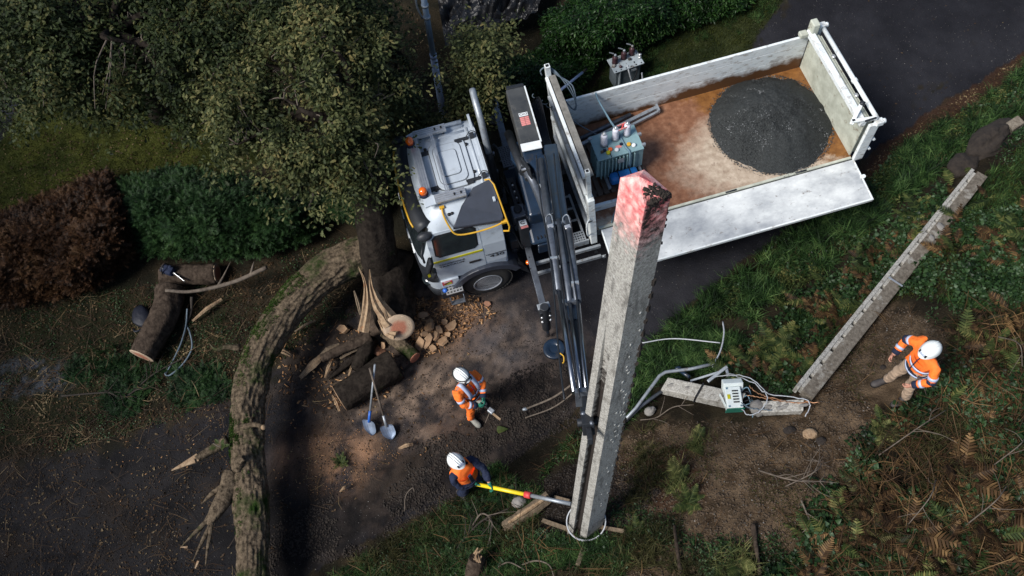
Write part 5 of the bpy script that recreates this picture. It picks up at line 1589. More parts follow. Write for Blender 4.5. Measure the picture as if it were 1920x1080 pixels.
def upright_pole():
    zb, zt = 1.05, 10.5
    th = Th('concrete_pole', 'tall upright grey concrete pole with pink painted head, in front of the truck', 'concrete pole', A(1095, 1000, zb))
    # corners (left, front, right, back) seen at the top and at the foot
    top = [A(1163, 333, zt), A(1209, 388, zt), A(1259, 362, zt + .0), A(1208, 318, zt)]
    foot = [A(1063, 1004, zb), A(1097, 1024, zb), A(1127, 1000, zb), A(1094, 972, zb)]
    n = 60; rings = []; mud = []
    for i in range(n + 1):
        t = i / n
        L, Fr, Rt, B = [a.lerp(b, t) for a, b in zip(foot, top)]
        g = .0 if t > .80 else min(1, (.80 - t) / .22)          # groove dies out below the head
        c = (L + Rt) / 2
        def on(a, b, k): return a.lerp(b, k)
        k1, k2 = .30, .62
        inn = (c - (L + Fr) / 2).normalized() * .085 * g
        pts = [L, on(L, Fr, .12), on(L, Fr, k1 * .95), on(L, Fr, k1) + inn, on(L, Fr, k2) + inn, on(L, Fr, k2 * 1.05), on(L, Fr, .9), Fr, on(Fr, Rt, .12), on(Fr, Rt, .5), on(Fr, Rt, .88), Rt, on(Rt, B, .5), B, on(B, L, .5)]
        rings.append(pts)
        for k_ in range(15):
            m_ = 0
            if k_ in (8, 9, 10, 11): m_ = .36 * max(0, (t - .90) / .10) + .15 * max(0, (t - .35) / .65) + .08 * (k_ == 8)
            if k_ in (3, 4): m_ = .75 * g  # recess shade painted into the groove through this mask
            if k_ in (6, 7) : m_ = .30 * max(0, (t - .5) / .5)
            if k_ in (2, 5): m_ = .28 * g
            mud.append(m_)
    # pyramid head
    apex_b = A(1203, 300, zt + .06)
    cc = sum(rings[-1], Vector()) / 15
    mb = MB(); vs = [p for r in rings for p in r]; k = 15
    fs = [(i * k + j, i * k + (j + 1) % k, (i + 1) * k + (j + 1) % k, (i + 1) * k + j) for i in range(n) for j in range(k)]
    mb.add(vs, fs, False)
    top_c = cc + Vector((-.02, .05, .10))
    # chamfered cap, subdivided so the mud mask has something to sit on
    prev = [n * k + j for j in range(k)]
    for s_i in range(1, 6):
        t = s_i / 6
        o = len(mb.v)
        mb.v.extend([tuple(Vector(mb.v[n * k + j]).lerp(top_c, t)) for j in range(k)])
        for j in range(k):
            mb.f.append((prev[j], prev[(j + 1) % k], o + (j + 1) % k, o + j)); mb.smooth.append(False)
        prev = [o + j for j in range(k)]
        for j in range(k): mud.append((.44 if j in (7, 8, 9, 10, 11) else .02) * (1 - .35 * t))
    o = len(mb.v); mb.v.append(tuple(top_c)); mud.append(.05)
    for j in range(k): mb.f.append((prev[j], prev[(j + 1) % k], o)); mb.smooth.append(False)
    mb.f.append(tuple(range(k))[::-1]); mb.smooth.append(False)
    po = th.part('shaft', mb, concrete_mat('pole_concrete', paint=zt - zb - .20), 0)
    a = po.data.attributes.new('mud', 'FLOAT', 'POINT'); a.data.foreach_set('value', mud[:len(po.data.vertices)])
    for i in range(34):
        t_ = rnd(.12, .86); u_ = rnd(.45, .92)
        L_, F_, R_, B_ = [a.lerp(b, t_) for a, b in zip(foot, top)]
        p_ = F_.lerp(R_, u_); ax_ = (top[1] - foot[1]).normalized(); nn_ = (R_ - F_).cross(ax_).normalized()
        if nn_.dot(Vector((0, -1, .3))) < 0: nn_ = -nn_
        RM_ = Matrix(((R_ - F_).normalized(), ax_, nn_)).transposed()
        th.part('lichen_patch', MB().ell(p_, (rnd(.010, .022), rnd(.014, .035), .006), RM_, 8, 5, .4), M_['stonepale'])
    for i in range(26):
        t_ = .25 + .025 * i + rnd(-.006, .006)
        F_, R_ = foot[1].lerp(top[1], t_), foot[2].lerp(top[2], t_); ax_ = (top[1] - foot[1]).normalized()
        th.part('edge_chip', MB().box(R_ + (R_ - F_).normalized() * .002, (.035, .035, rnd(.05, .10)), Matrix.Rotation(rnd(-.4, .4), 3, 'X') @ Matrix.Rotation(.78, 3, 'Z')), M_['clump'])
    # clods sticking to the head
    pos = []
    for i in range(300):
        u, v = rnd(.05, 1), rnd(0, 1) ** 1.6
        q = top[1].lerp(top[2], u)
        inward = (top_c - q)
        if random.random() < .5:
            p = q + inward * v * .55
        else:
            p = q + Vector((0, 0, -1)) * v * .7
        if vn(p.x * 14, (p.z + p.y) * 14, 2) < .42: continue
        pos.append(tuple(p - Vector(th.loc)))
    pos = np.array(pos)
    scatter('mud_clods', grit, pos, rotm(R.uniform(0, 6, len(pos)), R.uniform(0, 1, len(pos)), R.uniform(0, 6, len(pos))), R.uniform(.012, .04, len(pos)), M_['clump'], parent=th.o, kind='stuff')
    return th, foot, top


pole, PF, PT = upright_pole()
# sling round the foot
zl = 1.9
def pole_at(z, i):
    return PF[i].lerp(PT[i], (z - 1.05) / 9.45)
slg = Th('rope_sling', 'pale wire sling looped round the foot of the upright concrete pole', 'sling', pole_at(1.9, 1))
ctr = (pole_at(1.8, 0) + pole_at(1.8, 2)) / 2
for j in range(2):
    pts = []
    for a_ in np.linspace(0, 2 * math.pi, 30):
        d_ = (pole_at(1.8, 2) - pole_at(1.8, 0)) / 2; e_ = (pole_at(1.8, 1) - pole_at(1.8, 3)) / 2
        pts.append(ctr + d_ * 1.12 * math.cos(a_) + e_ * 1.12 * math.sin(a_) + Vector((0, 0, -.22 * math.cos(a_ - .5) * 0 - .25 * math.sin(a_) + .05 * j)))
    slg.part('wire', MB().tube(pts, .012, 6), M_['ropew'])
# loose boards round the foot
for (p0, p1, wd, lab) in ((((1018, 978), (1068, 996)), 0, .07, 'grey board left of the concrete pole foot'), (((1122, 990), (1170, 999)), 0, .06, 'grey board right of the concrete pole foot'), (((1099, 1016), (1083, 1062)), 0, .07, 'reddish stake below the concrete pole foot'), (((1040, 934), (1068, 942)), 0, .05, 'short grey board behind the lance tip')):
    a_, b_ = p0
    m0 = MB().bar(G(*a_, .10), G(*b_, .12), wd, .045)
    tag(m0.build('board', M_['timber'], None, G(*a_, .1), .005), lab, 'board', 'boards at the pole foot')


def broken_pole(name, label, pts, w, h, rail=True, taper=1.0):
    """lying lattice concrete pole: solid web with a rail joined by rungs, openings between them"""
    th = Th(name, label, 'concrete pole', pts[0])
    mt = BPM if 'long' in label else RAILM
    n = 16
    a0, a1 = Vector(pts[0]), Vector(pts[-1])
    d = (a1 - a0).normalized(); sd_ = Vector((0, 0, 1)).cross(d).normalized()
    mb = MB(); mb.bar(a0, a1, w, h, w1=w * taper, h1=h * taper)
    # rough the surface a bit
    mb2 = MB(); k = 26; rg = []
    for i in range(k + 1):
        c_ = a0.lerp(a1, i / k); ww = w * (1 + (taper - 1) * i / k) / 2; hh = h * (1 + (taper - 1) * i / k) / 2
        for x, y in ((-1, -1), (0, -1.0), (1, -1), (1, 0), (1, 1), (.82, 1.06), (-.82, 1.06), (-1, 1), (-1, 0)):
            rg.append(c_ + sd_ * x * ww * (1 + rnd(-.02, .02)) + Vector((0, 0, y * hh * (1 + rnd(-.02, .02)))))
    mb2.add(rg, [(i * 9 + j, i * 9 + (j + 1) % 9, (i + 1) * 9 + (j + 1) % 9, (i + 1) * 9 + j) for i in range(k) for j in range(9)])
    mb2.add([], []); mb2.f.append(tuple(range(9))[::-1]); mb2.f.append(tuple(k * 9 + j for j in range(9))); mb2.smooth += [False, False]
    th.part('web', mb2, mt)
    return th, d, sd_


RAILM = concrete_mat('pale_rail_concrete', dark=(.09, .075, .055))
BPM = mat('muddy_concrete', (0.20, 0.175, 0.14), (0.075, 0.06, 0.045), 16, .95, bump=.7, bscale=40, c3=(.30, .285, .25), s3=3.0, t3=(.56, .66))
pA0, pA1 = G(1828, 345, .24), G(1505, 752, .22)
th, d_, s_ = broken_pole('broken_concrete_pole', 'long broken concrete pole with openings lying along the ferny bank', [pA0, pA1], .21, .22)
if s_.x > 0: s_ = -s_
Lp = (pA1 - pA0).length
th.part('side_rail', MB().bar(pA0 + s_ * .195 + Vector((0, 0, -.01)), pA1 + s_ * .195 + Vector((0, 0, -.01)), .07, .20), RAILM, .01)
for i in range(19):
    t = (i + .5) / 19
    c_ = pA0.lerp(pA1, t) + s_ * .13
    th.part('rung', MB().bar(c_ - d_ * Lp / 19 * rnd(.32, .42) + Vector((0, 0, -.01)), c_ + d_ * Lp / 19 * rnd(.32, .42) + Vector((0, 0, -.02)), .10, .17), RAILM, .01)
for t, r_ in ((.28, .07), (.335, .05)):
    c_ = pA0.lerp(pA1, t); th.part('broken_patch', MB().ell(c_ + Vector((0, 0, .135)), (r_, r_ * 1.3, .015), None, 14, 6, .3), M_['stone'])
th.part('metal_band', MB().bar(pA0.lerp(pA1, .545) + Vector((0, 0, .145)) + s_ * .16, pA0.lerp(pA1, .545) + Vector((0, 0, .145)) - s_ * .12, .03, .012), M_['alu'])
pB0, pB1 = G(1243, 730, .20), G(1385, 762, .22)
th, d_, s2_ = broken_pole('broken_concrete_pole', 'short snapped concrete pole head lying in the grass left of the white cabinet', [pB0, pB1], .27, .24)
th.part('black_band', MB().bar(pB0.lerp(pB1, .47) + s2_ * .15 + Vector((0, 0, .02)), pB0.lerp(pB1, .47) - s2_ * .15 + Vector((0, 0, .02)), .03, .30), M_['black'])
for i in range(5):
    th.part('broken_patch', MB().ell(pB0.lerp(pB1, rnd(.1, .95)) + Vector((rnd(-.05, .05), rnd(-.02, .09), .13)), (rnd(.05, .1), rnd(.02, .05), .012), None, 12, 6, .3), M_['stone'])
th.part('steel_bracket', MB().bar(G(1322, 728, .35), G(1356, 704, .45), .06, .07), M_['galv'], .01)
th.part('bracket_foot', MB().bar(G(1354, 704, .44), G(1360, 717, .30), .05, .05), M_['galv'], .01)
th.part('cross_bar', MB().bar(G(1292, 722, .22), G(1352, 706, .30), .035, .03), M_['galv'])
th.part('insulator_arm', MB().tube([G(1266, 702, .3), G(1290, 716, .25)], .035, 10).ell(G(1268, 703, .34), (.07, .05, .05)), M_['blue'])
pC0, pC1 = G(1412, 772, .16), G(1500, 768, .14)
th, d_, s3_ = broken_pole('broken_concrete_pole', 'crumbled concrete pole stub tangled in wires right of the white cabinet', [pC0, pC1], .20, .17)
th.part('broken_end', MB().ell(G(1416, 772, .2), (.13, .14, .11), None, 14, 9, .3), M_['stone'])
for i in range(9):
    q = G(1415 + 85 * random.random(), 764 + 14 * random.random(), .27)
    th.part('broken_patch', MB().ell(q, (rnd(.04, .09), rnd(.02, .04), .015), None, 10, 6, .3), M_['stone'])
# wires
wires = (([(1395, 742, .5), (1420, 756, .4), (1470, 763, .3), (1510, 762, .25)], 'copper', 'tangled copper wire along the broken pole stub'),
         ([(1390, 757, .45), (1430, 760, .35), (1480, 766, .3), (1530, 762, .22)], 'copper', 'copper wire lying over the pole stub end'),
         ([(1330, 722, .4), (1380, 726, .6), (1415, 742, .5), (1428, 762, .45), (1420, 780, .3), (1400, 787, .25), (1385, 778, .3)], 'ropew', 'grey wire arching round the cabinet'),
         ([(1355, 715, .45), (1400, 735, .5), (1430, 752, .4), (1500, 760, .3), (1512, 770, .2), (1505, 785, .15)], 'ropew', 'grey wire running from bracket to pole stub'),
         ([(1383, 770, .4), (1400, 778, .35), (1440, 778, .25)], 'ropeb', 'dark cable below the cabinet'))
for pts, m_, lab in wires:
    mb = MB().tube([p + Vector((rnd(-.012, .012), rnd(-.012, .012), rnd(-.01, .01))) for p in smooth_path([G(a, b, c) for a, b, c in pts], 34)], .009, 6)
    tag(mb.build('wire', M_[m_], None, G(pts[0][0], pts[0][1])), lab, 'wire', 'wires on the broken pole')
# bent stay tubes
st = Th('bent_stay_tube', 'long bent grey steel tube running from the broken pole to the upright pole', 'tube', G(1165, 800))
st.part('tube', MB().tube([G(1150, 815, .2), G(1190, 775, .3), G(1232, 722, .5), G(1243, 715, .5), G(1290, 706, .4), G(1338, 692, .3)], .032, 10), M_['galv'])
st = Th('stay_tube', 'second darker steel tube beside the bent stay tube', 'tube', G(1165, 800))
st.part('tube', MB().tube([G(1158, 806, .15), G(1200, 768, .2), G(1250, 732, .2)], .036, 10), M_['steel'])
for pts, r_, lab in (([(1350, 617), (1352, 640), (1345, 672), (1330, 700)], .016, 'thin grey rod standing in the grass above the broken pole'), ([(1200, 656), (1260, 648), (1345, 656)], .012, 'pale thin rod lying across the verge grass')):
    tag(MB().tube(smooth_path([G(a, b, .35) for a, b in pts], 16), r_, 6).build('thin_rod', M_['ropew'], None, G(*pts[0])), lab, 'rod', 'rods by the broken pole')
# white cabinet
cbo = G(1367, 762, .30)
cb = Th('electrical_cabinet', 'white electrical cabinet with five black slots hanging on the broken pole', 'cabinet', cbo)
ux = (A(1385, 742, 2.3) - A(1351, 744, 2.3)).normalized(); uy = (A(1353, 744, 2.3) - A(1350, 792, 2.3)).normalized(); uy = (uy - ux * uy.dot(ux)).normalized(); uz = ux.cross(uy)
RM = Matrix((ux, uy, uz)).transposed()
cc_ = cbo + uz * .1
cb.part('case', MB().box(cc_, (.27, .38, .18), RM), M_['cabinet'], .012)
cb.part('lid', MB().box(cc_ + uy * .25 + ux * .03 - uz * .02, (.34, .16, .18), RM @ Matrix.Rotation(-.7, 3, 'X')), M_['cabinet'], .01)
for i in range(5):
    cb.part('slot', MB().box(cc_ + uz * .101 + ux * .03 + uy * (.11 - .05 * i), (.10, .022, .006), RM), M_['black'])
cb.part('yellow_label', MB().box(cc_ + uz * .102 - ux * .085 + uy * .01, (.05, .08, .004), RM), M_['lime'])
for a_, b_ in ((-.1, .16), (.1, -.16), (-.1, -.16)):
    cb.part('screw', MB().box(cc_ + uz * .102 + ux * a_ + uy * b_, (.03, .03, .006), RM), M_['strap'])
cb.part('green_edge', MB().box(cc_ - uy * .205, (.30, .012, .20), RM), M_['glove'])
cb.part('side_flap', MB().box(cc_ - ux * .18 - uy * .02, (.012, .24, .08), RM @ Matrix.Rotation(.3, 3, 'Z')), M_['cabinet'])
for i in range(5):
    q = cc_ + ux * .17 + uy * (.15 - .07 * i)
    cb.part('lead', MB().tube(smooth_path([q, q + ux * rnd(.05, .15) + Vector((0, 0, .1)), q + ux * rnd(.1, .2) - uy * rnd(.05, .2), q - uy * .25 + ux * .1], 12), .010, 5), M_['black' if i % 2 else 'strap'])
# soil clod with the pole butt, upper right
sc_ = G(1850, 272, .2)
cl = Th('uprooted_pole_base', 'pole butt in a dark soil lump at the upper end of the long broken pole', 'pole base', sc_)
def lumpy(c, r, ax, n=26, k=.5, seed=1):
    mb = MB(); vs = []; m_ = n
    for i in range(n + 1):
        th_ = math.pi * i / n
        for j in range(m_):
            a = 2 * math.pi * j / m_
            p = Vector((math.sin(th_) * math.cos(a), math.sin(th_) * math.sin(a), math.cos(th_)))
            q = 1 + k * (float(fbm(p.x * 2.2 + seed, p.y * 2.2 + p.z * 1.7, seed, 5)) - .5)
            vs.append(c + ax @ Vector((p.x * r[0] * q, p.y * r[1] * q, p.z * r[2] * q)))
    mb.add(vs, [(i * m_ + j, (i + 1) * m_ + j, (i + 1) * m_ + (j + 1) % m_, i * m_ + (j + 1) % m_) for i in range(n) for j in range(m_)], True)
    return mb
dv = (G(1880, 255) - G(1800, 330)); az = math.atan2(dv.y, dv.x)
cl.part('soil_lump', lumpy(sc_, (.62, .30, .26), Matrix.Rotation(az, 3, 'Z'), 30, .8, 3), M_['clump'])
cl.part('soil_lump', lumpy(G(1800, 318, .1), (.40, .26, .20), Matrix.Rotation(az, 3, 'Z'), 24, .8, 5), M_['clump'])
cl.part('concrete_butt', MB().bar(G(1878, 258, .32), G(1900, 245, .34), .22, .18), BPM, .02)

# ------------------------------------------------------------------ logs, trunk, torn wood
def barkdisp(seed, amp=.16, fr=7, knots=()):
    def f(i, k, a):
        v = float(vn(a * fr + seed, i * .33 + seed, 2)) - .5
        v2 = float(fbm(a * 2.2 + seed, i * .12, 5, 3)) - .5
        r = 1 + amp * v + amp * 1.6 * v2
        for ki, ka, kw, kh in knots:
            da = math.atan2(math.sin(a - ka), math.cos(a - ka))
            r += kh * math.exp(-((i - ki) / kw) ** 2 - (da / .5) ** 2)
        return r
    return f


def cutface(p, n, r, seg=28):
    mb = MB(); mb.lathe(p, n, [(0, r), (.012, r * .985), (.016, r * .9), (.017, 0.001)], seg); return mb


def wood_end_mat(name, heart, sap):
    M = mat(name, sap, tuple(x * .8 for x in sap), 14, .85, bump=.3)
    n, l = M.node_tree.nodes, M.node_tree.links; b = n['Principled BSDF']
    src = b.inputs['Base Color'].links[0].from_socket
    tc = n.new('ShaderNodeTexCoord'); vm = n.new('ShaderNodeVectorMath'); vm.operation = 'LENGTH'; l.new(tc.outputs['Object'], vm.inputs[0])
    nz = n.new('ShaderNodeTexNoise'); nz.inputs['Scale'].default_value = 9; l.new(tc.outputs['Object'], nz.inputs[0])
    q = n.new('ShaderNodeMath'); q.operation = 'MULTIPLY_ADD'; l.new(nz.outputs[0], q.inputs[0]); q.inputs[1].default_value = .10; l.new(vm.outputs['Value'], q.inputs[2])
    r = n.new('ShaderNodeMapRange'); r.inputs[1].default_value = .25; r.inputs[2].default_value = .17; l.new(q.outputs[0], r.inputs[0])
    s = n.new('ShaderNodeMath'); s.operation = 'SINE'; q2 = n.new('ShaderNodeMath'); q2.operation = 'MULTIPLY'; l.new(q.outputs[0], q2.inputs[0]); q2.inputs[1].default_value = 330; l.new(q2.outputs[0], s.inputs[0])
    r2 = n.new('ShaderNodeMapRange'); r2.inputs[1].default_value = -1; r2.inputs[2].default_value = 1; r2.inputs[3].default_value = .72; r2.inputs[4].default_value = 1.08; l.new(s.outputs[0], r2.inputs[0])
    mx = n.new('ShaderNodeMix'); mx.data_type = 'RGBA'; l.new(r.outputs[0], mx.inputs[0]); l.new(src, mx.inputs[6]); mx.inputs[7].default_value = (*heart, 1)
    v = n.new('ShaderNodeVectorMath'); v.operation = 'SCALE'; l.new(mx.outputs[2], v.inputs[0]); l.new(r2.outputs[0], v.inputs['Scale'])
    l.new(v.outputs[0], b.inputs['Base Color'])
    return M


M_['end'] = wood_end_mat('sawn_log_end', (0.36, 0.14, 0.085), (0.48, 0.36, 0.25))
M_['endbrown'] = wood_end_mat('sawn_brown_end', (0.26, 0.13, 0.08), (0.34, 0.22, 0.13))


def log(label, pts, radii, ends=(0, 1), bark='logbark', seed=1, endm='end', n=30, group='sawn logs', name='log'):
    P = smooth_path(pts, n); rr = interp(radii, n)
    org = P[len(P) // 2]
    th = Th(name, label, 'log', org, group)
    th.part('bark', MB().tube(P, rr, 30, disp=barkdisp(seed)), M_[bark])
    for e in ends:
        p, q = (P[0], P[1]) if e == 0 else (P[-1], P[-2])
        nrm = (p - q).normalized(); r = (rr[0] if e == 0 else rr[-1])
        o = cutface(Vector((0, 0, 0)), nrm, r * 1.0).build('sawn_end', M_[endm], th.o)
        o.location = p - org + nrm * .004
    return th


log('thick dark log with pale sawn end facing right, left of the fallen trunk', [G(316, 524, .23), G(364, 525, .23), G(414, 521, .23)], [.24, .22, .21], (1,), seed=3)
log('large bent log with pale sawn end towards the bottom, below the other thick log', [G(330, 552, .28), G(320, 600, .28), G(278, 676, .28)], [.30, .29, .26], (1,), seed=8)
log('mossy dark log lying under the two shovels', [G(748, 692, .3), G(700, 722, .3), G(645, 756, .3)], [.32, .30, .28], (1,), 'darkbark', 12, 'endbrown')
log('short green barked log with round pink sawn end, below the torn stump', [G(728, 628, .2), G(752, 650, .2), G(781, 678, .22)], [.15, .15, .125], (1,), 'bark', 17)
log('bark stripped half log lying beside the torn branch pile', [G(760, 540, .2), G(768, 575, .2), G(765, 608, .2)], [.16, .17, .16], (), 'logbark', 21)
log('dark thick root log among the torn wood', [G(700, 640, .12), G(690, 665, .18), G(672, 700, .2)], [.13, .17, .12], (), 'darkbark', 25)
log('dark broken limb sloping left from the torn wood pile', [G(700, 640, .25), G(660, 660, .3), G(610, 683, .3)], [.13, .11, .08], (), 'logbark', 29)
log('thin dark limb under the torn wood pile', [G(690, 660, .1), G(650, 690, .12), G(618, 714, .1)], [.06, .05, .03], (), 'darkbark', 31)

# fallen trunk across the road
trk = Th('fallen_trunk', 'thick curved mossy oak trunk fallen across the road down to the bottom edge', 'tree trunk', G(470, 860), None)
ctrl = [(738, 470, .95), (680, 478, 1.0), (610, 512, 1.0), (548, 570, .95), (500, 640, .9), (474, 705, .85), (466, 770, .8), (464, 830, .78), (468, 890, .72), (474, 960, .66), (474, 1040, .6), (476, 1150, .55)]
TP_ = smooth_path([A(a, b, c) for a, b, c in ctrl], 170)
rad = interp([.41, .40, .37, .335, .31, .30, .295, .30, .295, .30, .28, .27], 170)
kn = [(93, 2.6, 6, .16), (108, 1.2, 5, .22), (118, 2.3, 6, .18), (128, 3.6, 9, .28), (80, .6, 5, .12)]
TPF = smooth_path([A(a, b, c) for a, b, c in ctrl], 510)
def ridged(base):
    def f(i, k, a):
        ii = i / 3.0
        r = base(ii, k, a)
        w_ = a * 9 + 1.2 * float(vn(a * 3, ii * .35, 4))
        q = 1 - abs(2 * float(vn(math.cos(a) * 7 + 20, ii * .16 + math.sin(a) * 7 + 20, 6)) - 1)
        q2 = abs(2 * float(vn(math.cos(a) * 9 + 40 + .5 * math.sin(ii * .3), ii * .22 + 9 + math.sin(a) * 9, 7)) - 1)
        return r + .034 * (q2 - .5) - .03 * q ** 6
    return f
trk.part('trunk', MB().tube(TPF, interp(rad, 510), 110, disp=ridged(barkdisp(41, .15, 9, kn))), M_['bark'])
def stub(pts, r, m_='bark', name='branch_stub', n=14, tip=True):
    trk.part(name, MB().tube(smooth_path(pts, n), r if hasattr(r, '__len__') and len(r) == n + 1 else interp(r, n), 14, disp=barkdisp(rnd(0, 50), .2, 3)), M_[m_])
stub([A(428, 826, .8), A(395, 845, .8), A(368, 861, .85)], [.10, .085, .07])
trk.part('torn_wood', MB().bar(A(372, 858, .86), A(322, 882, .85), .15, .07, w1=.02, h1=.01).bar(A(366, 864, .9), A(340, 876, .9), .08, .05, w1=.01, h1=.01), M_['wood'])
stub([A(440, 888, .8), A(425, 925, .8), A(405, 960, .8), A(392, 985, .8)], [.22, .17, .13, .05])
for (a_, b_, r_) in (((428, 905), (378, 945), .06), ((410, 955), (340, 1025), .05), ((405, 965), (362, 1052), .045), ((398, 980), (385, 1062), .035), ((392, 985), (402, 1030), .03), ((420, 930), (368, 1010), .05)):
    stub([A(*a_, .85), A((a_[0] + b_[0]) / 2 + rnd(-6, 6), (a_[1] + b_[1]) / 2, .8), A(*b_, .7)], [r_, r_ * .8, .008], 'bark')
trk.part('torn_wood', MB().bar(A(352, 1026, .76), A(338, 1026, .76), .04, .03, w1=.01, h1=.01).bar(A(372, 1052, .76), A(366, 1066, .76), .04, .03, w1=.02, h1=.01), M_['wood'])
stub([A(450, 652, .95), A(425, 650, 1.05), A(405, 655, 1.1), A(392, 643, 1.1)], [.07, .05, .035, .01])
stub([A(455, 800, 1.15), A(478, 796, 1.25), A(493, 800, 1.3)], [.05, .045, .04])
trk.part('torn_wood', MB().ell(A(494, 801, 1.31), (.05, .05, .045), None, 10, 6, .3), M_['wood'])
stub([A(445, 878, 1.0), A(448, 866, 1.12), A(458, 858, 1.2)], [.11, .09, .05])
# moss cushions on the trunk: short tufts
def on_trunk(i, ang):
    p = TP_[i]; d = (TP_[min(i + 1, 170)] - TP_[max(i - 1, 0)]).normalized()
    sdv = d.cross(Vector((0, 0, 1))).normalized(); up = sdv.cross(d)
    n_ = (sdv * math.cos(ang) + up * math.sin(ang)).normalized()
    return p + n_ * rad[i] * .98, n_
mt = [tuft_t(7, .045, .012, .5, .03) for _ in range(4)]
ps = []
for q in range(4200):
    i = int(abs(random.gauss(0, 1)) * 22) + (38 if random.random() < .55 else 92)
    if i > 168: continue
    ang = random.gauss(.75, .5)
    p, n_ = on_trunk(i, ang if True else 0)
    if vn(i * .25 + 3, ang * 4, 3) < .50: continue
    ps.append(tuple(p - trk.loc))
ps = np.array(ps)
M_['trunkmoss'] = leafmat('trunk_moss', [(0.012, 0.03, 0.004), (0.025, 0.055, 0.008), (0.04, 0.08, 0.012), (0.06, 0.10, 0.02)], trans=.1)
scatter('moss', mt, ps, rotm(R.uniform(0, 6, len(ps)), R.uniform(0, .6, len(ps)), R.uniform(-.8, .8, len(ps))), R.uniform(.6, 1.3, len(ps)), M_['trunkmoss'], parent=trk.o, kind='stuff')
# torn stump
ts = Th('torn_stump', 'torn tree stump with pale splinters and a pink sawn face beside the truck cab', 'stump', G(730, 590))
P_ = smooth_path([A(735, 470, .9), A(728, 530, .7), A(738, 590, .55), A(752, 618, .5)], 24)
ts.part('bark', MB().tube(P_, interp([.42, .40, .38, .33], 24), 30, disp=barkdisp(61, .2, 8)), M_['darkbark'])
nrm = (A(752, 622, 1.1) - A(738, 585, .55)).normalized()
o = MB().lathe(Vector((0, 0, 0)), nrm, [(0, .31), (.02, .30), (.03, .24), (.03, .001)], 26).build('sawn_end', M_['end'], ts.o); o.location = A(748, 614, .88) - ts.loc; o.scale = (1, .85, 1)
def splinter(pts, ws, th_=.05, m_='wood', parent=ts, name='splinter'):
    P = smooth_path(pts, 12); W = interp(ws, 12)
    mb = MB(); vs = []
    for i, p in enumerate(P):
        d = (P[min(i + 1, 12)] - P[max(i - 1, 0)]).normalized(); s = d.cross(Vector((0, 0, 1))).normalized(); u = s.cross(d)
        j = rnd(-.015, .015)
        for x, y in ((-1, -.3), (-.4, .6), (.1, .25 + 5 * j), (.5, .7), (1, -.2), (0, -1)):
            vs.append(p + s * x * W[i] / 2 * rnd(.9, 1.1) + u * y * th_ * min(1, W[i] * 9))
    mb.add(vs, [(i * 6 + k, i * 6 + (k + 1) % 6, (i + 1) * 6 + (k + 1) % 6, (i + 1) * 6 + k) for i in range(12) for k in range(6)] + [(5, 4, 3, 2, 1, 0), tuple(72 + k for k in range(6))])
    return parent.part(name, mb, M_[m_])
splinter([A(693, 505, 1.7), A(698, 540, 1.5), A(712, 575, 1.25), A(735, 605, 1.0)], [.02, .12, .26, .34], .09)
splinter([A(694, 535, 1.45), A(708, 570, 1.2), A(722, 600, 1.0)], [.02, .10, .14])
splinter([A(710, 600, .9), A(725, 622, .85), A(742, 628, .9)], [.05, .14, .20])
splinter([A(672, 500, 1.6), A(685, 530, 1.4), A(688, 570, 1.2), A(680, 622, .9)], [.01, .07, .18, .22], .08)
splinter([A(664, 545, .9), A(672, 570, .8), A(676, 590, .7)], [.03, .09, .05], m_='timber')
for i in range(5):
    a_, b_ = rnd(708, 740), rnd(575, 608)
    splinter([A(a_ - 8, b_ - 25, 1.25), A(a_, b_, 1.05)], [.01, .045], .03)
# torn wood pieces on the ground
for (a_, b_, w_, lab) in (((566, 712), (612, 668), .18, 'torn pale bark slab at the left of the wood pile'), ((612, 712), (626, 680), .10, 'curled pale strip below the bark slab'),
                          ((596, 680), (640, 652), .22, 'wide brown bark slab on top of the wood pile'), ((712, 680), (738, 718), .14, 'forked pale splinter right of the shovel handles'),
                          ((655, 715), (664, 688), .07, 'small orange splinter between the mossy log and the pile'), ((556, 626), (595, 606), .06, 'brown splinter lying above the wood pile'),
                          ((522, 660), (548, 670), .12, 'pale split piece right of the fallen trunk'), ((365, 606), (420, 566), .10, 'reddish torn branch right of the large bent log'),
                          ((750, 844), (776, 836), .09, 'single pale wood chip below the second shovel'), ((626, 745), (640, 775), .07, 'thin splinter at the sawn face of the mossy log'),
                          ((640, 925), (655, 912), .06, 'small pale chip on the orange sawdust'), ((640, 676), (690, 650), .10, 'brown bark strip behind the shovels')):
    th = Th('wood_piece', lab, 'wood piece', G(*a_), 'torn wood pieces on the ground')
    splinter([G(*a_, .12), G((a_[0] + b_[0]) / 2 + 2, (a_[1] + b_[1]) / 2, .2), G(*b_, .14)], [w_ * .5, w_, w_ * .7], .05, 'wood' if 'brown' not in lab else 'timber', th, 'splinter')
# rotten beam by the pole and sawn stump at the bottom
th = Th('rotten_beam', 'split rotten wooden beam on the verge left of the concrete pole foot', 'beam', G(985, 965))
splinter([G(946, 992, .15), G(985, 968, .2), G(1030, 936, .25)], [.22, .24, .22], .10, 'timber', th, 'split_half')
splinter([G(955, 985, .24), G(990, 962, .28), G(1026, 940, .33)], [.05, .08, .06], .05, 'wood', th, 'pale_strip')
th = Th('broken_stump', 'broken orange brown stump standing at the bottom edge among branches', 'stump', G(893, 1075))
th.part('bark', MB().tube([G(888, 1090, -.1), G(893, 1072, .25), G(900, 1056, .5)], [.17, .15, .13], 20, disp=barkdisp(5, .2, 5)), M_['logbark'])
for i in range(9): splinter([G(897 + rnd(-8, 8), 1060 + rnd(-6, 6), .45), G(904 + rnd(-8, 8), 1046 + rnd(-8, 8), .62 + rnd(-.1, .1))], [.07, .02], .05, 'wood', th)
M_['blockwood'] = mat('split_block_wood', (0.40, 0.27, 0.16), (0.22, 0.125, 0.07), 7, .85, bump=.5, c3=(.10, .06, .035), s3=4, t3=(.55, .65))
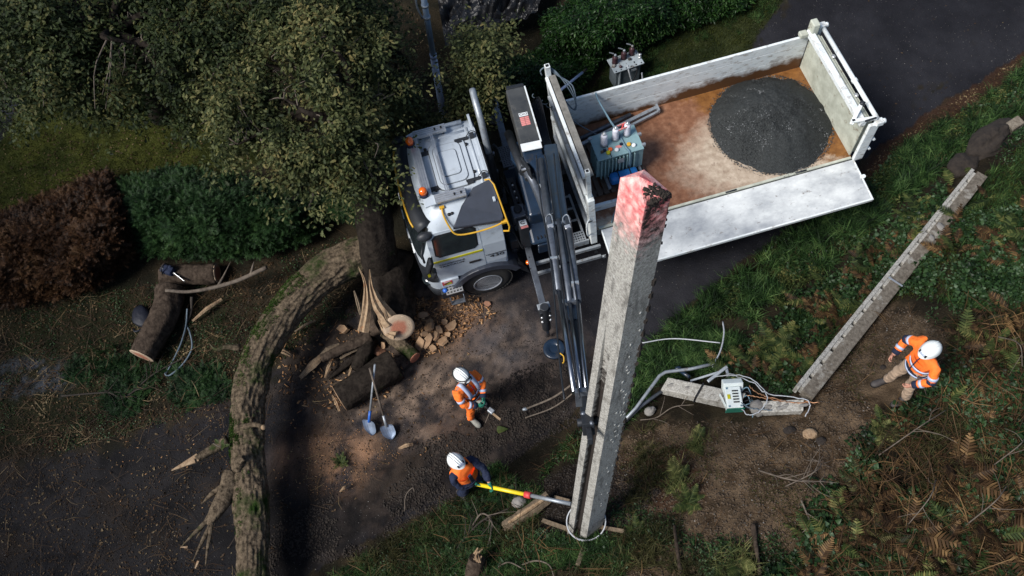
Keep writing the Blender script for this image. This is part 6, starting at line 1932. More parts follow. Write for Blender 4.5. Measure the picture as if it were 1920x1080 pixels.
M_['blockred'] = mat('reddish_block_wood', (0.32, 0.16, 0.095), (0.16, 0.08, 0.05), 7, .85, bump=.5)
# firewood chips by the cab (countable blocks) 
BL = ['reddish wood block beside the truck front, topmost of three', 'reddish wood block beside the truck front, middle of three', 'reddish wood block beside the truck front, lowest of three',
      'wood block at the left middle of the chip heap', 'wood block in the centre of the chip heap', 'wood block at the right middle of the chip heap', 'lowest wood block of the chip heap', 'wood block at the left foot of the chip heap', 'wood block just above the centre of the chip heap', 'wood block at the right foot of the chip heap', 'wood block at the upper left of the chip heap',
      'wood block nearest the round sawn end of the short log', 'topmost wood block on the right of the chip heap', 'pinkish wood block below the front wheel of the truck', 'wood block just below the truck cab step', 'outermost wood block right of the chip heap',
      'small wood block above the shovel handles', 'second small wood block above the shovel handles', 'small block left of the torn stump']
for i, (a_, b_) in enumerate(((741, 488), (746, 512), (757, 525), (803, 640), (818, 632), (832, 640), (812, 655), (796, 628), (824, 620), (840, 628), (806, 612), (788, 648), (834, 605), (915, 572), (795, 592), (848, 612), (713, 662), (720, 650), (645, 618))):
    s = rnd(.07, .17)
    RB = Matrix.Rotation(rnd(0, 3), 3, 'Z') @ Matrix.Rotation(rnd(-.6, .6), 3, 'X') @ Matrix.Rotation(rnd(-.5, .5), 3, 'Y')
    k_ = MB().prism([G(a_, b_, .05) + RB @ Vector((x_ * s * rnd(.75, 1.15), y_ * s * rnd(.5, .9), -s * .25)) for x_, y_ in ((-1, -.5), (-.2, -1), (.8, -.7), (1, .4), (.1, 1), (-.7, .8))], RB @ Vector((rnd(-.2, .2), rnd(-.2, .2), 1)), s * rnd(.4, .7))
    o = k_.build('firewood_block', M_['blockred' if i in (0, 1, 2, 13, 16) else 'blockwood'], None, G(a_, b_), .008)
    o['label'] = BL[i]; o['category'] = 'wood block'; o['group'] = 'wood blocks near the truck front'


# branches and sticks
def stick(label, pts, r0, r1, m_='twig', group='loose branches', name='branch', n=20, up=.08, subs=0):
    P = smooth_path([G(*p[:2], p[2] if len(p) > 2 else up) for p in pts], n)
    th = Th(name, label, 'branch', P[0], group)
    th.part('stem', MB().tube(P, interp([r0, (r0 + r1) / 2, r1], n), 7, disp=barkdisp(rnd(0, 99), .25, 2)), M_[m_])
    for i in range(subs):
        k = random.randint(3, n - 2); p = P[k]; d = (P[k] - P[k - 1]).normalized()
        a = rnd(.4, 1.1) * random.choice((-1, 1)); dd = Matrix.Rotation(a, 3, 'Z') @ d
        L = rnd(.25, .6)
        th.part('twig', MB().tube(smooth_path([p, p + dd * L * .5 + Vector((0, 0, rnd(0, .1))), p + dd * L + Vector((rnd(-.08, .08), rnd(-.08, .08), rnd(-.03, .08)))], 8), r1 * .9, 5, r1=.003), M_[m_])
    return th


stick('long reddish branch with pale tip reaching the fallen trunk', [(333, 568, .6), (380, 566, .5), (450, 550, .5), (520, 530, .7)], .035, .045, subs=2)
stick('short dark branch above the rope loop', [(372, 570, .35), (366, 590, .2), (356, 606, .1)], .035, .02, 'twigdark')
stick('dark arching limb beside the tree trunk at the cab', [(590, 425, .6), (640, 375, 1.3), (705, 342, 1.8)], .03, .04, 'twigdark', subs=2)
stick('long bare branch below the bent log', [(200, 735), (240, 745), (290, 705), (350, 672)], .02, .015, 'twigdark', subs=5)
stick('bare branch lying at the left of the bent log', [(120, 745), (180, 740), (225, 738), (260, 748)], .02, .01, 'twigdark', subs=5)
stick('brown twig tangle on the dug soil', [(1420, 885, .1), (1460, 905, .3), (1500, 912, .3), (1545, 905, .1)], .014, .008, subs=8)
stick('curled twig bush on the dug soil', [(1470, 915, .1), (1510, 900, .4), (1530, 880, .3), (1518, 868, .2)], .010, .006, subs=9)
stick('thin bare stem on the right of the dug soil', [(1500, 940), (1520, 990), (1545, 1060)], .016, .012, subs=3)
stick('long brown stem at the bottom right of the bank', [(1545, 1030), (1580, 1052), (1610, 1085)], .03, .02, subs=1)
stick('dark half buried branch at the bottom of the bank', [(1410, 985), (1416, 1030), (1424, 1085)], .04, .03, 'logbark')
stick('pale snapped stake at the bottom of the bank', [(1262, 990, .2), (1265, 1020, .2), (1275, 1070, .05)], .022, .035, 'logbark')
stick('pale root hooked over the verge at the bottom edge', [(975, 1062), (1005, 1055, .2), (1030, 1062, .15), (1040, 1085)], .014, .012, 'ropew' if False else 'twig')
stick('grey root beside the pale hooked root', [(930, 1068), (955, 1058, .2), (985, 1070, .1)], .016, .01)
stick('tangled dark branch below the lance', [(850, 1040), (900, 985, .2), (950, 960, .2), (985, 940)], .022, .012, 'twigdark', subs=8)
stick('tangled grey branch above the broken stump', [(880, 1000), (905, 970, .3), (925, 985, .25), (915, 1030, .1)], .018, .010, 'twig', subs=6)
stick('thin bent stem at the edge of the mud', [(760, 960), (764, 935, .2), (778, 922, .3), (782, 928, .3)], .010, .008, 'twig')
stick('dry bramble stem beside the stay tubes', [(1200, 790), (1230, 786, .1), (1260, 770, .2), (1300, 762, .1)], .012, .008, 'twig', subs=4)
DSL = ['dry stem between the ferns at the lower right', 'dry stem near the right edge below mid height', 'long dry stem below the standing man', 'short dry stem right beside the standing man', 'dry stem right of the standing man at the right edge', 'dry stem crossing towards the bottom right corner']
for i, (a_, b_) in enumerate(((( 1745, 905), (1690, 990)), ((1850, 880), (1905, 830)), ((1640, 860), (1760, 780)), ((1700, 690), (1712, 740)), ((1860, 640), (1900, 700)), ((1800, 990), (1870, 920)))):
    stick(DSL[i], [(a_[0], a_[1], .2), ((a_[0] + b_[0]) / 2, (a_[1] + b_[1]) / 2, .55), (b_[0], b_[1], .3)], .010, .006, 'twig', 'dry stems among the bracken', 'dry_stem', subs=3)
# two rods by the boom
for pts, r0, lab in (([(985, 771, .12), (1040, 760, .5), (1088, 742, 1.0)], .020, 'upper metal rod reaching from the mud to the boom tip'), ([(985, 786, .08), (1040, 772, .3), (1088, 752, .8)], .014, 'lower thin rod reaching from the mud to the boom tip')):
    P = smooth_path([G(*p) for p in pts], 14)
    th = Th('metal_rod', lab, 'rod', P[0], 'rods by the boom')
    th.part('bar', MB().tube(P, r0, 8), M_['twig'])
    if 'upper' in lab: th.part('end_knob', MB().ell(P[0], (.06, .035, .035)), M_['galv'])
# rope loop, chainsaw, bag, litter by the logs
pts = [(362, 590, .3), (352, 615, .1), (340, 650), (318, 695), (312, 702), (320, 706), (345, 685), (362, 655), (358, 625), (350, 610)]
tag(MB().tube(smooth_path([G(p[0], p[1], p[2] if len(p) > 2 else .06) for p in pts], 50), .018, 7).build('rope_loop', M_['ropeb'], None, G(340, 650)), 'pale blue grey rope loop on the ground right of the bent log', 'rope')
cs = G(333, 527, .50)
ch = Th('chainsaw', 'small dark blue chainsaw resting on the thick log', 'chainsaw', cs)
ch.part('motor', MB().box(cs, (.28, .18, .16), Matrix.Rotation(-.5, 3, 'Z')), M_['navy'], .04)
ch.part('handle', MB().tube(smooth_path([cs + Vector((-.10, -.08, 0)), cs + Vector((-.06, -.05, .16)), cs + Vector((0, .08, .14)), cs + Vector((.03, .1, 0))], 12), .014, 7), M_['black'])
ch.part('starter_cover', MB().ell(cs + Vector((.07, .03, .07)), (.045, .045, .03)), M_['navy'])
ch.part('guide_bar', MB().bar(cs + Vector((.12, -.07, -.02)), cs + Vector((.36, -.30, -.05)), .02, .07), M_['alu'], .008)
ch.part('fuel_cap', MB().ell(cs + Vector((-.08, .02, .08)), (.03, .03, .02)), M_['galv'])
bg = G(270, 598, .14)
b_ = Th('canvas_bag', 'dark navy bag lying left of the bent log', 'bag', bg)
b_.part('sack', lumpy(bg, (.19, .28, .08), Matrix.Rotation(.3, 3, 'Z'), 18, .5, 7), M_['canblue'])
b_.part('strap', MB().tube(smooth_path([bg + Vector((-.12, -.28, .0)), bg + Vector((-.06, -.38, .08)), bg + Vector((.06, -.36, .08)), bg + Vector((.1, -.26, .04))], 12), .022, 7), M_['canblue'])


# shovels leaning on the mossy log
def shovel(label, grip, blade, blue):
    g_, b_ = A(*grip, .95), G(*blade, .16)
    th = Th('shovel', label, 'shovel', G(*blade), 'shovels')
    d = (b_ - g_).normalized()
    th.part('handle', MB().tube([g_, g_.lerp(b_, .86)], .021, 10), M_['twig'] if not blue else M_['galv'])
    th.part('socket', MB().tube([g_.lerp(b_, .80), g_.lerp(b_, 1.0)], .027, 10, r1=.03), M_['bluegrip'] if blue else M_['galv'])
    tip = G(blade[0] + (2 if blue else 6), blade[1] + 17, .03); s = d.cross(Vector((0, 0, 1))).normalized()
    mb = MB(); vs = []; n = 10
    dd = (tip - b_).normalized(); L = .30; u = s.cross(dd).normalized()
    if u.z < 0: u = -u
    for i in range(n + 1):
        t = i / n; w = .13 * (1 if t < .45 else max(.0, 1 - ((t - .45) / .55) ** 2.2)) * (1 if t > .06 else .85)
        for j in range(7):
            x = (j - 3) / 3
            vs.append(b_ - dd * .03 + dd * L * t + s * x * w + u * (.035 * x * x - .012))
    k = len(vs); vs += [v - u * .006 for v in vs]
    fs = [(i * 7 + j, i * 7 + j + 1, (i + 1) * 7 + j + 1, (i + 1) * 7 + j) for i in range(n) for j in range(6)]
    fs += [tuple(k + q for q in f[::-1]) for f in fs]
    mb.add(vs, fs, False); th.part('blade', mb, M_['galvblade'])


M_['galvblade'] = mat('worn_blade_steel', (0.20, 0.26, 0.36), (0.12, 0.14, 0.18), 6, .4, metal=.5)
shovel('shovel with blue socket and rounded blade leaning on the mossy log', (703, 683), (695, 796), True)
shovel('muddy grey shovel right of the blue shovel', (693, 690), (728, 805), False)
# small finds
for a_, b_, lab, m_ in ((718, 310, 'pale plastic bottle beside the tree trunk at the cab', 'reflect'), (1218, 775, 'frayed white plastic tuft in the soil near the stay tubes', 'stone')):
    q = G(a_, b_, .15 if a_ > 1000 else 1.2)
    o = lumpy(q, (.10, .08, .07), Matrix.Rotation(.4, 3, 'Z'), 12, 1.3, 3).build('plastic_scrap', M_[m_], None, q)
    tag(o, lab, 'plastic scrap')
q = G(475, 745, .5) if False else G(932, 808, .05)
o = MB(); lt = leaf_t(.22, .16, 'ivy'); o.add([q + Vector(p) for p in lt[0]], lt[1]); tag(o.build('green_leaf', M_['fern'], None, q), 'single bright green leaf on the dark mud', 'leaf')
q = G(975, 945, .14); tag(lumpy(q, (.14, .12, .12), Matrix.Identity(3), 14, .6, 2).build('rock', M_['stone'], None, q), 'grey rock beside the rotten beam on the verge', 'rock')
for i, (a_, b_, s) in enumerate(((1518, 815, .12), (1538, 828, .08), (1480, 808, .10), (1655, 690, .05))):
    q = G(a_, b_, .03); tag(lumpy(q, (s, s * .8, s * .6), Matrix.Identity(3), 12, .8, i).build('soil_clod', M_['clump' if i else 'wood'], None, q), ['pale torn wood clod on the dug soil', 'round soil clod right of the pale clod', 'dark soil clod below the pole stub', 'small clod at the standing man\'s feet'][i], 'clod')

# old transformer on the grass
oc = G(1170, 150)
ot = Th('old_transformer', 'rusty old grey transformer with three brown insulators standing on the grass behind the truck', 'transformer', oc)
yaw = math.radians(14)
RZ = Matrix.Rotation(yaw, 3, 'Z')
def op(x, y, z): return oc + RZ @ Vector((x, y, z))
def obx(c, s): return MB().box(op(*c), s, RZ)
ot.part('tank', obx((0, 0, .30), (.62, .34, .62)), M_['oldtrafo'], .015)
ot.part('lid', obx((0, 0, .625), (.74, .44, .03)), M_['oldlid'], .006)
ot.part('stiffener', obx((-.22, -.19, .3), (.03, .04, .56)), M_['oldlid'])
for i in range(6):
    ot.part('lid_bolt', MB().box(op(-.32 + .125 * i, -.19, .648), (.022, .022, .016), RZ), M_['black'])
ot.part('plate', obx((.12, -.19, .5), (.14, .03, .06)), M_['oldlid'])
for x, y in ((-.24, .06), (0, .10), (.22, .14)):
    pr = [(0, .07)]
    for j in range(4): pr += [(.02 + j * .045, .045), (.035 + j * .045, .068), (.05 + j * .045, .045)]
    pr += [(.22, .03), (.23, .0)]
    bs = ot.part('insulator', MB().lathe(op(x, y, .64), (0, 0, 1), pr, 16), M_['brownporc'])
    ot.part('terminal', MB().lathe(op(x, y, .86), (0, 0, 1), [(0, .03), (.05, .03), (.06, .01)], 10), M_['galv'], parent=bs)
    ot.part('terminal_rod', MB().bar(op(x - .03, y + .02, .93), op(x - .12, y + .08, .95), .018, .018), M_['galv'], parent=bs)
for x, y, m_ in ((-.30, -.03, 'stone'), (.33, -.05, 'alu'), (.37, .02, 'alu'), (.28, .12, 'oldlid'), (-.18, -.12, 'brownporc'), (.1, .0, 'rubber')):
    ot.part('fitting', MB().ell(op(x, y, .67), (.04, .035, .03)), M_[m_])
ot.part('loose_cable', MB().tube(smooth_path([op(-.02, -.14, .66), op(-.02, -.24, .55), op(.08, -.30, .15), op(.2, -.34, .05), op(.33, -.28, .1), op(.34, -.2, .3)], 20), .018, 7), M_['ropew'])
ot.part('loose_cable', MB().tube(smooth_path([op(.16, -.1, .66), op(.20, -.22, .5), op(.1, -.28, .25), op(.0, -.3, .08)], 16), .014, 7), M_['black'])
# blue tube behind the headboard and cable to the old transformer
th = Th('striped_pole_end', 'blue white striped thin pole sticking out behind the headboard', 'pole', A(1045, 175, 1.0))
th.part('tube', MB().tube([A(1040, 178, 1.2), A(1092, 136, .7)], .03, 8), M_['reflect'])
th.part('dark_tip', MB().tube([A(1088, 139, .74), A(1100, 130, .6)], .028, 8), M_['twigdark'])
stick('dark rotten branch on the grass left of the old transformer', [(1085, 135, .2), (1110, 122, .15), (1140, 108, .1)], .07, .04, 'twigdark')

# lamp post / metal post
lp = Th('metal_post', 'tall grey blue metal post standing between the oak branches', 'post', G(832, 225))
top_, bot_ = A(775, -120, 5.2), G(832, 222)
lp.part('lower_post', MB().tube([bot_, bot_.lerp(top_, .42)], .075, 14), M_['reflect'])
lp.part('upper_post', MB().tube([bot_.lerp(top_, .40), top_], .06, 14), M_['postblue'] if 'postblue' in M_ else mat('blue_grey_post_paint', (.42, .54, .70), (.30, .40, .55), 5, .4, metal=.3))
for t in (.40, .62, .68):
    q = bot_.lerp(top_, t); lp.part('clamp', MB().tube([q, q + (top_ - bot_).normalized() * .05], .075, 14), M_['galv'])
lp.part('side_cable', MB().tube(smooth_path([bot_.lerp(top_, .62) + Vector((-.09, 0, 0)), bot_.lerp(top_, .7) + Vector((-.16, 0, 0)), bot_.lerp(top_, .85) + Vector((-.1, 0, 0))], 10), .02, 7), M_['galv'])

# black plastic sheeting at the top edge
nx, ny = 90, 50; vs = []
TPX = [(805, -40), (1010, -40), (1000, 30), (880, 110)]
for i in range(nx + 1):
    for j in range(ny + 1):
        u, v = i / nx, j / ny
        p0 = np.array([812, -60]) * (1 - u) + np.array([1030, -60]) * u; p1 = np.array([842, 122]) * (1 - u) + np.array([1010, 70]) * u
        q = p0 * (1 - v) + p1 * v
        g = G(q[0], q[1], .55)
        r = abs(float(vn(u * 5 + v * 3, v * 4, 1)) - .5) * .7 + abs(float(fbm(u * 13 + v * 8, v * 9, 3, 2)) - .5) * .5
        vs.append((g.x, g.y, g.z + r * .9))
o = MB().add(vs, [(i * (ny + 1) + j, (i + 1) * (ny + 1) + j, (i + 1) * (ny + 1) + j + 1, i * (ny + 1) + j + 1) for i in range(nx) for j in range(ny)], False).build('plastic_sheet', M_['tarp'], None, G(900, 30))
tag(o, 'crumpled black plastic sheet on the ground right of the metal post', 'plastic sheet')


# ------------------------------------------------------------------ people
def skin(name, joints, edges, material, parent, loc, sub=2, root=0, smooth=True):
    """joints: list of (pos, rx, ry); one continuous surface grown round the skeleton"""
    me = bpy.data.meshes.new(name)
    me.from_pydata([tuple(Vector(j[0])) for j in joints], edges, [])
    ob = bpy.data.objects.new(name, me); col.objects.link(ob)
    md = ob.modifiers.new('skin', 'SKIN'); md.use_smooth_shade = smooth; md.branch_smoothing = .3
    for i, d in enumerate(me.skin_vertices[0].data):
        d.radius = (joints[i][1], joints[i][2]); d.use_root = (i == root)
    s = ob.modifiers.new('sub', 'SUBSURF'); s.levels = sub; s.render_levels = sub
    if name in ('jacket', 'trousers', 'vest'):
        s.levels = s.render_levels = 3
        if 'folds' not in bpy.data.textures:
            t_ = bpy.data.textures.new('folds', 'CLOUDS'); t_.noise_scale = .09; t_.noise_depth = 2
        dm_ = ob.modifiers.new('folds', 'DISPLACE'); dm_.texture = bpy.data.textures['folds']; dm_.strength = .045; dm_.mid_level = .5; dm_.texture_coords = 'GLOBAL'
    me.materials.append(material)
    ob.parent = parent
    return ob


def ik(a, b, l1, l2, pole):
    a = Vector(a); b = Vector(b); d = b - a; L = min(d.length, (l1 + l2) * .995)
    dn = d.normalized(); b2 = a + dn * L
    x = (l1 * l1 - l2 * l2 + L * L) / (2 * L); h = math.sqrt(max(0, l1 * l1 - x * x))
    p = Vector(pole); p = (p - dn * p.dot(dn)).normalized()
    return a + dn * x + p * h, b2


def person(name_label, base, yaw, J, outfit, scale=1.0):
    """J: local joints (x forward, y left, z up)"""
    root = thing('person', name_label, 'person', base)
    root.rotation_euler = (0, 0, yaw); root.scale = (scale,) * 3
    P = {k: Vector(v) for k, v in J.items()}
    for s in 'lr':       # feet follow the ground
        c0, s0 = math.cos(yaw), math.sin(yaw); a0 = P['an_' + s]
        gx, gy = base.x + a0.x * c0 - a0.y * s0, base.y + a0.x * s0 + a0.y * c0
        dz_ = float(hgt(gx, gy)) - base.z
        P['an_' + s].z += dz_; P['toe_' + s].z += dz_; P['kn_' + s].z += dz_ * .6
    up = (P['neck'] - P['chest']).normalized()
    body = [(P['pelvis'], .11, .10), ((P['pelvis'] + P['chest']) / 2, .10, .09), (P['chest'], .11, .09), (P['neck'], .055, .055), (P['head'] - (P['head'] - P['neck']) * .35, .06, .062), (P['head'], .078, .092), (P['head'] + (P['head'] - P['neck']).normalized() * .10, .06, .07)]
    E = [(0, 1), (1, 2), (2, 3), (3, 4), (4, 5), (5, 6)]
    def chain(start, pts):
        k = start
        for p in pts:
            body.append(p); E.append((k, len(body) - 1)); k = len(body) - 1
    for s in 'lr':
        chain(2, [(P['sh_' + s], .05, .05), (P['el_' + s], .040, .042), (P['wr_' + s], .028, .028)])
        chain(0, [(P['hip_' + s], .075, .075), (P['kn_' + s], .05, .05), (P['an_' + s], .030, .030), (P['toe_' + s], .035, .03)])
    skin('body', body, E, M_['skin'], root, base)
    # trousers
    tj = [(P['pelvis'] + Vector((0, 0, .0)), .12, .11)]; te = []
    for s in 'lr':
        k = 0
        kn, an, hp = P['kn_' + s], P['an_' + s], P['hip_' + s]
        for p in ((hp, .108, .108), (hp.lerp(kn, .5), .092, .092), (kn, .078, .078), (kn.lerp(an, .5), .073, .073), (kn.lerp(an, .82), .072, .072), (an - (kn - an) * .02, .075, .075)):
            tj.append(p); te.append((k, len(tj) - 1)); k = len(tj) - 1
    skin('trousers', tj, te, M_[outfit['trousers']], root, base)
    # jacket
    c_, pv = P['chest'], P['pelvis']
    mid = (c_ + pv) / 2
    kk = .84 if outfit.get('vest') else 1.0
    jj = [(pv + (c_ - pv) * -.10, .172 * kk, .145 * kk), (mid, .175 * kk, .145 * kk), (c_, .185 * kk, .135 * kk), (P['neck'] - up * .03, .10, .09), (P['neck'] + up * .035, .075, .075)]; je = [(0, 1), (1, 2), (2, 3), (3, 4)]
    for s in 'lr':
        k = 2
        sh, el, wr = P['sh_' + s], P['el_' + s], P['wr_' + s]
        for p in ((sh, .088 * kk * kk, .088 * kk * kk), (sh.lerp(el, .5), .073, .073), (el, .066, .066), (el.lerp(wr, .5), .060, .060), (el.lerp(wr, .9), .055, .055)):
            jj.append(p); je.append((k, len(jj) - 1)); k = len(jj) - 1
    jk = skin('jacket', jj, je, M_[outfit['jacket']], root, base, root=1)
    # sleeves / hem of another cloth and reflective bands: rings that follow the limbs
    def ring(name, a, b, r0, r1, m_, flat=1.0, parent=root):
        mb = MB(); mb.tube([a, a.lerp(b, .5), b], [r0, (r0 + r1) / 2 * 1.01, r1], 18, flat=flat, cap=True)
        return mb.build(name, M_[m_], parent)
    for s in 'lr':
        sh, el, wr = P['sh_' + s], P['el_' + s], P['wr_' + s]
        if outfit.get('sleeve_tape'):
            ring('sleeve_tape', sh.lerp(el, .62), sh.lerp(el, .80), .073, .069, 'reflect')
            ring('cuff', el.lerp(wr, .72), el.lerp(wr, 1.0), .0605, .055, outfit['cuff'])
            ring('sleeve_tape', el.lerp(wr, .45), el.lerp(wr, .62), .0645, .062, 'reflect')
            if outfit.get('elbow'): ring('elbow_patch', sh.lerp(el, .84), sh.lerp(el, 1.03), .071, .069, 'navy')
    # torso ellipse strips
    fwd = Vector((1, 0, 0)); ax = (c_ - pv).normalized(); lat = Vector((0, 1, 0)); fr = lat.cross(ax).normalized()
    def belt(name, t0, t1, m_, rx=.150, ry=.185, n=26, a0=0, a1=360):
        mb = MB(); vs = []
        for i in range(n + 1):
            a = math.radians(a0 + (a1 - a0) * i / n)
            o = fr * rx * math.cos(a) + lat * ry * math.sin(a)
            for t, g in ((t0, 1.0), (t1, 1.0)): vs.append(pv + (c_ - pv) * t + o * g)
        vs2 = [v * 1 for v in vs]
        mb.add(vs, [(i * 2, i * 2 + 2, i * 2 + 3, i * 2 + 1) for i in range(n)], True)
        o_ = mb.build(name, M_[m_], root); md = o_.modifiers.new('s', 'SOLIDIFY'); md.thickness = .012; md.offset = 1
        return o_
    if outfit.get('hem'):
        belt('jacket_hem', -.12, .10, outfit['hem'], .150, .180)
        belt('hem_tape', -.07, .03, 'reflect', .160, .190)
    belt('waist_tape', .42, .56, 'reflect', .152, .184) if outfit.get('waist') else None
    if outfit.get('braces'):
        for sgn in (1, -1):
            y = .105 * sgn
            pts = [pv + (c_ - pv) * .52 + fr * .150 + lat * y, c_ + fr * .135 + lat * y - ax * .02, P['neck'] - up * .035 + fr * .04 + lat * y * 1.05 + up * .045, c_ - fr * .115 + lat * y + ax * .02, pv + (c_ - pv) * .52 - fr * .145 + lat * y]
            S = smooth_path(pts, 20); mb = MB(); vs = []
            for i, p in enumerate(S):
                d = (S[min(i + 1, 20)] - S[max(i - 1, 0)]).normalized(); w = lat
                n_ = d.cross(w).normalized()
                vs += [p + w * .036 , p - w * .036]
            mb.add(vs, [(i * 2, i * 2 + 1, i * 2 + 3, i * 2 + 2) for i in range(20)], True)
            o_ = mb.build('shoulder_tape', M_['reflect'], root); md = o_.modifiers.new('s', 'SOLIDIFY'); md.thickness = .02; md.offset = 0
    if outfit.get('vest'):
        # orange sleeveless vest over the navy top
        vj = [(pv + (c_ - pv) * .02, .21, .18), (mid, .215, .185), (c_ + ax * .03, .20, .175), (P['neck'] - up * .035, .13, .125)]
        skin('vest', vj + [(P['sh_l'].lerp(c_, .10) + fr * .01, .125, .125), (P['sh_r'].lerp(c_, .10) + fr * .01, .125, .125)], [(0, 1), (1, 2), (2, 3), (2, 4), (2, 5)], M_['orange'], root, base, root=1)
        for t in (.25, .5): belt('vest_seam', t, t + .03, 'navy', .197, .225, a0=-60, a1=60)
        mb = MB(); mb.bar(pv + (c_ - pv) * .0 + fr * .185, c_ + fr * .175 + ax * .1, .06, .03, tuple(fr)); mb.build('vest_opening', M_['navy'], root)
    else:
        mb = MB(); mb.tube(smooth_path([pv + (c_ - pv) * .0 + fr * .160, mid + fr * .158, c_ + fr * .142 + ax * .04, P['neck'] + fr * .05], 10), .008, 6); mb.build('zip', M_['navy'], root)
        mb = MB(); nk = P['neck'] + up * .03; mb.tube([nk + up * .005 + (fr * math.cos(a) * .072 + lat * math.sin(a) * .072) for a in np.linspace(0, 2 * math.pi, 18)], .022, 8, cap=False); mb.build('collar', M_['navy'], root)
    # boots
    for s in 'lr':
        an, toe = P['an_' + s], P['toe_' + s]
        d = (toe - an); d.z = 0; d.normalize()
        g_ = an.copy(); g_.z = .0
        rot = Matrix((d, Vector((-d.y, d.x, 0)), Vector((0, 0, 1)))).transposed()
        mb = MB(); vs = []; pr = [(-.075, .034, .10), (-.05, .045, .115), (.0, .047, .12), (.06, .046, .105), (.12, .054, .085), (.18, .056, .075), (.22, .045, .065), (.245, .02, .045)]
        n = 14
        zb_ = min(an.z - .09, an.z - .09)
        for x, w, h in pr:
            for k in range(n):
                a = 2 * math.pi * k / n
                zz = (h / 2) * (1 + math.sin(a)); yy = w * math.cos(a) * (1.0 if math.sin(a) > -.5 else .95)
                vs.append(Vector((an.x, an.y, zb_)) + rot @ Vector((x, yy, zz)))
        mb.add(vs, [(i * n + k, i * n + (k + 1) % n, (i + 1) * n + (k + 1) % n, (i + 1) * n + k) for i in range(len(pr) - 1) for k in range(n)] + [tuple(range(n))[::-1], tuple((len(pr) - 1) * n + k for k in range(n))], True)
        mb.tube([Vector((an.x, an.y, zb_ + .07)) - rot @ Vector((.02, 0, 0)), an + (P['kn_' + s] - an) * .34], [.052, .060], 14)
        mb.build('boot', M_[outfit['boot']], root)
        so_ = MB(); so_.v = []; 
        vs = [];
        for x, w, h in pr:
            for sg in (-1, 1): vs.append(Vector((an.x, an.y, zb_ - .002)) + rot @ Vector((x * 1.02, sg * w * 1.04, 0)))
        k = len(vs); vs += [v + Vector((0, 0, .025)) for v in vs]
        so_.add(vs, [(2 * i, 2 * i + 1, 2 * i + 3, 2 * i + 2) for i in range(len(pr) - 1)] + [(k + 2 * i + 2, k + 2 * i + 3, k + 2 * i + 1, k + 2 * i) for i in range(len(pr) - 1)] + [(2 * i, 2 * i + 2, k + 2 * i + 2, k + 2 * i) for i in range(len(pr) - 1)] + [(2 * i + 3, 2 * i + 1, k + 2 * i + 1, k + 2 * i + 3) for i in range(len(pr) - 1)])
        so_.build('boot_sole', M_['black'], root)
    # head: face, hair, helmet
    h = P['head']; hu = (P['head'] - P['neck']).normalized(); look = Vector(J.get('look', (1, 0, -.2))).normalized()
    look = (look - hu * look.dot(hu)).normalized(); hl = hu.cross(look)
    HR = Matrix((look, hl, hu)).transposed()
    def hp_(x, y, z): return h + HR @ Vector((x, y, z))
    mb = MB(); mb.ell(hp_(.0, 0, .0), (.098, .076, .118), HR, 18, 12); mb.build('face', M_['skin'], root)
    mb = MB(); mb.ell(hp_(.100, 0, -.015), (.022, .014, .026), HR, 8, 6); mb.build('nose', M_['skin'], root)
    for sg in (1, -1):
        mb = MB(); mb.ell(hp_(.0, .077 * sg, -.01), (.018, .010, .032), HR, 8, 6); mb.build('ear', M_['skin'], root)
        mb = MB(); mb.ell(hp_(.088, .032 * sg, .012), (.010, .013, .008), HR, 8, 6); mb.build('eye', M_['black'], root)
    mb = MB(); mb.ell(hp_(.092, 0, -.055), (.010, .024, .006), HR, 8, 6); mb.build('mouth', M_['pinkred'], root)
    mb = MB(); mb.ell(hp_(-.018, 0, .015), (.096, .081, .105), HR, 16, 10); mb.build('hair', M_['hair'], root)
    mb = MB(); vs = []; n = 28; rings = 9
    for i in range(rings + 1):
        t = math.pi / 2 * i / rings
        for k in range(n):
            a = 2 * math.pi * k / n
            r = math.sin(t); ridge = 1 + .02 * math.cos(a * 2) ** 2
            vs.append(hp_(-.005 + .150 * r * math.cos(a) * ridge, .118 * r * math.sin(a), .035 + .125 * math.cos(t)))
    for k in range(n):
        a = 2 * math.pi * k / n; ex = .030 * max(0, math.cos(a)) ** 2 + .006
        vs.append(hp_(-.005 + (.150 + ex) * math.cos(a), (.118 + .006) * math.sin(a), .025))
    mb.add(vs, [(i * n + k, (i + 1) * n + k, (i + 1) * n + (k + 1) % n, i * n + (k + 1) % n) for i in range(rings + 1) for k in range(n)], True)
    hm = mb.build('helmet', M_['helmet'], root); md = hm.modifiers.new('s', 'SOLIDIFY'); md.thickness = .006
    for y in (-.035, 0, .035):
        mb = MB(); mb.tube([hp_(-.005 + .152 * math.sin(t), y * math.cos(t * .6), .036 + .127 * math.cos(t)) for t in np.linspace(-1.2, 1.2, 14)], .006, 5); mb.build('helmet_ridge', M_['helmet'], root)
    if outfit.get('goggles'):
        mb = MB(); mb.tube([hp_(-.005 + .154 * math.cos(a), .122 * math.sin(a), .075 + .05 * max(0, math.cos(a)) * 0) for a in np.linspace(0, 2 * math.pi, 26)], .010, 6, cap=False); mb.build('helmet_strap', M_['black'], root)
        mb = MB(); mb.box(hp_(.135, 0, -.01), (.03, .17, .10), HR); mb.build('dark_visor', M_['plastic'], root, None, .01)
    else:
        mb = MB(); mb.box(hp_(.130, 0, .085), (.012, .085, .045), HR @ Matrix.Rotation(-.5, 3, 'Y')); mb.build('helmet_plate', M_['reflect'], root)
        for sg in (1, -1):
            mb = MB(); mb.box(hp_(.118, .055 * sg, .075), (.02, .022, .05), HR @ Matrix.Rotation(-.5, 3, 'Y')); mb.build('lamp_clip', M_['black'], root)
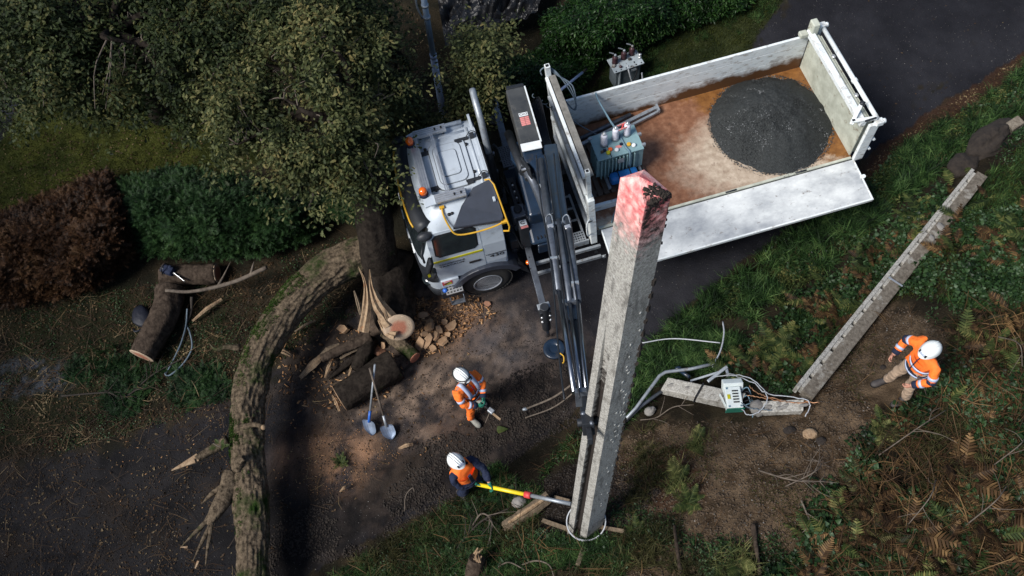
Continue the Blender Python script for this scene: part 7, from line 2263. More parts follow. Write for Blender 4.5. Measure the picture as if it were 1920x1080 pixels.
    # hands: palm plus five separate bent fingers
    for s in 'lr':
        wr = P['wr_' + s]; dirh = (P.get('hd_' + s, wr + (wr - P['el_' + s])) - wr).normalized()
        cr = Vector(J.get('curl_' + s, (1, 0, -.3))).normalized()
        cr = (cr - dirh * cr.dot(dirh)).normalized()          # fingers curl towards cr
        sd2 = dirh.cross(cr) * (1 if s == 'l' else -1)
        mm = M_[outfit['hand']]
        mb = MB(); HM = Matrix((dirh, sd2, cr)).transposed()
        mb.ell(wr + dirh * .045, (.055, .042, .020), HM, 12, 8)
        mb.tube([wr - dirh * .03, wr + dirh * .03], [.030, .032], 10)
        hand = mb.build('hand' if outfit['hand'] == 'skin' else 'glove', mm, root)
        for i, L in enumerate((.075, .085, .080, .062)):
            b = wr + dirh * .085 + sd2 * (-.030 + .020 * i)
            p1 = b + dirh * L * .42 + cr * L * .18; p2 = p1 + dirh * L * .12 + cr * L * .36; p3 = p2 - dirh * L * .15 + cr * L * .22
            mb = MB().tube([b - dirh * .02, b, p1, p2, p3], [.0095, .0105, .010, .009, .007], 8); mb.build('finger', mm, hand)
        b = wr + dirh * .03 - sd2 * .035
        mb = MB().tube([b, b + dirh * .03 - sd2 * .022 + cr * .01, b + dirh * .055 - sd2 * .018 + cr * .035], [.013, .012, .009], 8); mb.build('thumb', mm, hand)
    return root


def wl(root_base, yaw, scale, P):
    """world point -> person's local"""
    v = Vector(P) - Vector(root_base); c, s = math.cos(-yaw), math.sin(-yaw)
    return Vector((v.x * c - v.y * s, v.x * s + v.y * c, v.z)) / scale


# 1: man on the bank, standing, facing left
b1_ = G(1679, 729)
y1 = math.radians(192)
J1 = dict(pelvis=(0, 0, .96), chest=(.03, 0, 1.36), neck=(.05, 0, 1.52), head=(.10, .0, 1.66), look=(1, .15, -.45),
          sh_l=(.02, .20, 1.44), sh_r=(.02, -.20, 1.44), hip_l=(0, .10, .92), hip_r=(0, -.10, .92),
          kn_l=(.06, .15, .50), kn_r=(.07, -.14, .50), an_l=(.0, .20, .09), an_r=(.02, -.19, .09), toe_l=(.17, .23, .03), toe_r=(.20, -.20, .03))
for s, sg in (('l', 1), ('r', -1)):
    wr_ = Vector((.24, .23 * sg if sg > 0 else -.28, 1.0 if sg > 0 else 1.03))
    e, w = ik(J1['sh_' + s], wr_, .29, .26, (-.6, sg * 1.0, .1)); J1['el_' + s] = e; J1['wr_' + s] = w
    J1['hd_' + s] = w + Vector((.10, -.02 * sg, -.10)); J1['curl_' + s] = (-.3, -sg, -.2)
person('man in orange jacket, beige trousers and white helmet standing on the dug bank', b1_, y1, J1,
       dict(trousers='khaki', jacket='orange', boot='boot', hand='skin', sleeve_tape=True, cuff='navy', hem='navy', waist=True, braces=False, elbow=True), 1.02)

# 2: man on the road holding a tool, seen from above
b2_ = G(888, 766)
y2 = math.radians(-46)
J2 = dict(pelvis=(.06, 0, .95), chest=(.04, 0, 1.34), neck=(-.02, 0, 1.49), head=(-.03, 0, 1.63), look=(1, 0, -.55),
          sh_l=(.01, .22, 1.42), sh_r=(.01, -.22, 1.42), hip_l=(0, .10, .90), hip_r=(0, -.10, .90),
          kn_l=(.06, .14, .49), kn_r=(.12, -.14, .49), an_l=(-.08, .16, .09), an_r=(.08, -.18, .09), toe_l=(.10, .18, .03), toe_r=(.26, -.19, .03))
tool = Vector((.46, -.04, 1.04))
for s, sg in (('l', 1), ('r', -1)):
    e, w = ik(J2['sh_' + s], tool + Vector((-.14, .09 * sg, .02)), .29, .26, (-.5, sg * 1.2, -.1)); J2['el_' + s] = e; J2['wr_' + s] = w
    J2['hd_' + s] = tool; J2['curl_' + s] = (.3, -sg, -.3)
person('man in orange jacket with goggles strap on his helmet, standing on the brown road', b2_, y2, J2,
       dict(trousers='orange', jacket='orange', boot='bootlight', hand='glove', sleeve_tape=True, cuff='navy', braces=True, waist=True, hem='navy', goggles=True), 1.06)
def l2w(base, yaw, p, sc=1.0):
    c, s = math.cos(yaw), math.sin(yaw); return Vector((base.x + (p[0] * c - p[1] * s) * sc, base.y + (p[0] * s + p[1] * c) * sc, base.z + p[2] * sc))
tw = l2w(b2_, y2, tool)
tl = Th('hand_tool', 'small metal hand tool held by the man with the goggles strap', 'tool', tw)
td = Vector((math.cos(y2), math.sin(y2), 0))
tl.part('grip', MB().tube([tw - td * .12 + Vector((0, 0, .02)), tw + td * .08], .022, 8), M_['black'])
tl.part('tool_head', MB().box(tw + td * .13, (.12, .09, .08), Matrix.Rotation(y2, 3, 'Z')), M_['galv'], .015)
tl.part('jaw', MB().bar(tw + td * .16 + Vector((.0, -.03, 0)), tw + td * .30 + Vector((.03, -.06, -.03)), .035, .03), M_['wood'])
tl.part('jaw', MB().bar(tw + td * .12, tw + Vector((-.05, -.20, -.30)), .015, .015), M_['twig'])

# 3: man bending with the yellow lance
b3_ = G(882, 916)
y3 = math.radians(-50)
sc3 = 1.08
la = A(890, 907, b3_.z + 1.0); lt_ = pole_at(1.75, 0).lerp(pole_at(1.75, 1), .15) + Vector((-.02, 0, 0))
lt_ = A(1071, 945, 1.62)
ld = (lt_ - la).normalized()
J3 = dict(pelvis=(.07, 0, .93), chest=(.03, 0, 1.30), neck=(-.05, 0, 1.45), head=(-.07, .0, 1.59), look=(1, .05, -.5),
          sh_l=(.0, .22, 1.39), sh_r=(.0, -.22, 1.39), hip_l=(.05, .10, .88), hip_r=(.05, -.10, .88),
          kn_l=(.14, .14, .50), kn_r=(.08, -.15, .48), an_l=(.02, .17, .09), an_r=(-.06, -.18, .09), toe_l=(.20, .18, .03), toe_r=(.11, -.19, .03))
h_r = wl(b3_, y3, sc3, la + ld * .08); h_l = wl(b3_, y3, sc3, la + ld * .36)
for s, tg_, sg in (('l', h_l, 1), ('r', h_r, -1)):
    sh = Vector(J3['sh_' + s]); d = (tg_ - sh); w0 = tg_ - d.normalized() * .06 + Vector((0, 0, .03))
    e, w = ik(sh, w0, .29, .26, (-.4, sg * 1.2, -.2)); J3['el_' + s] = e; J3['wr_' + s] = w
    J3['hd_' + s] = tg_; J3['curl_' + s] = (.2, -sg, -.6)
person('man in orange vest over navy clothes bending forward with the yellow lance', b3_, y3, J3,
       dict(trousers='navy', jacket='navy', boot='boot', hand='glove', vest=True), sc3)
ln = Th('lance', 'yellow and grey telescopic lance pushed against the concrete pole foot', 'pole', la)
mid_ = la.lerp(lt_, .56)
ln.part('yellow_tube', MB().tube([la - ld * .02, mid_], .036, 12), M_['fibre'])
ln.part('red_joint', MB().tube([mid_ - ld * .04, mid_ + ld * .08], .058, 12), M_['red'])
ln.part('grey_tube', MB().tube([mid_ + ld * .08, lt_], .034, 12), M_['galv'])


# ------------------------------------------------------------------ vegetation
def rot_for(n, tilt=.5):
    return rotm(R.uniform(0, 6.283, n), np.abs(R.normal(0, tilt, n)), R.uniform(0, 6.283, n))


oak_t = [sprig_t(11, .086, .054, 'oak', .15, .35) for _ in range(8)]
laurel_t = [sprig_t(8, .085, .036, 'plain', .10, .5) for _ in range(5)]
ivy_t = [sprig_t(6, .07, .06, 'ivy', .10, .25) for _ in range(5)]
small_t = [sprig_t(9, .045, .026, 'plain', .09, .4) for _ in range(5)]
grass_t = [tuft_t(9, .26, .014, 1.0, .06) for _ in range(5)]
lgrass_t = [tuft_t(13, .48, .020, 1.5, .07) for _ in range(6)]
moss_t = [tuft_t(8, .045, .010, .6, .07) for _ in range(4)]
frond_s = [frond_t(rnd(.42, .6), 12, .13, rnd(.2, .6)) for _ in range(6)]
frond_b = [frond_t(rnd(.65, .85), 15, .19, rnd(.25, .6)) for _ in range(5)]
spr_t = [join_t([xf(spray_t(rnd(.16, .26)), Matrix.Rotation(a + rnd(-.3, .3), 4, 'Z') @ Matrix.Rotation(rnd(-.7, .2), 4, 'Y')) for a in (0, 1.1, 2.3, 3.6, 5.0)]) for _ in range(5)]


def dens_filter(q, f, thr, s=3):
    return fbm(q[:, 0] * f + 31, q[:, 1] * f + 17, s, 3) > thr


twig_t = [([(0, .004, 0), (0, -.004, 0), (.25, .004, .03), (.25, -.004, .03), (.45, .003, .0), (.45, -.003, .0)], [(0, 1, 3, 2), (2, 3, 5, 4)]), ([(0, .005, 0), (0, -.005, 0), (.2, .03, .05), (.2, .02, .05), (.35, .10, .02), (.35, .095, .02)], [(0, 1, 3, 2), (2, 3, 5, 4)])]


def oak(label, base, top, crowns, n, leaf, seed, trunk_r=.3, bark='darkbark', limbs=14, group='oak trees', mid=None, gap=.43):
    """crowns: list of (px, py, z, radius xy, radius z) blobs; the real crown is a cloud of clusters inside them"""
    rs = np.random.RandomState(seed)
    th = Th('oak_tree', label, 'tree', base, group)
    tp_ = smooth_path([base - Vector((0, 0, .2))] + (mid or []) + [top], 40)
    th.part('trunk', MB().tube(tp_, interp([trunk_r * 1.15, trunk_r, trunk_r * .8, trunk_r * .5], 40), 28, disp=barkdisp(seed, .2, 8)), M_[bark])
    cl = []
    for (cx, cy, cz, rx, rz) in crowns:
        c = A(cx, cy, cz)
        m_ = max(6, int(26 * rx * rx))
        for i in range(m_):
            v = rs.normal(size=3); v /= np.linalg.norm(v) + 1e-9; r = rs.uniform(.25, 1) ** .6
            cl.append((c.x + v[0] * rx * r, c.y + v[1] * rx * r, c.z + v[2] * rz * r))
    cl = np.array(cl)
    # limbs to a spread of cluster centres, twigs to the rest
    start = tp_[26:]
    idx = rs.permutation(len(cl))
    lm = []
    for k in idx[:limbs]:
        e = Vector(cl[k]); s0 = min(start, key=lambda p: (p - e).length)
        m1 = s0.lerp(e, .5) + Vector((rs.uniform(-.3, .3), rs.uniform(-.3, .3), rs.uniform(-.1, .4)))
        P = smooth_path([s0, m1, e], 14)
        th.part('limb', MB().tube(P, interp([trunk_r * .34, .05, .018], 14), 8, disp=barkdisp(rs.uniform(0, 50), .15, 2)), M_[bark])
        lm += P[4:]
    tw = MB()
    lma = np.array([tuple(p) for p in lm])
    for k in idx[limbs:limbs + 170]:
        e = cl[k]; j = np.argmin(((lma - e) ** 2).sum(1)); s0 = Vector(lma[j]); e = Vector(e)
        tw.tube(smooth_path([s0, s0.lerp(e, .5) + Vector((rs.uniform(-.12, .12), rs.uniform(-.12, .12), .06)), e], 5), .016, 4, r1=.005, cap=False)
    th.part('twigs', tw, M_['twig'], kind='stuff')
    w = rs.uniform(.3, 1, len(cl)) ** 2; w /= w.sum()
    pick = rs.choice(len(cl), n, p=w)
    pos = cl[pick] + rs.normal(size=(n, 3)) * np.array([.25, .25, .11])
    g = fbm(pos[:, 0] * 2.3 + seed, pos[:, 1] * 2.3, 2, 3)
    pos = pos[(g > gap) | (rs.rand(n) < .06)]
    m_ = len(pos)
    scatter('crown', oak_t, pos - np.array(base), rot_for(m_, .55), R.uniform(.75, 1.2, m_), M_[leaf], parent=th.o)
    return th


oak('large oak with yellowish leaves whose dark trunk stands left of the truck cab', G(722, 560), A(655, 225, 4.0),
    [(610, 250, 4.1, 1.05, .45), (540, 190, 4.4, 1.15, .5), (575, 320, 3.7, .65, .3), (660, 190, 4.0, .85, .4), (470, 140, 4.6, 1.1, .5), (665, 100, 4.4, .72, .45), (490, 240, 4.0, .8, .4), (590, 80, 4.9, 1.0, .4), (690, 265, 3.6, .45, .3), (715, 170, 3.2, .36, .3), (640, 335, 3.2, .5, .3), (690, 330, 3.2, .35, .25), (540, 270, 4.0, .7, .4)],
    7200, 'oakleaf', 5, .34, limbs=22, mid=[A(705, 440, 1.8), A(690, 320, 3.0)], group='oak trees', gap=.47)
oak('dark leaved oak spreading over the lawn in the upper left', G(300, 210), A(210, 60, 5.0),
    [(150, 120, 5.0, 1.2, .6), (60, 60, 5.4, 1.2, .6), (240, 50, 5.0, 1.2, .5), (200, 175, 4.4, .65, .4), (340, 100, 4.6, 1.0, .5), (330, 0, 5.0, 1.2, .5), (70, 170, 4.5, .7, .35), (400, 190, 4.2, .6, .3)],
    6200, 'oakleaf2', 8, .26, limbs=18, mid=[A(270, 140, 2.5)], group='oak trees', gap=.47)
oak('oak in the top middle with its crown left of the metal post', G(520, 40), A(500, -40, 4.6),
    [(450, 10, 4.8, 1.2, .5), (560, -20, 5.0, 1.1, .5), (640, 20, 4.6, .65, .4), (400, 60, 4.6, .8, .4), (690, 30, 3.8, .35, .3)],
    3000, 'oakleaf2', 13, .22, limbs=12, group='oak trees', gap=.46)
oak('young oak with sunlit sprays between the metal post and the truck crane', G(872, 175), A(872, 110, 2.3),
    [(893, 115, 3.1, .32, .3), (882, 195, 2.4, .26, .3), (915, 75, 3.0, .28, .3), (890, 165, 2.7, .30, .2), (868, 250, 1.8, .2, .2)],
    1100, 'oakleaf', 21, .05, limbs=12, group='oak trees', gap=.34)
oak('young oak filling the gap left of the metal post and above the cab', G(775, 215), A(768, 130, 2.3),
    [(728, 130, 2.6, .32, .3), (745, 200, 2.1, .30, .3), (700, 235, 2.4, .42, .3), (705, 75, 2.8, .34, .3), (785, 245, 1.6, .2, .2)],
    1000, 'oakleaf', 33, .05, limbs=12, group='oak trees', gap=.38)


def tall_tree(label, x, y, h, r, seed, n=2600):  # oaks added out of view; their shade falls on the lower-left road
    rs = np.random.RandomState(seed); b = Vector((x, y, float(hgt(x, y))))
    th = Th('oak_tree', label, 'tree', b, 'tall trees beside the road')
    P = smooth_path([b - Vector((0, 0, .2)), b + Vector((.2, .1, h * .4)), b + Vector((0, .2, h * .9))], 20)
    th.part('trunk', MB().tube(P, interp([.4, .3, .08], 20), 16, disp=barkdisp(seed, .15, 6)), M_['darkbark'])
    v = rs.normal(size=(60, 3)); v /= np.linalg.norm(v, axis=1)[:, None]; v *= rs.uniform(.3, 1, (60, 1)) ** .5
    cl = np.array(b) + np.array([0, 0, h * .68]) + v * np.array([r, r, h * .32])
    for k in range(14):
        e = Vector(cl[k]); s0 = P[8 + k % 10]
        th.part('limb', MB().tube(smooth_path([s0, s0.lerp(e, .5) + Vector((0, 0, .3)), e], 8), .08, 7, r1=.02), M_['darkbark'])
    pos = cl[rs.randint(0, 60, n)] + rs.normal(size=(n, 3)) * np.array([.55, .55, .4])
    scatter('crown', oak_t, pos - np.array(b), rot_for(n, .6), R.uniform(1.6, 2.6, n), M_['oakleaf2'], parent=th.o)


tall_tree('tall oak outside the left edge by the lower road', -19.8, -2.0, 12.5, 3.2, 1)
tall_tree('tall oak outside the left edge beside the lawn', -21, 5.5, 12, 3.2, 2)
tall_tree('tall oak outside the lower left corner', -15, -7, 11.5, 2.8, 3)
tall_tree('tall oak outside the upper left corner', -22, 12.5, 12, 3.4, 4)


def bush(name, label, cat, poly, h0, h1, templates, material, n, size=(.8, 1.2), tilt=.7, group=None, stems=12, lump=.5, stem_m='twigdark'):
    q, x, y = in_px(poly, n)
    cx, cy = np.mean([p[0] for p in poly]), np.mean([p[1] for p in poly])
    base = G(cx, cy)
    th = Th(name, label, cat, base, group)
    # height: a lumpy dome, leaves lie near its surface
    P = np.array(poly); dd = np.min([np.hypot(x - (P[i] * (1 - t) + P[(i + 1) % len(P)] * t)[0], y - (P[i] * (1 - t) + P[(i + 1) % len(P)] * t)[1]) for i in range(len(P)) for t in (0, .25, .5, .75)], axis=0)
    e = sm(dd / 45)
    H = h0 + (h1 - h0) * e * (1 - lump + 2 * lump * fbm(q[:, 0] * 1.7, q[:, 1] * 1.7, 6, 3))
    z = H * R.uniform(.55, 1.0, n) ** .5
    q2 = q.copy(); q2[:, 2] += z
    # keep the thing over its own foot print: points move along the view ray's ground shift, so pull them back
    d = (CAM - q); d /= d[:, 2:3]; q2[:, :2] += (d[:, :2] * z[:, None])
    scatter('foliage', templates, q2 - np.array(base), rot_for(n, tilt), R.uniform(size[0], size[1], n), material, parent=th.o)
    for i in range(stems):
        k = R.randint(n); a = Vector(q[k]); b = Vector(q2[k])
        th.part('stem', MB().tube(smooth_path([a - Vector((0, 0, .05)), a.lerp(b, .5) + Vector((rnd(-.1, .1), rnd(-.1, .1), 0)), b], 6), .012, 5, r1=.005), M_[stem_m])
    return th


HG = 'hedges on the left'
bush('conifer_hedge', 'dark green conifer hedge between the brown hedge and the leaning oak trunk', 'hedge', [(225, 345), (330, 320), (480, 345), (560, 370), (610, 400), (585, 440), (500, 470), (380, 478), (270, 470), (235, 420)], .35, 1.1, spr_t, M_['conifer'], 4200, (.8, 1.3), .8, HG)
bush('dead_hedge', 'reddish brown dead conifer hedge at the left edge', 'hedge', [(-60, 430), (60, 385), (200, 325), (245, 380), (248, 470), (180, 530), (60, 560), (-60, 570)], .3, 1.1, spr_t, M_['deadcon'], 5200, (.8, 1.3), .8, HG)
bush('conifer_bush', 'low dark green conifer behind the large oak trunk', 'bush', [(620, 330), (760, 260), (750, 340), (690, 420), (600, 400)], .3, .9, spr_t, M_['conifer'], 1000, (.7, 1.1), .8, None)
LG = 'laurel bushes behind the truck'
bush('laurel_bush', 'dark laurel bush behind the loader crane', 'bush', [(890, 140), (1000, 100), (1120, 110), (1080, 170), (1000, 200), (900, 190)], .3, 1.0, laurel_t, M_['brightleaf'], 2600, (.8, 1.25), .7, LG)
bush('laurel_bush', 'broad bright leaved laurel bush left of the old transformer', 'bush', [(1010, 30), (1140, -20), (1250, -30), (1280, 40), (1190, 90), (1120, 110), (1040, 90)], .3, 1.1, laurel_t, M_['brightleaf'], 3000, (.8, 1.25), .7, LG)
bush('laurel_bush', 'laurel bush beside the black plastic sheet at the top edge', 'bush', [(1030, 60), (1060, 20), (1090, -40), (1120, 10), (1060, 90), (1000, 120)], .3, .9, laurel_t, M_['brightleaf'], 1500, (.8, 1.25), .7, LG)
bush('laurel_bush', 'low laurel at the top edge beside the upper road', 'bush', [(1240, -40), (1440, -60), (1400, 10), (1290, 50), (1240, 30)], .2, .6, laurel_t, M_['brightleaf'], 1500, (.8, 1.2), .7, LG)


def cover(name, templates, poly, n, material, size=(.7, 1.3), tilt=.4, up=0.0, f=None, thr=0, smooth=False, lab=None, notroad=False):
    q, x, y = in_px(poly, n, up)
    if f:
        k = dens_filter(q, f, thr); q = q[k]
    xx_, yy_ = pix(q); k = np.hypot((xx_ - 1668) / 48, (yy_ - 730) / 42) > 1; q = q[k]
    if notroad:
        k = ~inpoly(pix(q)[0], pix(q)[1], ROAD) ; q = q[k]
    m_ = len(q)
    o = scatter(name, templates, q, rot_for(m_, tilt), R.uniform(size[0], size[1], m_), material, kind='stuff')
    return o


VERGE = [(1960, 90), (1930, 130), (1700, 280), (1625, 345), (1500, 432), (1310, 572), (1215, 665), (1130, 755), (1165, 800), (1230, 705), (1330, 600), (1420, 600), (1530, 520), (1640, 420), (1780, 300), (1830, 250), (1960, 190)]
cover('verge_grass', lgrass_t, VERGE, 7000, M_['grass'], (.4, 1.25), .75, -.02, 2.0, .47)
cover('verge_short_grass', grass_t, VERGE, 3000, M_['grass'], (.5, 1.2), .7, -.02, 1.2, .45)
cover('dirt_moss', moss_t, BANKDIRT, 2600, M_['moss'], (.6, 1.5), .5, 0, .9, .56)
cover('dirt_weeds', small_t, [(1150, 940), (1300, 980), (1480, 1010), (1480, 1110), (1150, 1110)], 1100, M_['bramble'], (.6, 1.3), .5, .03, 1.3, .50)
cover('dirt_grass', grass_t, [(1150, 950), (1200, 800), (1300, 790), (1240, 900), (1330, 1000), (1480, 1040), (1480, 1110), (1150, 1110)], 1500, M_['dryolive'], (.5, 1.1), .7, 0, 1.5, .50)
cover('dirt_twigs', twig_t, BANKDIRT, 500, M_['bracken'], (.3, 1.0), .4, .03)
cover('verge_moss', moss_t, VERGE, 3500, M_['moss'], (.8, 1.6), .5, 0, 1.3, .48)
cover('verge_broad_leaves', laurel_t, VERGE, 3600, M_['fern'], (.4, .9), .7, .10, 1.7, .48)
cover('verge_dark_weeds', ivy_t, VERGE, 4200, M_['bramble'], (.5, 1.1), .6, .10, 1.2, .50)
cover('verge_dry_blades', grass_t, VERGE, 900, M_['litter'], (.6, 1.2), .7, 0, 1.2, .5)
V2 = [(1170, 800), (1120, 850), (1040, 860), (1000, 925), (960, 900), (930, 870), (870, 930), (830, 960), (740, 1010), (600, 1100), (1150, 1100), (1180, 1050), (1140, 1010), (1050, 1010), (1000, 990), (1020, 880), (1090, 800)]
lit = [leaf_t(.075, .045, 'plain', .35), leaf_t(.085, .055, 'oak', .3), leaf_t(.06, .05, 'ivy', .3)]
cover('lower_verge_grass', grass_t, V2, 7000, M_['grass'], (.4, 1.05), .6, -.02, 1.8, .44)
cover('lower_dry_growth', grass_t, V2, 3200, M_['dryolive'], (.5, 1.2), .8, 0, 1.3, .46)
cover('lower_leaf_litter', lit, V2, 1300, M_['litter'], (.3, .9), .5, .06)
cover('lower_twigs', twig_t, V2, 500, M_['bracken'], (.4, 1.3), .5, .08)
cover('long_lower_grass', lgrass_t, [(1165, 800), (1230, 700), (1320, 620), (1400, 640), (1350, 700), (1230, 710)], 900, M_['grass'], (.5, .9), .5, -.02)
cover('lower_weeds', small_t, V2, 2200, M_['bramble'], (.7, 1.4), .5, .05, 1.6, .48)
B1 = [(1960, 210), (1830, 300), (1640, 440), (1530, 540), (1400, 610), (1330, 700), (1480, 740), (1560, 600), (1700, 560), (1790, 640), (1760, 730), (1640, 800), (1560, 930), (1500, 1030), (1400, 1120), (1960, 1120)]
B2 = [(1790, 600), (1960, 560), (1960, 1120), (1480, 1120), (1560, 980), (1600, 880), (1660, 790), (1770, 740)]
B3 = [(1960, 240), (1850, 330), (1640, 470), (1480, 600), (1345, 690), (1490, 730), (1600, 580), (1720, 560), (1960, 600)]
cover('bank_grass', grass_t, B3, 4200, M_['grass'], (.5, 1.0), .5, -.02, 1.5, .42)
cover('bank_moss', moss_t, B3, 4200, M_['moss'], (.9, 1.8), .4, 0)
cover('bramble_leaves', ivy_t, B1, 6800, M_['bramble'], (.6, 1.25), .6, .14, 1.1, .44)
cover('small_bank_leaves', small_t, B1, 4800, M_['bramble'], (.8, 1.5), .6, .06, 1.1, .40)
cover('brown_bracken', frond_s, B2, 4000, M_['bracken'], (.22, .58), .75, .08, 1.1, .46)
cover('tall_brown_bracken', frond_b, B2, 520, M_['bracken'], (.28, .6), .7, .18, .9, .50)
cover('bank_grass_tussocks', lgrass_t, B2, 2400, M_['dryolive'], (.4, .9), .7, 0, 1.3, .46)
cover('olive_bracken', frond_s, B2, 900, M_['dryolive'], (.35, .8), .75, .12, .9, .48)
cover('upper_brown_bracken', frond_s, B3, 650, M_['bracken'], (.5, .9), .5, .06, 1.0, .52)
cover('green_bracken', frond_s, B1, 650, M_['fern'], (.6, 1.1), .5, .12, 1.0, .50)
cover('dry_twigs', twig_t, B2, 2200, M_['bracken'], (.6, 1.5), .5, .16)
cover('bank_edge_leaves', ivy_t, [(1530, 900), (1640, 780), (1780, 700), (1790, 780), (1680, 880), (1560, 1010), (1450, 1080)], 520, M_['bramble'], (.6, 1.1), .5, .05, 1.8, .42)
# lawn, moss and leaf litter on the far side
cover('lawn_moss', moss_t, LAWN, 9000, M_['moss'], (.7, 1.5), .4, 0)
cover('grass_by_old_transformer', grass_t, TOPG, 5200, M_['grass'], (.35, .7), .5, -.02, 1.3, .44)
cover('moss_by_old_transformer', moss_t, TOPG, 4200, M_['moss'], (.8, 1.6), .4, 0)
LEFT = [(-60, 480), (250, 480), (600, 440), (700, 300), (900, 180), (760, 0), (-60, 0)]
lit = [leaf_t(.075, .045, 'plain', .35), leaf_t(.085, .055, 'oak', .3), leaf_t(.06, .05, 'ivy', .3)]
cover('leaf_litter', lit, LEFT, 7000, M_['litter'], (.3, .8), .5, .02)
LOW = [(-60, 560), (250, 540), (470, 500), (660, 440), (720, 560), (560, 650), (420, 760), (150, 840), (-60, 880)]
cover('litter_by_logs', lit, LOW, 7500, M_['litter'], (.25, .75), .5, .02)
cover('twigs_by_logs', twig_t, LOW, 1600, M_['litter'], (.4, 1.2), .5, .04)
cover('mossy_ground_by_logs', moss_t, LOW, 3500, M_['moss'], (.4, .9), .4, 0, 1.4, .5)
cover('weeds_by_logs', small_t, LOW, 2600, M_['bramble'], (.5, 1.1), .5, .02, 1.4, .46)
cover('conifer_clippings', spr_t, [(120, 690), (200, 650), (280, 690), (420, 690), (440, 740), (330, 770), (200, 780), (130, 750)], 620, M_['conifer'], (.5, 1.0), .4, .04, 1.5, .42)
cover('clippings_below_lance', spr_t, [(850, 960), (960, 930), (990, 950), (930, 1010), (880, 1060), (820, 1060)], 380, M_['conifer'], (.5, 1.0), .4, .06, 1.5, .40)
cover('pine_tops', [join_t([xf(tuft_t(18, .30, .006, .3, .02), Matrix.Rotation(.9, 4, 'Y'))])], [(160, 640), (250, 650), (280, 700), (180, 720)], 60, M_['conifer'], (.7, 1.2), .6, .05)
# crumbs of soil, stones, chips
MUDP = [(1105, 650), (1200, 640), (1100, 780), (1000, 840), (870, 930), (700, 1020), (560, 1100), (470, 1100), (520, 980), (640, 920), (740, 850), (860, 800), (960, 700)]
cover('road_grit', grit, ROAD, 9000, M_['pebble'], (.006, .022), .5, .003)
cover('lumps_of_mud', grit, MUDP, 9000, M_['clump'], (.012, .07), .7, .0, 1.5, .44)
cover('bank_soil_crumbs', grit, BANKDIRT, 9000, M_['drysoil'], (.012, .06), .5, .0)
cover('bank_stones', grit, BANKDIRT, 700, M_['pebble'], (.010, .035), .5, .01)
cover('hole_crumbs', grit, HOLE, 2500, M_['clump'], (.015, .06), .5, .0)
cover('left_road_litter', lit, [(-60, 880), (260, 800), (430, 760), (430, 1100), (-60, 1100)], 2600, M_['litter'], (.2, .7), .5, .01, 1.1, .45)
cover('left_road_twigs', twig_t, [(-60, 860), (260, 780), (700, 650), (700, 900), (430, 1100), (-60, 1100)], 500, M_['litter'], (.3, 1.1), .4, .03)
cover('left_road_crumbs', grit, [(-60, 860), (260, 780), (520, 700), (520, 1100), (-60, 1100)], 6000, M_['clump'], (.01, .04), .5, 0, 1.1, .42)
cover('dark_crumbs_on_road', grit, [(560, 700), (700, 640), (900, 560), (1060, 620), (900, 800), (700, 900), (520, 960), (500, 720)], 5000, M_['clump'], (.010, .038), .5, .0, 1.6, .42)
chip_t = [([(0, 0, 0), (.5, .1, .02), (.6, -.15, .03), (.05, -.2, 0), (.3, -.05, .14)], [(0, 1, 4), (1, 2, 4), (2, 3, 4), (3, 0, 4), (3, 2, 1, 0)]), ([(0, 0, 0), (.9, .03, .02), (.95, -.05, .03), (.02, -.12, 0), (.45, -.03, .08)], [(0, 1, 4), (1, 2, 4), (2, 3, 4), (3, 0, 4), (3, 2, 1, 0)])]
cover('wood_chips', chip_t, [(770, 560), (880, 550), (930, 590), (850, 640), (800, 670), (770, 640)], 620, M_['chip'], (.04, .19), .5, .01, 2.0, .36)
cover('wood_chips_by_pile', chip_t, [(520, 640), (600, 600), (720, 620), (760, 700), (700, 760), (560, 780), (510, 700)], 300, M_['chip'], (.05, .18), .5, .01)
cover('sawdust_crumbs', chip_t, [(560, 820), (700, 800), (760, 850), (660, 920), (580, 930)], 700, M_['chip'], (.015, .06), .5, .0)
cover('scattered_chips', chip_t, [(200, 700), (430, 640), (700, 740), (900, 640), (900, 820), (640, 900), (200, 1000)], 420, M_['chip'], (.03, .10), .5, .0)
cover('leaves_on_road', lit, [(0, 860), (420, 760), (560, 650), (900, 560), (900, 820), (640, 950), (450, 1090), (0, 1090)], 700, M_['litter'], (.4, 1.0), .4, .01)
cover('leaves_on_upper_road', lit, [(1500, 0), (1900, 0), (1900, 80), (1700, 230)], 30, M_['litter'], (.4, .8), .4, .01)
cover('gutter_leaves', lit, [(1960, 80), (1960, 120), (1720, 280), (1610, 350), (1650, 285), (1800, 180)], 1500, M_['litter'], (.4, .9), .4, .01)

# single plants one can tell apart
def clump(label, px, py, r, L):
    b = G(px, py, .02); th = Th('grass_clump', label, 'plant', b, 'pale clumps on the dug soil')
    for i in range(5):
        a = rnd(0, 6.28); o_ = Vector((math.cos(a) * r * rnd(0, .7), math.sin(a) * r * rnd(0, .7), 0))
        v, f = tuft_t(34, L * rnd(.7, 1.1), .012, 1.3, r * .35)
        th.part('tuft', MB().add([b + o_ + Vector(p) for p in v], f), M_['palefern'] if i % 2 == 0 else M_['fern'])
    for i in range(5):
        v, f = xf(frond_t(L * rnd(.8, 1.2), 16, L * .30, rnd(.2, .5)), Matrix.Rotation(rnd(0, 6.28), 4, 'Z') @ Matrix.Rotation(rnd(-.8, -.1), 4, 'Y'))
        th.part('frond', MB().add([b + Vector(p) for p in v], f), M_['palefern'] if i % 2 else M_['fern'])


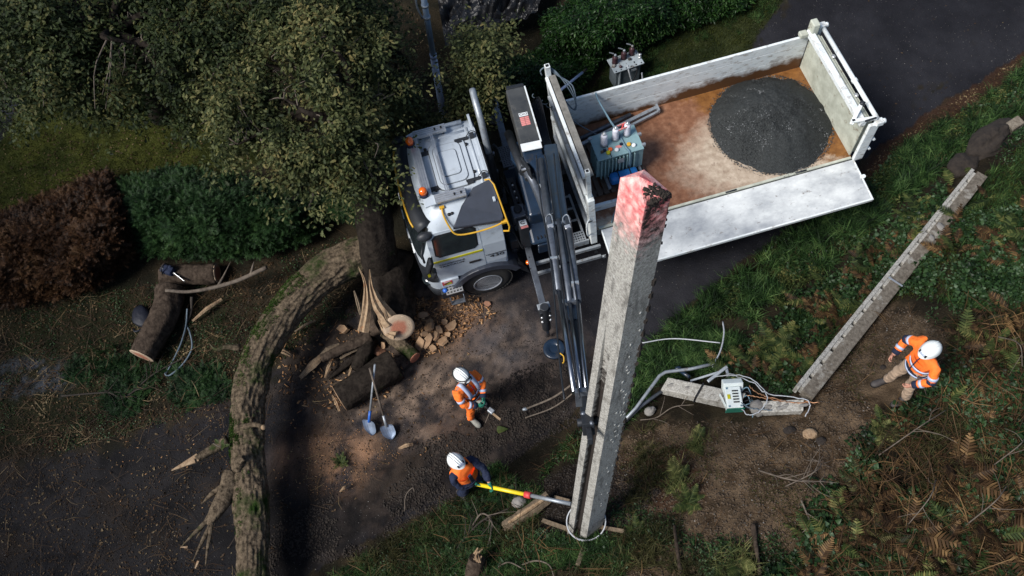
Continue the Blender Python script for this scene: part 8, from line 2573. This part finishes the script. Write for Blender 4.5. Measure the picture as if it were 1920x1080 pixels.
def fern(label, px, py, n, L, m_='fern', group='fern plants', up=.02):
    b = G(px, py, up); th = Th('fern', label, 'fern', b, group)
    for i in range(n):
        t = frond_t(L * rnd(.7, 1.1), 15, L * .26, rnd(.2, .55)); a = 2 * math.pi * i / n + rnd(-.3, .3)
        mb = MB(); v, f = xf(t, Matrix.Rotation(a, 4, 'Z') @ Matrix.Rotation(rnd(-.75, -.1), 4, 'Y'))
        mb.add([b + Vector(p) for p in v], f); th.part('frond', mb, M_[m_])
    return th


clump('pale green clump on the dug soil below the pole head', 1302, 832, .25, .36)
clump('wide yellow green clump in the middle of the dug soil', 1268, 905, .38, .40)
fern('small fern hanging below the wide yellow green clump', 1290, 945, 8, .36)
clump('green clump at the bottom of the dug soil by the half buried branch', 1375, 1050, .36, .42)
fern('feathery fern between the broken pole and the verge grass', 1455, 665, 12, .6)
fern('green fern low on the right bank', 1795, 778, 9, .40)
fern('small yellow green fern left of the bank undergrowth', 1650, 812, 6, .34, 'palefern')
fern('small fern right of the concrete pole foot', 1195, 1000, 8, .3)
fern('small green weed below the dark mud at the road', 640, 868, 9, .22)
fern('brown fern with long fronds at the lower right', 1800, 900, 12, .7, 'bracken')
fern('large rusty fern near the bottom right corner', 1870, 1000, 12, .75, 'bracken')
fern('rust brown fern above the bottom edge of the bank', 1700, 1000, 12, .7, 'bracken')
fern('green fern beside the rotten beam', 955, 940, 9, .4, 'conifer')
b = G(945, 1068); th = Th('broad_leaf_plant', 'small plant with five broad blue green leaves at the bottom edge', 'plant', b)
for i in range(5):
    v, f = xf(leaf_t(.22, .09, 'plain', .2), Matrix.Rotation(2 * math.pi * i / 5 + .5, 4, 'Z') @ Matrix.Rotation(-.5, 4, 'Y'))
    th.part('leaf', MB().add([b + Vector(p) for p in v], f), M_['bramble'])
b = G(838 - 420, 833); th = Th('sprout', 'light green leafy sprout on the left side of the fallen trunk', 'plant', A(425, 842, 1.0))
b = A(422, 838, 1.0)
th.part('stem', MB().tube([b, b + Vector((-.12, .02, .04)), b + Vector((-.2, .08, .06))], .01, 6), M_['twig'])
for i in range(6):
    v, f = xf(leaf_t(.12, .07, 'plain', .2), Matrix.Rotation(1.1 * i, 4, 'Z') @ Matrix.Rotation(-.3, 4, 'Y'))
    th.part('leaf', MB().add([b + Vector((-.05 * (i % 4), .03 * (i % 3), .05)) + Vector(p) for p in v], f), M_['fern'])
